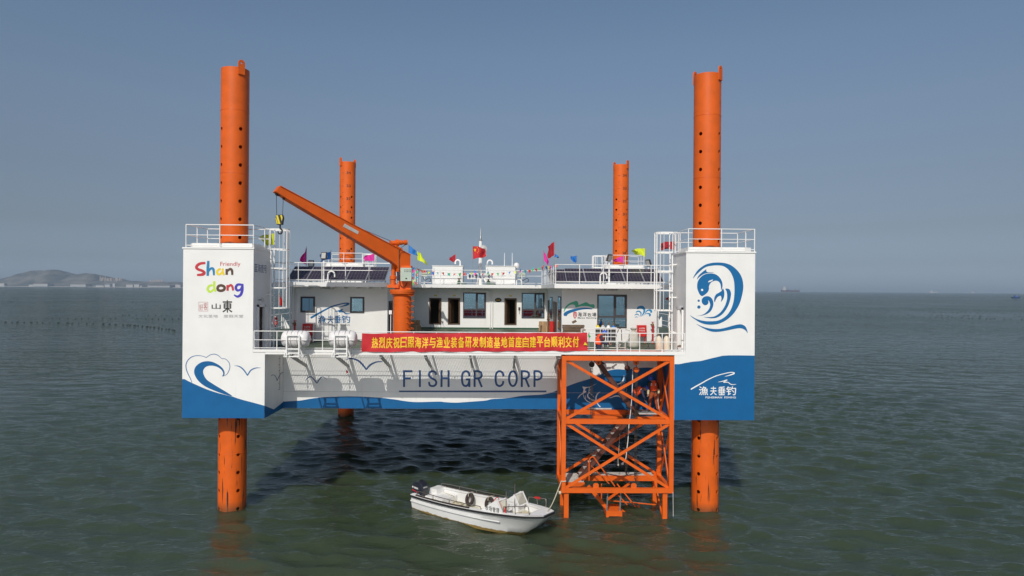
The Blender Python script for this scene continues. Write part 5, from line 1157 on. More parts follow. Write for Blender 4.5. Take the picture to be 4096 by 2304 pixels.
# winch on the boom heel
w0 = bo(*c3([(1770, 985)])[0]) + BT * .2; w1 = bo(*c3([(1985, 975)])[0]) + BT * .0; wd = (w1 - w0).normalized(); Lw = (w1 - w0).length
b = MB().lathe(w0, [(.0, 0), (.15, 0), (.15, .03), (.115, .03), (.115, .28), (.15, .28), (.15, .33), (.165, .33), (.165, .42), (.12, .44), (.12, .6), (.09, .62), (.09, Lw - .16), (.125, Lw - .15), (.125, Lw), (0, Lw)], 18, wd); b.build('winch', ORANGE, crane, 40)
b = MB().prism([bo(x, y) for x, y in c3([(1775, 1080), (1830, 1018), (1935, 1075), (1912, 1085), (1830, 1035)])], BT * .4); b.build('winch_seat', ORANGE, crane)
b = MB().tube([w0 + V((0, 0, .12)), bo(*c3([(1500, 838)])[0]) + BT * .2, bo(*c3([(1160, 690)])[0]) + BT * .2, bo(*c3([(160, 150)])[0]) + BT * .2], .012, 5); b.build('hoist_cable', DROPE, crane)
HB = bo(*c3([(165, 650)])[0]) + BT * .2
b = MB().tube([bo(*c3([(110, 262)])[0]) + BT * .15, HB + V((-.13, 0, .2))], .012, 5).tube([bo(*c3([(222, 360)])[0]) + BT * .25, HB + V((.12, 0, .22))], .012, 5); b.build('fall_cable', DROPE, crane)
b = MB().lathe(bo(*c3([(140, 258)])[0]) + BT * .21, [(.0, -.05), (.12, -.05), (.09, 0), (.12, .05), (0, .05)], 16, BT); b.build('sheave', BLACK, crane)
b = MB().lathe(bo(*c3([(222, 335)])[0]) + BT * .21 + V((0, 0, .03)), [(.05, -.08), (.05, .08)], 8, (0, 0, 1)); b.build('anchor_shackle', BRORG, crane)
hx = lambda L, y: [HB + V((x, y, z)) for x, z in L]
out = [(-.12, .22), (.13, .24), (.17, .1), (.13, -.2), (-.1, -.2), (-.17, .02)]
hk = MB().prism(hx(out, -.09), (0, .18, 0)).build('hook_block', BLACK, crane)
b = MB()
for L in ([(-.13, .2), (-.05, .2), (.06, -.17), (-.03, -.17)], [(.05, .21), (.12, .22), (.15, .1), (.12, -.05)], [(-.155, .06), (-.1, -.17), (-.05, -.17), (-.13, .1)]): b.prism(hx(L, -.096), (0, .004, 0))
b.build('hazard_stripe', YHAZ, hk)
P = [HB + V((.02, 0, -.2)), HB + V((.02, 0, -.36))] + [HB + V((.02 + .09 * math.sin(a), 0, -.48 + .11 * math.cos(a))) for a in [i * .45 for i in range(0, 12)]]
MB().tube(cr(P, 3), [.035] * (len(cr(P, 3)) - 6) + [.03, .028, .024, .02, .015, .008], 8).build('hook', BLACK, hk, True)
p, q = bx(1602, 1071, 1645.5, 1124, 32.98); t_ = MB().box(p.x, q.x, 32.98, 33.3, q.z, p.z).build('control_cabinet', PANBX, crane)
b = MB()
for i in range(5):
    for j in range(2): b.lathe((p.x + .2 + i * .07, 32.98, p.z - .1 - j * .08), [(.02, 0), (.02, .015), (0, .015)], 8, (0, -1, 0))
b.build('push_button', DKFR, t_); MB().box(p.x + .24, p.x + .32, 32.97, 32.979, q.z + .09, q.z + .15).build('nameplate', INK, t_)
b = MB().tube(cr([at(x, y, 33.28) for x, y in [(1597, 1000), (1597, 1060), (1598, 1120), (1601, 1140), (1616, 1149), (1628, 1130)]], 5), .018, 6).tube(cr([w1 + V((0, 0, -.1)), at(1612, 985, 33.2), at(1600, 1000, 33.2), at(1597, 1030, 33.25)], 5), .012, 5); b.build('cable', DROPE, crane)
p = at(1566, 1249, 33.9); solo('wall_switch_box', MB().box(p.x - .08, p.x + .06, 33.6, 33.75, p.z - .09, p.z + .1).tube([(p.x, 33.68, ZD), (p.x, 33.68, p.z)], .02, 6), WRITE, 'small white switch box on a thin post left of the crane column', 'switch box')

# ================================================================ deck things
BQ = [at(1448.5, 1333, YF - .02), at(2348.5, 1330, YF - .02), at(2350, 1403, YF - .02), at(1445.5, 1408, YF - .02)]
def bpt(u, v):
    q = BQ[0].lerp(BQ[1], u).lerp(BQ[3].lerp(BQ[2], u), v)
    q.y -= .02 + .012 * math.sin(u * 60 + v * 4) * (.3 + v) + .014 * math.sin(u * 23 - v * 7) + .004 * math.sin(u * 115 + v * 9)
    q.z += (.012 * math.sin(u * 40) + .006 * math.sin(u * 90)) * v - .02 * math.sin(u * math.pi * 9) ** 2 * (1 - v)
    return q
ban = thing('banner', 'long red cloth banner with yellow characters on the deck railing', 'banner', BQ[3])
n, k = 420, 12; vs = [bpt(i / n, j / k) for j in range(k + 1) for i in range(n + 1)]
MB().add(vs, [(j * (n + 1) + i, j * (n + 1) + i + 1, (j + 1) * (n + 1) + i + 1, (j + 1) * (n + 1) + i) for j in range(k) for i in range(n)]).build('cloth', REDC, ban, True, recalc=False)
b = MB(); T_ = '热烈庆祝日照海洋与渔业装备研发制造基地首座自建平台顺利交付'
for i, ch in enumerate(T_):
    x0 = 1487 + i * (2318 - 1487) / 29; u0, u1 = (x0 - 1447) / 902, (x0 + 25.5 - 1447) / 902
    vs, fs_, _ = glyphs(ch)
    for j, (du, dv) in enumerate(((0, 0), (.035, 0), (-.035, 0), (0, .02), (0, -.02))):
        P = []
        for u, v in vs:
            q = bpt(u0 + (u1 - u0) * (u * .94 + .03 + du), .80 - .6 * (v * .96 + .02 + dv)); q.y -= .014 + .0008 * j; P.append(q)
        b.add(P, fs_)
b.build('banner_lettering', GOLD, ban, recalc=False)
b = MB().sheet([at(x, y, YF - .09) for x, y in ((2340, 1368), (2351, 1381), (2334, 1380))]); b.build('pennant_scrap', YHAZ, ban)

def raft(px, label):
    c0 = at(px, 1355, YF - .28); t = thing('life_raft', label, 'life raft', (c0.x, c0.y, ZD - .2), 'life raft canisters on the deck edge')
    L, r = .57, .35
    prof = [(.0, -L), (.2, -L + .0), (.29, -L + .05), (.335, -L + .14), (.35, -L + .22), (.35, -.02), (.36, -.02), (.36, .02), (.35, .02), (.35, L - .22), (.335, L - .14), (.29, L - .05), (.2, L), (0, L)]
    can = MB().lathe(c0, prof, 28, (1, 0, 0)).build('canister', RAFT, t, 35)
    b = MB()
    for k in (-.3, -.12, .14, .32): b.lathe(c0 + V((k, 0, 0)), [(.351, -.012), (.358, -.012), (.358, .012), (.351, .012)], 28, (1, 0, 0))
    b.build('strap', GREY, can)
    MB().obox(c0 + V((0, -.005, -.03)), (L * .98, 0, 0), (0, .37, 0), (0, 0, .012)).build('seam_flange', RAFT, can)
    b = MB(); a = [c0 + V((x, -.29 - (0 if z < .2 else -.04), z)) for x, z in [(-.1, .21), (.1, .21), (.05, .235), (-.06, .24)]]; b.sheet(a); b.build('green_mark', HGREEN, can)
    b = MB(); zb = ZD - .12; y0 = c0.y - .3; y1 = YF - .01
    for sx in (-.26, .26):
        b.bar((c0.x + sx, y0 - .12, zb + .05), (c0.x + sx, y0 - .1, c0.z + .18), .06, .05, (1, 0, 0)).bar((c0.x + sx, y0, c0.z - .36), (c0.x + sx, y1 + .1, c0.z - .36), .05, .06).bar((c0.x + sx * 1.5, y0, zb), (c0.x + sx * 1.5, y1, zb), .05, .06).bar((c0.x + sx * 1.45, y0 - .02, zb + .02), (c0.x + sx, y0 - .06, c0.z - .33), .045, .045).bar((c0.x + sx, y1, zb + .03), (c0.x + sx, y1 + .02, c0.z - .3), .06, .06)
    b.bar((c0.x - .28, y0 - .1, c0.z + .17), (c0.x + .28, y0 - .1, c0.z + .17), .05, .05).bar((c0.x - .28, y0 - .08, c0.z - .4), (c0.x + .28, y0 - .08, c0.z - .4), .05, .05).bar((c0.x - .42, y0, zb), (c0.x + .42, y0, zb), .05, .05).bar((c0.x - .3, y0 - .05, zb + .15), (c0.x + .3, y0 - .05, zb + .15), .05, .05)
    b.build('cradle', WHT2, t)
raft(1183.5, 'white life raft canister nearest the rainbow lettered tower'); raft(1372, 'white life raft canister nearest the red banner')
def hydrant(px, Y, ytop, label):
    p = at(px, ytop, Y); t = thing('fire_hydrant', label, 'hydrant', (p.x, Y, ZD), 'red fire hydrants')
    MB().tube([(p.x, Y, ZD), (p.x, Y, p.z - .22)], .045, 10).lathe((p.x, Y, p.z - .27), [(.085, 0), (.085, .035), (.0, .035)], 12).build('standpipe', RED, t, 50)
    v = MB().lathe((p.x, Y, p.z - .23), [(.06, 0), (.075, .06), (.05, .12), (.025, .14), (.025, .2)], 12).tube([(p.x, Y, p.z - .16), (p.x - .11, Y - .04, p.z - .17)], .04, 8).build('valve', BRASS, t, 50)
    MB().lathe((p.x, Y, p.z - .03), [(.085, -.012), (.09, 0), (.085, .012), (.0, .012)], 12).build('handwheel', RED, v)
hydrant(1179, YW - .35, 1281, 'red hydrant with brass valve at the left wing corner'); hydrant(2611, YW - .3, 1286, 'red hydrant with brass valve right of the open hose cabinet')
def hose(px0, py0, px1, py1, Y, label):
    p, q = at(px0, py0, Y), at(px1, py1, Y); t = thing('fire_hose_cabinet', label, 'fire cabinet', (p.x, Y, ZD), 'red fire hose cabinets')
    MB().box(p.x, q.x, Y, Y + .22, q.z, p.z).build('cabinet', RED, t); MB().box(p.x + .015, q.x - .015, Y - .016, Y - .002, q.z + .015, p.z - .015).build('door', RED, t)
    b = MB().bar((p.x + .06, Y + .1, ZD), (p.x + .06, Y + .1, q.z), .04, .04).bar((q.x - .06, Y + .1, ZD), (q.x - .06, Y + .1, q.z), .04, .04); b.build('leg', RED, t)
    w_, h_ = q.x - p.x, p.z - q.z; b = MB()
    lettering(b, '水龙带箱', [V((p.x + w_ * .17, Y - .02, p.z - h_ * .2)), V((p.x + w_ * .8, Y - .02, p.z - h_ * .2)), V((p.x + w_ * .8, Y - .02, p.z - h_ * .34)), V((p.x + w_ * .17, Y - .02, p.z - h_ * .34))])
    lettering(b, 'FIRE HOSE BOX', [V((p.x + w_ * .17, Y - .02, p.z - h_ * .42)), V((p.x + w_ * .83, Y - .02, p.z - h_ * .42)), V((p.x + w_ * .83, Y - .02, p.z - h_ * .52)), V((p.x + w_ * .17, Y - .02, p.z - h_ * .52))], .01); b.build('cabinet_lettering', WRITE, t)
hose(1210, 1295, 1248, 1342, YW - .4, 'red fire hose cabinet behind the first life raft'); hose(2550, 1301, 2586, 1347, YW - .35, 'red fire hose cabinet below the blue splash mural')
b = MB(); x = at(1253, 1330, YW - .25).x; b.tube(cr([(x, YW - .25, ZD), (x, YW - .25, ZD + .75), (x + .06, YW - .25, ZD + .88), (x + .17, YW - .25, ZD + .86), (x + .2, YW - .25, ZD + .7)], 4), .045, 8); solo('gooseneck_vent', b, WHT2, 'white gooseneck vent on the deck right of the left hose cabinet', 'vent', 'gooseneck vents', 50)
# boxes
def carton(px, py, Y, wd, dp, ht, label, flaps=True, rot=0.):
    p = at(px, py, Y); t = thing('cardboard_box', label, 'box', (0, 0, 0), 'cardboard boxes on the deck')
    MB().box(-wd / 2, wd / 2, -dp / 2, dp / 2, 0, ht).build('carton', BOX, t)
    if flaps:
        for s in (-1, 1): MB().obox((s * (wd / 2 + .06), 0, ht + .05), (.09, 0, .07 * s * -1), (0, dp / 2, 0), (0, 0, .006)).build('flap', BOX, t)
    MB().box(-.03, .03, -dp / 2 - .003, dp / 2 + .003, ht * .0 + .002, ht + .003).build('tape', mat('parcel_tape', (.5, .36, .2), .4), t)
    t.location = (p.x, Y, ZD if isinstance(ht, float) and py > 0 else ZD); t.rotation_euler = (0, 0, rot); return t
carton(2184, 1310, 41.5, .6, .5, .56, 'large open cardboard box in the courtyard near the right wing', True, .1); o = carton(2172, 1310, 42.3, .5, .4, .78, 'taller cardboard box behind the open box near the right wing', False, -.1)
carton(1664, 1310, 43.5, .62, .5, .42, 'flat cardboard box beside the crane column', True, .2); carton(1661, 1300, 44.2, .55, .45, .72, 'dark cardboard box standing behind the flat box by the crane', False)
# extinguisher at the courtyard corner
p = at(2206, 1300, 40.5); t = thing('fire_extinguisher_cabinet', 'tall red cabinet against the right wing side wall', 'fire cabinet', (p.x, 40.5, ZD)); MB().box(p.x - .12, p.x + .1, 40.3, 40.7, ZD, ZD + .88).build('cabinet', RED, t)
MB().lathe((p.x - .2, 40.4, ZD), [(.05, 0), (.05, .95), (.1, .97), (.1, 1.02), (.06, 1.05), (.07, 1.2), (.03, 1.25), (.03, 1.4)], 10).build('standpipe', BRASS, t)
# planks
for i in range(6):
    x0, x1 = at(2248 + rng.uniform(-1, 4), 1300, 34.6).x, at(2338 + rng.uniform(-6, 3), 1300, 34.6).x
    zz = ZD + .42 + i * .095
    if i == 0:
        base = MB().box(x0 + .1, x0 + .22, 34.4, 34.9, ZD, ZD + .41).box(x1 - .25, x1 - .12, 34.4, 34.9, ZD, ZD + .41)
        solo('timber_trestle', base, WOOD, 'low timber supports under the plank pile', 'trestle')
    solo('wooden_plank', MB().box(x0, x1, 34.38 + rng.uniform(-.03, .03), 34.75, zz, zz + rng.uniform(.06, .085)), WOOD, ('lowest', 'second lowest', 'third lowest', 'third highest', 'second highest', 'topmost')[i] + ' weathered plank in the pile below the green hill mural', 'plank', 'weathered planks')
p = at(2297, 1287, 34.5); solo('wood_offcut', MB().obox(p, (.1, 0, .05), (0, .05, 0), (-.03, 0, .05)), WOOD, 'short wood offcut lying on top of the plank pile', 'offcut')
# gas cylinders
def cylinder(px, ytop, Y, r, m, mt, label, grp, z0=ZD, h=None):
    p = at(px, ytop, Y); h = (p.z - z0) if h is None else h; t = thing('gas_cylinder', label, 'gas cylinder', (p.x, Y, z0), grp)
    MB().lathe((p.x, Y, z0), [(r * .9, 0), (r, .03), (r, h - .38), (r * .93, h - .3), (r * .7, h - .22), (r * .35, h - .17), (.04, h - .15)], 18).build('tank', m, t, 40)
    MB().lathe((p.x, Y, z0 + h - .16), [(.045, 0), (.045, .05), (.02, .055), (.03, .08), (.03, .13), (.012, .16)], 8).build('valve', BRASS, t)
    if mt: MB().lathe((p.x, Y, z0), [(r * .945, h - .3), (r * .72, h - .217), (r * .37, h - .167)], 18).build('shoulder_band', mt, t, 40)
    return t
for px, m, mt, lb in ((2391, STEELG, YHAZ, 'grey gas cylinder at the left end of the rack'), (2412, STEELG, LGREY, 'grey gas cylinder second from the left on the rack'), (2434, STEELB, RAFT, 'navy gas cylinder with white daubed shoulder on the rack'), (2454, STEELG, BLU, 'grey gas cylinder with blue shoulder on the rack')):
    cylinder(px, 1287 + (2 if px > 2440 else 0), 33.5, .112, m, mt, lb, 'gas cylinders on the rack', ZD + .05)
t = thing('cylinder_rack', 'white pipe rack holding four tall gas cylinders', 'rack', at(2424, 1380, 33.4)); x0, x1 = at(2379, 1320, 33.3).x, at(2467, 1320, 33.3).x
b = MB()
for z in (.9, .48): b.tube([(x0, 33.3, ZD + z), (x1, 33.3, ZD + z)], .03 if z > .5 else .018, 8)
b.build('rail', WHT2, t)
for k in (.02, .6, .98): MB().tube([(x0 + (x1 - x0) * k, 33.3, ZD), (x0 + (x1 - x0) * k, 33.3, ZD + .9)], .018, 8).build('post', WHT2, t)
for px, lb in ((2635, 'chipped cream gas cylinder left of its twin by the fish tower'), (2666, 'chipped cream gas cylinder right of its twin by the fish tower')):
    cylinder(px, 1334, 31.4, .15, CREAM, None, lb, 'cream gas cylinders', ZD, .82)
p = at(2534, 1360, 33.2); t = thing('cloth_sack', 'pale woven sack tied at the neck below the hose cabinet', 'sack', (p.x, 33.2, ZD)); MB().lathe((p.x, 33.2, ZD), [(.26, 0), (.3, .06), (.28, .3), (.24, .55), (.22, .68), (.1, .76), (.09, .8), (.17, .9), (.1, .93)], 14).build('bag', mat('woven_sack', (.55, .53, .46), .9, dirt=.1, scale=9, bump=.3), t, 50); MB().tube([(p.x + .1 * math.cos(a), 33.2 + .1 * math.sin(a), ZD + .78) for a in [i * .6 for i in range(10)]], .014, 5, True).build('tie', ROPE, t)
p = at(2720, 1392, 30.0); t = thing('paint_bucket', 'white bucket at the foot of the fish mural tower', 'bucket', (p.x, 30, ZD)); MB().lathe((p.x, 30, ZD), [(.11, 0), (.14, .26), (.145, .27), (.13, .27), (.1, .02), (0, .02)], 16).build('pail', RAFT, t, 40); MB().tube([(p.x + .14 * math.cos(a), 30 - .06, ZD + .25 - .1 * math.sin(a)) for a in [i * math.pi / 8 for i in range(9)]], .008, 5).build('handle', DKFR, t); MB().lathe((p.x, 30, ZD + .27), [(.13, 0), (.11, .06), (0, .1)], 10).build('rags', WOOD, t, 40)
p = at(1104, 1283, 44.8); t = thing('lifebuoy', 'red and white lifebuoy on the left side railing', 'lifebuoy', (XL0 - 1.1, 44.6, ZD)); MB().tube([(XL0 - 1.08, 44.6 + .3 * math.cos(a), ZD + .55 + .3 * math.sin(a)) for a in [i * math.pi / 12 for i in range(24)]], .075, 8, True).build('ring', RED, t, True)
for a in (.3, 1.87, 3.44, 5.0): MB().tube([(XL0 - 1.08, 44.6 + .3 * math.cos(a + d_), ZD + .55 + .3 * math.sin(a + d_)) for d_ in (-.15, 0, .15)], .081, 8).build('white_band', RAFT, t, True)
# bent pipes and cable by the landing
t = thing('bent_pipe', 'rusty bent pipe stand hooked over right of the gas cylinders', 'pipe', at(2483, 1400, 31.8)); MB().tube(cr([(at(2488, 1330, 31.8).x, 31.8, ZD), (at(2486, 1330, 31.8).x, 31.8, ZD + .8), (at(2483, 1320, 31.8).x, 31.8, ZD + .95), (at(2475, 1322, 31.8).x, 31.8, ZD + .93), (at(2465, 1345, 31.8).x, 31.8, ZD + .6)], 5), .018, 6).build('tube', BRORG, t, 50)
t = thing('cable_coil', 'grey coil of rope hanging on the landing railing', 'rope coil', at(2470, 1390, 31.4)); p = at(2470, 1383, 31.45)
b = MB()
for k in range(4): b.tube([p + V((.07 * math.cos(a) + .01 * k, .01 * k, .13 * math.sin(a) + .01 * math.sin(k * 3))) for a in [i * math.pi / 8 for i in range(16)]], .012, 5, True)
b.build('loop', LGREY, t, 60)
t = thing('loose_cable', 'thin pale cable slanting down from the sack to the deck', 'cable', at(2474, 1382, 32.2)); MB().tube(cr([at(2474, 1383, 32.2), at(2488, 1374, 32.4), at(2505, 1362, 32.6), at(2520, 1346, 33)], 5), .012, 5).build('line', WROPE, t)
t = thing('tripod_stand', 'crossed dark rods by the cream gas cylinders', 'stand', at(2597, 1395, 32)); MB().tube([at(2582, 1402, 31), at(2612, 1350, 33.2), at(2635, 1338, 33)], .012, 5).tube([at(2590, 1372, 32), at(2600, 1402, 31)], .014, 5).build('rod', DROPE, t)
# ================================================================ BOARDING FRAME
FX0, FX1, FY0, FY1 = 2.64, 7.40, 29.5, 31.74
fr = thing('boarding_frame', 'orange cross braced steel boarding frame standing in the water beside the fish tower', 'steel frame', (5, 30.6, 0))
ZM, ZL = 4.2, 1.22
def beam(p, q, wd=.19, ht=.2, nm='beam', upv=(0, 0, 1)): return MB().chan(p, q, wd, ht, .03, upv).build(nm, ORANGE, fr)
for x in (FX0 + .09, FX1 - .0):
    for y in (FY0, FY1):
        MB().box(x - .095, x + .095, y - .095, y + .095, ZL - .1, 7.03).build('post', ORANGE, fr)
xa, xb = FX0 + .185, FX1 - .095
for y, zs in ((FY0, (6.93, ZM, ZL)), (FY1, (ZM, ZL))):
    for z in zs: MB().box(xa + .001, xb - .001, y - .085, y + .085, z - .1, z + .1).build('beam', ORANGE, fr)
for x in (FX0 + .09, FX1):
    for z in (6.93, ZM, ZL): MB().box(x - .08, x + .08, FY0 + .096, FY1 - .096, z - .1, z + .1).build('beam', ORANGE, fr)
def brace(p, q, dy=0): MB().bar(p, q, .05, .12, (0, 0, 1)).build('diagonal_brace', ORANGE, fr)
for y, bays in ((FY0, ((ZM + .1, 6.83), (ZL + .1, ZM - .1))), (FY1, ((ZL + .1, ZM - .1),))):
    for z0, z1 in bays:
        brace((xa, y - .03, z0), (xb, y - .03, z1)); brace((xa, y + .03, z1), (xb, y + .03, z0))
for x in (FX0 + .09, FX1):
    for z0, z1 in ((ZM + .1, 6.83), (ZL + .1, ZM - .1)):
        brace((x - .03, FY0 + .1, z0), (x - .03, FY1 - .1, z1)); brace((x + .03, FY0 + .1, z1), (x + .03, FY1 - .1, z0))
for x in (2.87, 7.15):
    for y in (29.58, 31.5):
        MB().box(x - .1, x + .1, y - .1, y + .1, -3, ZL - .101).build('lower_leg', ORANGE, fr)
    MB().bar((x, 29.68, -.3), (x, 31.4, 1.0), .06, .1).build('diagonal_brace', ORANGE, fr)
for x in (4.15, 5.79):
    P = [V((x + a, FY0 - .02, ZL + .1 + b_)) for a, b_ in [(-.12, 0), (.12, 0), (.12, .14), (.07, .2), (-.07, .2), (-.12, .14)]]
    MB().prism(P, (0, .04, 0)).lathe((x, FY0 - .03, ZL + .22), [(.045, 0), (.045, .06), (0, .06)], 10, (0, 1, 0)).build('lifting_lug', ORANGE, fr)
MB().box(3.75, 7.0, 31.0, 31.14, ZL - .02, ZL + .2).build('inner_beam', ORANGE, fr); MB().box(2.85, 3.74, 30.1, 30.2, ZL - .02, ZL + .15).build('inner_beam', ORANGE, fr)
def grating(name, x0, x1, y0, y1, z, m=LGREY, par=None):
    b = MB(); n = int((x1 - x0) / .06)
    for i in range(n + 1): b.box(x0 + i * .06 - .012, x0 + i * .06 + .012, y0, y1, z - .03, z)
    for k in range(int((y1 - y0) / .15) + 1): b.box(x0, x1, y0 + k * .15 - .012, y0 + k * .15 + .012, z - .032, z - .002)
    return b.build(name, m, par or fr)
GRT = mat('worn_grating', (.62, .6, .56), .6, dirt=.15, scale=7)
grating('platform_grating', 2.86, 3.7, 30.22, 31.64, ZL + .17, GRT); grating('platform_grating', 3.76, 7.0, 31.15, 31.66, ZL + .21, GRT)
grating('platform_grating', 5.95, 7.28, 30.75, 31.64, ZM + .13, GREY); MB().box(5.9, 7.29, 30.7, 30.745, ZM + .09, ZM + .15).build('platform_edge', LGREY, fr); MB().box(6.0, 7.3, 30.3, 30.42, ZM - .1, ZM + .05).build('inner_beam', ORANGE, fr); MB().box(3.9, 5.2, 31.87, 31.893, ZM + .1, ZM + .16).build('platform_edge', GRT, fr)
MB().box(4.2, 5.6, 31.2, 31.6, ZM - .35, ZM - .1).build('counterweight', ORANGE, fr)
# step block in the water with its guide rods and struts
MB().box(4.64, 5.34, 29.72, 30.75, .02, .24).box(4.64, 4.76, 29.72, 30.2, -.3, .019).box(5.22, 5.34, 29.72, 30.2, -.3, .019).build('landing_step', ORANGE, fr)
for x in (4.68, 5.25): MB().tube([(x, 29.78, .2), (x, 29.62, ZL - .1)], .035, 8).build('guide_rod', GREY, fr)
for p, q, w_ in (((3.95, 30.6, 1.1), (4.75, 30.2, .2), .16), ((3.4, 31.2, 1.1), (4.4, 31.2, .55), .1), ((5.9, 31.0, 1.1), (4.8, 30.6, .45), .09), ((5.3, 30.5, .15), (6.1, 30.0, -.4), .1)): MB().bar(p, q, .06, w_).build('strut', ORANGE, fr)
for P in ([(5.3, 30.9, 1.1), (6.1, 30.6, .15), (6.25, 30.6, .25), (6.25, 30.6, -.3)], [(4.6, 30.9, 1.1), (4.6, 30.9, .3)], [(5.0, 31.0, .3), (6.2, 31.0, .2), (7.1, 31.0, .12)], [(5.15, 31, .8), (5.9, 31, .0)]): MB().tube(P, .03, 6).build('rail', ORANGE, fr, 50)
MB().tube(cr([(3.95, 30.25, ZL + .2), (3.95, 30.25, ZL + 1.0), (4.0, 30.25, ZL + 1.2), (4.13, 30.25, ZL + 1.25), (4.25, 30.25, ZL + 1.1), (5.1, 30.25, ZL - .05)], 4), .03, 6).build('rail', ORANGE, fr, 50)
MB().tube([(4.05, 30.3, ZL + .85), (4.85, 30.3, ZL + .05)], .022, 6).build('rail', ORANGE, fr, 50)
P = [V((FX1 - .05 + a, FY1 - .25, ZL + .1 + c_)) for a, c_ in [(-.1, 0), (.1, 0), (.1, .25), (0, .32), (-.1, .25)]]
MB().prism(P, (0, .03, 0)).prism([p + V((0, .12, 0)) for p in P], (0, .03, 0)).lathe(P[0] + V((.1, -.03, .2)), [(.04, 0), (.04, .22), (0, .22)], 10, (0, 1, 0)).build('hinge_bracket', ORANGE, fr)
def flight(p, q, wd, name, label, steps, grp):
    p, q = V(p), V(q); t = thing('stair_flight', label, 'stairs', q, grp)
    for s in (0, 1):
        o = V((0, wd * s, 0)); MB().chan(p + o, q + o, .1, .2, .02).build('stringer', BRORG, t)
    for k in range(steps):
        c0 = p.lerp(q, (k + .5) / steps); b = MB()
        for j in range(5): b.box(c0.x - .11 + j * .05, c0.x - .085 + j * .05, c0.y + .04, c0.y + wd - .04, c0.z - .01, c0.z + .015)
        b.box(c0.x - .115, c0.x + .12, c0.y + .025, c0.y + .045, c0.z - .03, c0.z + .01).box(c0.x - .115, c0.x + .12, c0.y + wd - .045, c0.y + wd - .025, c0.z - .03, c0.z + .01); b.build('tread', GRT, t)
    return t
flight((4.28, 30.35, 6.75), (6.17, 30.35, 4.2), .62, 'stair', 'upper brown stair flight descending right from the deck to the workers', 9, 'stair flights of the boarding frame')
flight((5.62, 30.3, 4.05), (3.55, 30.3, 1.5), .62, 'stair', 'lower brown stair flight descending left to the bottom grating', 10, 'stair flights of the boarding frame')
# chain hoists
def hoist(px, ptop, py, Y, zend, m, mc, label, block=True):
    p = at(px, py, Y); tp = at(px, ptop, Y); t = thing('chain_hoist', label, 'chain hoist', p, 'chain hoists in the boarding frame')
    if block:
        MB().lathe(p + V((0, -.08, 0)), [(.0, 0), (.11, .01), (.125, .03), (.125, .13), (.11, .15), (0, .16)], 16, (0, 1, 0)).build('hoist_body', m, t, 40)
    MB().tube([p + V((0, 0, .1)), tp], .018, 6).build('top_hook', DROPE, t)
    for dx, dz in ((-.045, 0), (.045, .25), (.0, .12)):
        b = MB(); z = p.z - .1; k = 0; zb = zend + dz
        while z > zb:
            b.bar((p.x + dx, Y + (.02 if dx == 0 else 0), z), (p.x + dx, Y + (.02 if dx == 0 else 0), max(zb, z - .07)), .03 if k % 2 else .012, .012 if k % 2 else .03, (0, 1, 0)); z -= .062; k += 1
        b.build('chain', mc, t)
    MB().tube(cr([(p.x, Y, zend + .05), (p.x, Y, zend - .05), (p.x + .05, Y, zend - .1), (p.x + .02, Y, zend - .16), (p.x - .04, Y, zend - .12)], 4), .02, 6).build('hook', DROPE, t)
CH = mat('rusty_chain', (.06, .045, .03), .6, metal=.4)
hoist(2367, 1440, 1458, 30.9, 1.6, RUBBER, CH, 'brown chain hoist at the top left of the boarding frame')
hoist(2509, 1440, 1473, 31.2, 1.5, BRORG, CH, 'brown chain hoist hanging in the middle of the boarding frame')
hoist(2545, 1441, 1479, 30.0, 1.55, ORANGE, CH, 'bright orange chain hoist under the top beam')
for px, lb in ((2394, 'orange hanging lug plate above the upper stair'), (2545, 'orange hanging lug plate above the bright hoist')):
    p = at(px, 1441, FY0 + .15); t = thing('hanging_lug', lb, 'lug', p, 'lugs under the top beam')
    MB().prism([p + V((a, 0, c_)) for a, c_ in [(-.12, 0), (.12, 0), (.12, -.14), (.06, -.2), (-.06, -.2), (-.12, -.14)]], (0, .06, 0)).build('plate', ORANGE, t); MB().lathe(p + V((0, -.02, -.12)), [(.04, 0), (.04, .1), (0, .1)], 10, (0, 1, 0)).build('pin', DROPE, t)
# ropes
t = thing('white_rope', 'white rope hanging down the frame beside the middle hoist', 'rope', at(2531, 1442, 30.7)); P = [at(x, y, 30.2) for x, y in ((2531, 1442), (2529, 1560), (2523, 1640), (2516, 1700), (2512, 1760), (2507, 1800), (2503, 1835), (2490, 1855))]; MB().tube(cr(P, 4), .02, 6).build('line', WROPE, t, 60); MB().ell(P[-1], .06, .05, .06, 8, 6).build('knot', WROPE, t, True)
t = thing('hanging_line', 'thin pale line with a knot hanging left of the white rope', 'rope', at(2478, 1750, 30.8)); P = [at(x, y, 30.8) for x, y in ((2482, 1700), (2476, 1790), (2472, 1840), (2473, 1860))]; MB().tube(cr(P, 3), .011, 5).build('line', ROPE, t); MB().ell(P[-1], .035, .03, .05, 8, 6).build('knot', ROPE, t, True)
t = thing('hanging_line', 'thin line hanging to the water from the frame corner by the fish tower', 'rope', at(2693, 1970, 29.4)); MB().tube([at(2692, 1968, 29.4), at(2693, 2066, 29.4)], .01, 5).build('line', WROPE, t)

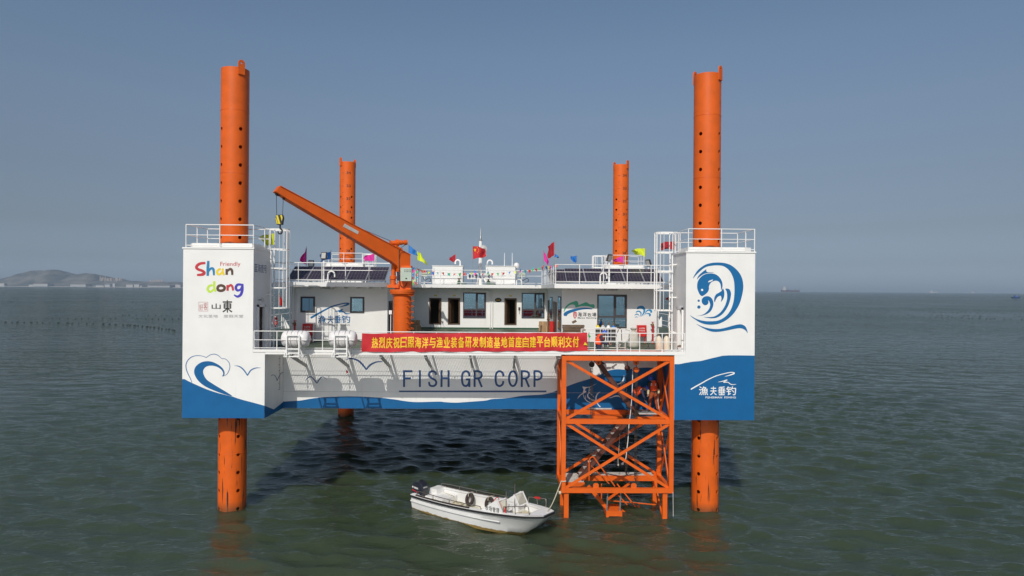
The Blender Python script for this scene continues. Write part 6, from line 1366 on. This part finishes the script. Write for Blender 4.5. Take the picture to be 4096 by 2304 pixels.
# ================================================================ PEOPLE
def figure(label, base, J, E, rad, zones, vestJ, vest_m, hat_c, hat_t, face, hands, hat_m=HAT, extra=None):
    t = thing('person', label, 'person', base, 'workers')
    base = V(base)
    names = list(J); idx = {n: i for i, n in enumerate(names)}
    def skin(Jd, Ed, rd, nm, m, root, lev=2):
        nn = list(Jd); ix = {n: i for i, n in enumerate(nn)}
        me = bpy.data.meshes.new(nm); me.from_pydata([Jd[n] for n in nn], [(ix[a], ix[b]) for a, b in Ed], [])
        o = bpy.data.objects.new(nm, me); COL.objects.link(o); o.modifiers.new('s', 'SKIN')
        for n in nn: me.skin_vertices[0].data[ix[n]].radius = rd[n] if isinstance(rd[n], tuple) else (rd[n], rd[n])
        me.skin_vertices[0].data[ix[root]].use_root = True
        sb = o.modifiers.new('u', 'SUBSURF'); sb.levels = lev; sb.render_levels = lev
        m2 = bpy.data.meshes.new_from_object(o.evaluated_get(bpy.context.evaluated_depsgraph_get())); o.modifiers.clear(); o.data = m2; bpy.data.meshes.remove(me)
        m2.materials.clear()
        for x in m: m2.materials.append(x)
        m2.shade_smooth(); return o
    mats_ = []; 
    for z in zones.values():
        if z not in mats_: mats_.append(z)
    body = skin(J, E, rad, 'body', mats_, 'pelvis')
    segs = [(V(J[a]), V(J[b]), zones.get(b, zones[a])) for a, b in E]
    for pl in body.data.polygons:
        c0 = pl.center; best = None
        for a, b_, z in segs:
            ab = b_ - a; k = max(0, min(1, (c0 - a).dot(ab) / max(1e-9, ab.length_squared))); d = (c0 - a - ab * k).length
            if best is None or d < best[0]: best = (d, z)
        pl.material_index = mats_.index(best[1])
    # hands: palm in the body, five fingers each
    bm = bmesh.new(); bm.from_mesh(body.data)
    for wr, dr, side, m in hands:
        wr, dr, side = V(wr), V(dr).normalized(), V(side).normalized(); nrm = dr.cross(side)
        mb = MB()
        mb.ell(wr + dr * .05, .038, .032, .045, 8, 6)
        for k in range(4):
            s = (k - 1.5) * .02; ln = (.07, .08, .075, .06)[k]; p0_ = wr + dr * .075 + side * s
            mb.tube([p0_, p0_ + dr * ln * .55, p0_ + dr * ln * .85 + nrm * ln * .45], [.0095, .009, .007], 6)
        p0_ = wr + dr * .03 + side * .035; mb.tube([p0_, p0_ + dr * .03 + side * .025, p0_ + dr * .065 + side * .025 + nrm * .015], [.011, .01, .008], 6)
        mi = mats_.index(m); vs = [bm.verts.new(v) for v in mb.v]
        for f in mb.f:
            try: q = bm.faces.new([vs[i] for i in f]); q.material_index = mi; q.smooth = True
            except ValueError: pass
    # face: nose, ears, eyes
    hc, fd = V(J['head']), V(face).normalized(); sd_ = fd.cross(V((0, 0, 1))).normalized(); ud = sd_.cross(fd)
    mb = MB(); mb.ell(hc + fd * .098 - ud * .01, .014, .014, .022, 6, 5)
    for s in (-1, 1): mb.ell(hc + sd_ * .082 * s - ud * .005, .012, .014, .028, 6, 5)
    mi = mats_.index(SKIN); vs = [bm.verts.new(v) for v in mb.v]
    for f in mb.f:
        try: q = bm.faces.new([vs[i] for i in f]); q.material_index = mi; q.smooth = True
        except ValueError: pass
    bm.to_mesh(body.data); bm.free(); body.parent = t
    b = MB()
    for s in (-1, 1): b.ell(hc + fd * .083 + sd_ * .032 * s + ud * .022, .011, .011, .008, 6, 5)
    b.bar(hc + fd * .088 - sd_ * .022 - ud * .045, hc + fd * .088 + sd_ * .022 - ud * .045, .008, .008); b.build('face_features', LBRN, t); bpy.data.objects  # eyes and mouth
    for o in t.children:
        if o.name.startswith('face_features'):
            for v in o.data.vertices: v.co += base
    v_ = skin(vestJ[0], vestJ[1], vestJ[2], 'life_vest', [vest_m], vestJ[3]); v_.parent = t
    b = MB()
    for p, q in vestJ[4]: b.bar(p, q, .05, .012, face)
    if b.v: b.v = [x + base for x in b.v]; b.build('reflective_strip', SILVER, t)
    # helmet: dome, brim and peak
    hat_t = V(hat_t).normalized(); c0 = V(hat_c) + base
    hm = MB().lathe(c0, [(.125, 0), (.128, .03), (.118, .075), (.09, .115), (.05, .135), (0, .14)], 18, hat_t).lathe(c0, [(.128, -.006), (.148, -.008), (.148, .002), (.128, .006)], 18, hat_t)
    pk = fd * .15; hm.ell(c0 + fd * .13, .05, .05, .008, 10, 4)
    hm.bar(c0 - fd * .1 + hat_t * .115, c0 + fd * .06 + hat_t * .125, .02, .03, hat_t); hm.build('helmet', hat_m, t, True)
    if extra: extra(t, base)
    return t
def stdE(): return [('pelvis', 'belly'), ('belly', 'chest'), ('chest', 'collar'), ('collar', 'neck'), ('neck', 'head'), ('head', 'crown'), ('collar', 'shl'), ('shl', 'ell'), ('ell', 'wrl'), ('collar', 'shr'), ('shr', 'elr'), ('elr', 'wrr'),
    ('pelvis', 'hpl'), ('hpl', 'knl'), ('knl', 'anl'), ('anl', 'tol'), ('pelvis', 'hpr'), ('hpr', 'knr'), ('knr', 'anr'), ('anr', 'tor')]
RADS = dict(pelvis=.135, belly=.13, chest=.15, collar=.1, neck=.055, head=.09, crown=.075, shl=.075, ell=.055, wrl=.038, shr=.075, elr=.055, wrr=.038, hpl=.11, knl=.075, anl=.05, tol=.04, hpr=.11, knr=.075, anr=.05, tor=.04)
def zones(top, tr, shoe, hand): return dict(pelvis=tr, belly=top, chest=top, collar=top, neck=SKIN, head=SKIN, crown=SKIN, shl=top, ell=top, wrl=top, shr=top, elr=top, wrr=top, hpl=tr, knl=tr, anl=tr, tol=shoe, hpr=tr, knr=tr, anr=tr, tor=shoe, hand=hand)
ZG = ZM + .13
# standing worker, looking down to the left
J = dict(pelvis=(.02, 0, .84), belly=(.02, -.01, 1.0), chest=(.0, -.03, 1.18), collar=(-.03, -.05, 1.34), neck=(-.07, -.08, 1.41), head=(-.12, -.11, 1.49), crown=(-.12, -.11, 1.58), shl=(-.2, -.1, 1.31), ell=(-.25, -.13, 1.06), wrl=(-.27, -.19, .84),
         shr=(.15, .02, 1.31), elr=(.25, -.03, 1.07), wrr=(.23, -.12, .86), hpl=(-.09, -.01, .82), knl=(-.15, -.06, .47), anl=(-.17, 0, .09), tol=(-.26, -.12, .045), hpr=(.12, .01, .82), knr=(.12, -.06, .47), anr=(.2, -.01, .09), tor=(.2, -.16, .045))
vest = (dict(a=(.02, -.01, .98), b=(.0, -.04, 1.16), c=(-.03, -.06, 1.32), d=(-.14, -.09, 1.36), e=(.09, -.02, 1.36)), [('a', 'b'), ('b', 'c'), ('c', 'd'), ('c', 'e')], dict(a=(.17, .16), b=(.19, .175), c=(.15, .14), d=.1, e=.1), 'b', [((-.13, -.23, 1.33), (-.13, -.25, 1.2)), ((.06, -.2, 1.33), (.06, -.23, 1.2))])
def w2x(t, base):
    for wr, el in (((-.27, -.19, .84), (-.25, -.13, 1.06)), ((.23, -.12, .86), (.25, -.03, 1.07))):
        a, b_ = V(wr) + base, V(el) + base; MB().tube([a - (b_ - a) * .15, a.lerp(b_, .35), a.lerp(b_, .72)], [.05, .055, .065], 10).build('glove_cuff', GLOVE, t, True)
    b = MB().tube([V(p) + base for p in ((.235, -.03, .8), (.2, -.1, .5), (.255, -.05, .12))], .018, 6); b.build('trouser_stripe', SILVER, t)
p = at(2612, 1647, 31.25)
figure('worker standing on the frame platform in orange trousers and orange life vest', (p.x, 31.25, ZG), J, stdE(), RADS, zones(BRNJ, ORTR, SHOE, GLOVE), vest, VEST, (-.125, -.115, 1.52), (-.25, -.35, 1), (-.6, -.7, -.5),
       [((-.27, -.19, .84), (-.15, -.25, -1), (.6, -.8, 0), SKIN), ((.23, -.12, .86), (-.1, -.3, -1), (-.7, -.7, 0), SKIN)], extra=w2x)
# bending worker beside him, facing right
J = dict(pelvis=(-.26, .05, .72), belly=(-.2, .03, .85), chest=(-.05, .0, .95), collar=(.12, -.02, 1.02), neck=(.2, -.03, 1.03), head=(.28, -.04, 1.03), crown=(.36, -.04, 1.06), shl=(.08, .16, .98), ell=(.17, .2, .74), wrl=(.28, .16, .55), shr=(.08, -.19, .98), elr=(.15, -.25, .74), wrr=(.26, -.22, .54),
         hpl=(-.26, .14, .7), knl=(-.05, .16, .42), anl=(-.16, .14, .09), tol=(-.02, .15, .045), hpr=(-.26, -.05, .7), knr=(.02, -.07, .42), anr=(-.02, -.04, .09), tor=(.14, -.06, .045))
vest = (dict(a=(-.22, .03, .85), b=(-.06, .0, .96), c=(.1, -.02, 1.03), d=(.1, .12, 1.03), e=(.1, -.15, 1.03)), [('a', 'b'), ('b', 'c'), ('c', 'd'), ('c', 'e')], dict(a=.165, b=.185, c=.145, d=.09, e=.09), 'b', [((.0, -.19, 1.0), (.1, -.19, 1.08))])
p = at(2556, 1643, 31.2)
figure('worker in navy bending over in an orange life vest on the frame platform', (p.x, 31.2, ZG), J, stdE(), RADS, zones(NAVYC, NAVYC, SHOE, GLOVE), vest, VEST, (.32, -.04, 1.05), (.75, 0, .65), (.7, -.15, -.7), [((.28, .16, .55), (.4, -.1, -1), (0, 1, 0), SKIN), ((.26, -.22, .54), (.4, 0, -1), (0, 1, 0), SKIN)])
# worker on the top steps behind the railing, reaching right
J = dict(pelvis=(-.1, .03, .8), belly=(-.12, .02, .96), chest=(-.08, 0, 1.14), collar=(.0, -.02, 1.28), neck=(.06, -.03, 1.33), head=(.15, -.04, 1.38), crown=(.2, -.04, 1.46), shl=(.02, .17, 1.25), ell=(.14, .18, 1.0), wrl=(.37, .1, .97), shr=(-.02, -.2, 1.25), elr=(.06, -.24, .98), wrr=(.33, -.16, .94),
         hpl=(-.1, .13, .78), knl=(.02, .12, .42), anl=(.0, .12, .09), tol=(.14, .11, .045), hpr=(-.1, -.08, .78), knr=(-.02, -.1, .42), anr=(.02, -.08, .09), tor=(.18, -.1, .045))
vest = (dict(a=(-.13, .02, .92), b=(-.09, 0, 1.12), c=(.0, -.02, 1.27), d=(.0, .12, 1.3), e=(-.02, -.15, 1.3)), [('a', 'b'), ('b', 'c'), ('c', 'd'), ('c', 'e')], dict(a=.17, b=.19, c=.145, d=.09, e=.09), 'b', [])
def w3x(t, base):
    b = MB().tube([base + V((.34, -.16, .93)), base + V((.5, -.12, 1.02)), base + V((.6, -.1, 1.05))], [.025, .03, .022], 8); b.build('held_tool', BLACK, t)
p = at(2402, 1460, 30.7)
figure('worker in navy leaning right at the stair opening behind the deck railing', (p.x, 30.7, p.z + .02), J, stdE(), RADS, zones(NAVYC, NAVYC, SHOE, GLOVE), vest, VEST, (.17, -.04, 1.41), (.35, 0, 1), (.75, -.2, -.55), [((.37, .1, .97), (1, -.1, -.1), (0, .6, .8), SKIN), ((.33, -.16, .94), (1, .1, -.1), (0, .6, .8), SKIN)], extra=w3x)

# ================================================================ BOAT
boat = thing('motor_skiff', 'white open skiff with outboard motor moored in front of the platform', 'boat', (0, 0, 0))
ST = [  # x, half width at gunwale, sheer z, half width at chine, chine z, keel z, rake
    (-3.25, .92, .66, .78, -.08, -.2, 0), (-2.4, .97, .66, .83, -.08, -.25, 0), (-1.2, 1.0, .68, .86, -.08, -.28, 0), (0, 1.0, .73, .84, -.08, -.3, .02), (1.1, .98, .80, .72, -.08, -.3, .08), (2.05, .9, .87, .5, -.08, -.3, .25), (2.8, .76, .92, .28, -.08, -.28, .55), (3.35, .55, .96, .1, -.05, -.2, .85), (3.65, .36, .98, .02, .05, .0, 1.0)]
def hullmat():
    m = HULLW.copy(); m.name = 'hull_gelcoat'; t = m.node_tree; b = t.nodes['Principled BSDF']; src = b.inputs['Base Color'].links[0].from_socket
    g = nd(t, 'ShaderNodeNewGeometry'); sp = nd(t, 'ShaderNodeSeparateXYZ'); t.links.new(g.outputs['Position'], sp.inputs[0])
    n = nd(t, 'ShaderNodeTexNoise'); n.inputs['Scale'].default_value = 5; t.links.new(g.outputs['Position'], n.inputs['Vector'])
    a = nd(t, 'ShaderNodeMath', operation='MULTIPLY_ADD'); a.inputs[1].default_value = -.12; t.links.new(n.outputs['Fac'], a.inputs[0]); t.links.new(sp.outputs[2], a.inputs[2])
    r = nd(t, 'ShaderNodeMapRange'); r.inputs[1].default_value = .02; r.inputs[2].default_value = -.01; t.links.new(a.outputs[0], r.inputs[0])
    x = nd(t, 'ShaderNodeMix', data_type='RGBA'); x.inputs[7].default_value = (.28, .19, .06, 1); t.links.new(r.outputs[0], x.inputs[0]); t.links.new(src, x.inputs[6]); t.links.new(x.outputs[2], b.inputs['Base Color']); return m
S2 = cr(ST, 4); b = MB(); rows_ = []
for x, w_, zs, wc, zc, zk, rk in S2:
    row = []
    for sgn in (1, -1):
        row.append([V((x, sgn * w_, zs)), V((x - rk * .02, sgn * (w_ - .004), zs - .1)), V((x - rk * .04, sgn * (w_ - .05), zs - .14)), V((x - rk * .5, sgn * (wc + (w_ - wc) * .42), zc + (zs - zc) * .38)), V((x - rk, sgn * wc, zc)), V((x - rk * 1.15, 0, zk))])
    rows_.append(row[0] + row[1][:-1][::-1])
n = len(rows_[0]); b.v = [p for r_ in rows_ for p in r_]
for i in range(len(rows_) - 1):
    for k in range(n - 1): b.f.append([i * n + k, i * n + k + 1, (i + 1) * n + k + 1, (i + 1) * n + k]); b.m.append(0)
b.f.append([k for k in range(n)][::-1]); b.m.append(0); b.f.append([(len(rows_) - 1) * n + k for k in range(n)]); b.m.append(0)
hull_o = b.build('hull', hullmat(), boat, 35)
# remove the transom top for the engine well: the transom is modelled from a separate low board, so drop the end cap above z .45
bm = bmesh.new(); bm.from_mesh(hull_o.data)
caps = [f for f in bm.faces if len(f.verts) > 4 and f.calc_center_median().x < -3]; bmesh.ops.delete(bm, geom=caps, context='FACES_ONLY'); bm.to_mesh(hull_o.data); bm.free()
b = MB(); a0 = rows_[0]
P = [a0[0], a0[1], a0[2], a0[3], a0[4], a0[5], a0[6], a0[7], a0[8], a0[9], a0[10], V((-3.25, -.66, .66)), V((-3.25, -.58, .42)), V((-3.25, .16, .42)), V((-3.25, .26, .66))]
b.prism([p + V((-.0, 0, 0)) for p in P], (.1, 0, 0)); b.build('transom', HULLW, boat)
def innerline(off, z=None): return [(x, (w_ - off), zs if z is None else z) for x, w_, zs, *_ in S2]
# gunwale deck, inner sides, floor
b = MB(); G = [q for q in S2 if q[0] <= 3.0]; 
for sgn in (1, -1):
    base = len(b.v); L = []
    for x, w_, zs, wc, *_ in G:
        iw = max(.1, w_ - (.17 if x < 1.9 else .17 + (x - 1.9) * .1)); b.v += [V((x, sgn * w_, zs)), V((x, sgn * iw, zs + .012)), V((x, sgn * iw, zs - .05)), V((x, sgn * (iw + .03), zs - .09)), V((x, sgn * min(iw + .03, wc + (w_ - wc) * .22 - .02), .14)) if x < 1.6 else V((x, sgn * (iw - .02), .6))]
    for i in range(len(G) - 1):
        for k in range(4): b.f.append([base + i * 5 + k, base + i * 5 + k + 1, base + (i + 1) * 5 + k + 1, base + (i + 1) * 5 + k]); b.m.append(0)
b.build('gunwale', HULLW, boat, 30)
T = [q for q in S2 if q[0] >= 2.95]; b = MB()
tv = [(x, w_, zs + .012) for x, w_, zs, *_ in T] + [(x, -w_, zs + .012) for x, w_, zs, *_ in T[::-1]]; b.sheet(tv); x0_, w0_, z0_ = T[0][:3]
b.add([(x0_, w0_ - .2, z0_ + .01), (x0_, -w0_ + .2, z0_ + .01), (x0_, -w0_ + .2, .6), (x0_, w0_ - .2, .6)], [(0, 1, 2, 3)]); b.build('foredeck', HULLW, boat)
b = MB(); F_ = [q for q in S2 if q[0] <= 1.65]; fw_ = [(x, min(w_ - .12, wc + (w_ - wc) * .22 - .015)) for x, w_, zs, wc, *_ in F_]; b.sheet([(x, y, .15) for x, y in fw_] + [(x, -y, .15) for x, y in fw_[::-1]]); b.build('floor', HULLIN, boat)
b = MB(); F_ = [q for q in S2 if 1.55 <= q[0] <= 3.05]; b.sheet([(x, w_ - .19 - max(0, x - 1.9) * .09, .61) for x, w_, *_ in F_] + [(x, -w_ + .19 + max(0, x - 1.9) * .09, .61) for x, w_, *_ in F_[::-1]]); b.add([(1.56, .62, .15), (1.56, -.62, .15), (1.56, -.75, .61), (1.56, .75, .61)], [(0, 1, 2, 3)]); b.build('bow_well_floor', HULLIN, boat)
for sgn in (1, -1):
    P = [(x, sgn * (w_ + .012), zs - .06) for x, w_, zs, *_ in S2]; b = MB()
    for i in range(len(P) - 1): b.bar(P[i], P[i + 1], .05, .075)
    if sgn == -1: b.bar(P[-1], (P[-1][0], -P[-1][1], P[-1][2]), .05, .075)
    b.build('rub_rail', BLACK, boat)
    P = [(x, sgn * (wc + (w_ - wc) * .8 + .012), zc + (zs - zc) * .62) for x, w_, zs, wc, zc, *_ in S2 if x < 1.9]; b = MB()
    for i in range(len(P) - 1): b.bar(P[i], P[i + 1], .025, .05)
    b.build('spray_rail', HULLW, boat)
    # grab rail with posts
    Q = cr([(-2.95, sgn * .8, .7), (-2.85, sgn * .8, .83), (-1.5, sgn * .88, .85), (-.2, sgn * .9, .87), (.72, sgn * .88, .91), (.85, sgn * .88, .86), (.86, sgn * .88, .78)], 4); MB().tube(Q, .018, 6).build('grab_rail', TUBE, boat, 60)
    for x, y, z in ((-1.9, .86, .68), (-.9, .895, .7), (.1, .9, .74)): MB().tube([(x, sgn * y, z), (x, sgn * y, z + .16)], .015, 6).build('rail_post', TUBE, boat)
    P = [(x, sgn * (w_ - .03), zs + .03) for x, w_, zs, *_ in S2 if -3.05 < x < .35]; b = MB()
    for i in range(len(P) - 1): b.bar(P[i], P[i + 1], .06, .05)
    b.build('fender_strip', RUBBER, boat)
    # bow rail
    z1 = .95; P = cr([(2.0, sgn * .86, .88), (2.03, sgn * .85, 1.1), (2.12, sgn * .83, 1.15), (2.95, sgn * .65, 1.28), (3.08, sgn * .61, 1.25), (3.1, sgn * .58, .97)], 4); MB().tube(P, .018, 6).build('bow_rail', TUBE, boat, 60)
    MB().tube([(2.55, sgn * .76, .92), (2.52, sgn * .745, 1.22)], .015, 6).build('rail_post', TUBE, boat)
# stern seat locker and well box
MB().box(-3.12, -2.0, -.16, .8, .15, .45).build('stern_locker', HULLW, boat); MB().box(-2.55, -2.05, -.8, -.165, .15, .38).build('stern_seat', HULLIN, boat)
b = MB().box(-3.148, -2.7, -.68, .3, .2, .40); b.build('engine_well', HULLW, boat)
MB().box(-3.14, -2.8, .31, .82, .4, .668).build('quarter_deck', HULLW, boat); MB().box(-3.14, -2.9, -.82, -.69, .4, .668).build('quarter_deck', HULLW, boat)
# windscreens / consoles
def console(sgn, label):
    y0, y1 = (.2, .84) if sgn > 0 else (-.9, -.3)
    x0, x1, x2 = 1.0, 1.98, 1.72; z0 = .8; zt = 1.3
    b = MB()
    yo = y1 if sgn > 0 else y0
    for y in ((y0, y1)):
        s = .03 if y == y0 else -.03
        if (sgn < 0 and y == y1) or (sgn > 0 and y == y0): 
            continue
        b.prism([(x0 - .12, y, z0), (x1, y, z0 + .06), (x2, y, zt), (x2 - .12, y, zt)], (0, s, 0))
    c_ = b.build('console_side', HULLW, boat)
    MB().box(x0 + .4, x1 - .05, max(y0 + .04, -.66), min(y1 - .04, .66), .5, z0 + .02).build('console_base', HULLW, boat)
    fa, fb = V((x1 + .02, 0, z0 + .06)), V((x2, 0, zt + .02)); b = MB()
    for y in (y0, y1 - .05): b.bar(fa + V((0, y + .025, 0)), fb + V((0, y + .025, 0)), .05, .05, (1, 0, .8))
    for q in (fa.lerp(fb, .04), fa.lerp(fb, .96)): b.bar(q + V((0, y0 + .05, 0)), q + V((0, y1 - .05, 0)), .05, .05, (1, 0, .8))
    w_ = b.build('windscreen', HULLW, boat)
    MB().add([fa + V((0, y0 + .04, 0)), fa + V((0, y1 - .04, 0)), fb + V((0, y1 - .04, 0)), fb + V((0, y0 + .04, 0))], [(0, 1, 2, 3)]).build('pane', PERSPEX, w_)
    return c_
cs = console(-1, 0); console(1, 0)
b = MB(); yy = -.904
for i, ch in enumerate('牧场管理'):
    x = 1.12 + i * .19; lettering(b, ch, [V((x, yy, 1.04)), V((x + .155, yy, 1.04)), V((x + .155, yy, .84)), V((x, yy, .84))], .015)
b.build('console_lettering', INK, cs)
MB().tube([(1.25, -.05, .6), (1.0, -.05, .95)], .03, 8).tube([(1.0 + .05 * math.sin(a) * .6, -.05 + .17 * math.cos(a), .97 + .17 * math.sin(a) * .9) for a in [i * math.pi / 8 for i in range(16)]], .016, 6, True).build('steering_wheel', RED, boat, 60)
for x, y, z in ((2.1, -.78, 1.75), (1.75, .25, 1.75)): MB().tube([(x, y, .75), (x, y, z)], [.022, .014], 6).build('pole', TUBE, boat)
MB().box(2.1, 2.4, -.66, -.52, .62, .72).build('blue_tray', BLU, boat)
for P in ([(2.4, .79, 1.19), (2.7, .71, 1.24)], [(2.08, -.76, 1.12), (2.0, -.74, .85)]): MB().tube(P, [.045, .05], 8).build('red_rag', RED, boat, True)
# outboard
ox, oy = -3.32, -.24
b = MB(); prof = [(-.30, .17), (-.32, .45), (-.29, .68), (-.2, .76), (.1, .8), (.26, .74), (.32, .6), (.33, .42), (.3, .38), (.28, .18)]
for sg, k in ((-1, 0), (1, 1)): pass
P0_ = [V((ox + x, oy - .19, .3 + z)) for x, z in prof]; b.prism(P0_, (0, .38, 0))
ou = b.build('outboard_cowl', ENG, boat); md = ou.modifiers.new('b', 'BEVEL'); md.width = .05; md.segments = 3
b = MB().prism([(ox - .08, oy - .2, 1.0), (ox + .12, oy - .2, 1.03), (ox + .1, oy + .12, 1.12), (ox - .06, oy + .12, 1.1)], (0, 0, .03)); b.build('cowl_vent', BLACK, ou)
b = MB(); q = lambda x, z: V((ox + x, oy - .2, .3 + z)); lettering(b, 'YAMAHA', [q(-.22, .56), q(.08, .54), q(.08, .45), q(-.22, .47)], .03); lettering(b, '●', [q(-.3, .57), q(-.235, .565), q(-.235, .475), q(-.3, .48)]); b.build('cowl_lettering', WRITE, ou)
b = MB(); lettering(b, 'YAMAHA', [V((ox + .334, oy - .15, .3 + .6)), V((ox + .334, oy + .12, .3 + .6)), V((ox + .334, oy + .12, .3 + .53)), V((ox + .334, oy - .15, .3 + .53))], .03); b.build('cowl_lettering', WRITE, ou)
b = MB().sheet([q(-.3, .42), q(.08, .32), q(.08, .3), q(-.3, .37)]); b.build('red_stripe', RED, ou)
MB().box(ox - .12, ox + .12, oy - .1, oy + .1, -.6, .47).box(ox - .3, ox + .1, oy - .012, oy + .012, -.9, -.5).build('outboard_leg', ENG, boat); MB().box(ox + .08, -3.1, oy - .14, oy + .14, .36, .5).build('clamp_bracket', BRORG, boat)
# place it
h_ = R(-38.6); OB = V((-.903, 29.35, .02))
boat.location = OB; boat.rotation_euler = (0, 0, h_); bpy.context.view_layer.update(); BM = Matrix.Translation(OB) @ Matrix.Rotation(h_, 4, 'Z')
def bw(p): return BM @ V(p)
# things lying in the boat
def tyre(p, label):
    t = thing('tyre_fender', label, 'tyre', bw(p), 'tyres hung in the skiff'); c0 = V(p)
    ring_ = [bw(c0 + V((.29 * math.cos(a), .05 * math.sin(a), .29 * math.sin(a) * 1.0))) for a in [i * math.pi / 14 for i in range(28)]]
    MB().lathe(bw(p), [(.155, -.045), (.25, -.065), (.28, -.045), (.285, 0), (.28, .045), (.25, .065), (.155, .045), (.15, .0), (.155, -.045)], 28, BM.to_3x3() @ V((.25, 1, -.3))).build('tread', RUBBER, t, 40)
    MB().tube([bw(c0 + V((0, -.09, .14))), bw(c0 + V((0, -.09, .27))), bw(c0 + V((0, .1, .3))), bw(c0 + V((.03, .22, .27)))], .014, 6).build('lanyard', ROPE, t)
tyre((-1.1, .66, .47), 'worn tyre hanging inside the skiff nearest the stern'); tyre((.02, .68, .5), 'worn tyre hanging inside the skiff behind the windscreen')
def coil(p, r, n_, label, m=ROPE, tail=None):
    t = thing('rope_coil', label, 'rope', bw(p), 'ropes lying in the skiff'); pts = []; rr = random.Random(n_)
    for i in range(n_ * 14):
        a = i * 2 * math.pi / 14; q = r * (.55 + .45 * rr.random()) ; pts.append(bw(V(p) + V((q * math.cos(a) * 1.2, q * math.sin(a) * .8, .02 + .1 * rr.random()))))
    MB().tube(pts, .014, 5).build('loop', m, t, 60)
    if tail: MB().tube(cr([bw(x) for x in tail], 4), .014, 5).build('tail', m, t, 60)
coil((2.5, 0, .63), .36, 9, 'tangled pale rope in the bow well of the skiff'); coil((-1.65, .45, .16), .26, 7, 'yellowish rope heaped on the floor by the stern locker', ROPE, [(-1.65, .4, .2), (-1.9, .5, .48), (-2.3, .6, .47), (-2.8, .75, .47), (-2.75, .85, .7)])
coil((-2.3, -.5, .39), .2, 4, 'thin rope lying on the stern seat of the skiff')
solo('wood_scrap', MB().obox(bw((2.65, -.3, .66)), BM.to_3x3() @ V((.25, .06, 0)), BM.to_3x3() @ V((-.02, .06, 0)), (0, 0, .03)), BRASS, 'brown board lying in the bow well of the skiff', 'board')
p0, p1 = bw((3.5, .1, 1.0)), V((FX0 - .0, FY0 - .11, ZL + .42)); t = thing('mooring_rope', 'pale mooring rope from the skiff bow up to the boarding frame', 'rope', p0); MB().tube(cr([p0, p0.lerp(p1, .35) + V((0, 0, -.12)), p0.lerp(p1, .7) + V((0, 0, -.08)), p1], 6), .02, 6).build('line', ROPE, t, 60); q = p0.lerp(p1, .72); MB().ell(q + V((.1, 0, -.15)), .06, .05, .08, 8, 6).tube([q + V((0, 0, -.05)), q + V((.1, 0, -.15))], .018, 6).build('knot', ROPE, t, True)
MB().tube([p1 + V((-.02, 0, 0)), p1 + V((.09, -.0, -.02)), p1 + V((.2, 0, .0))], .022, 6).build('hitch', ROPE, t)
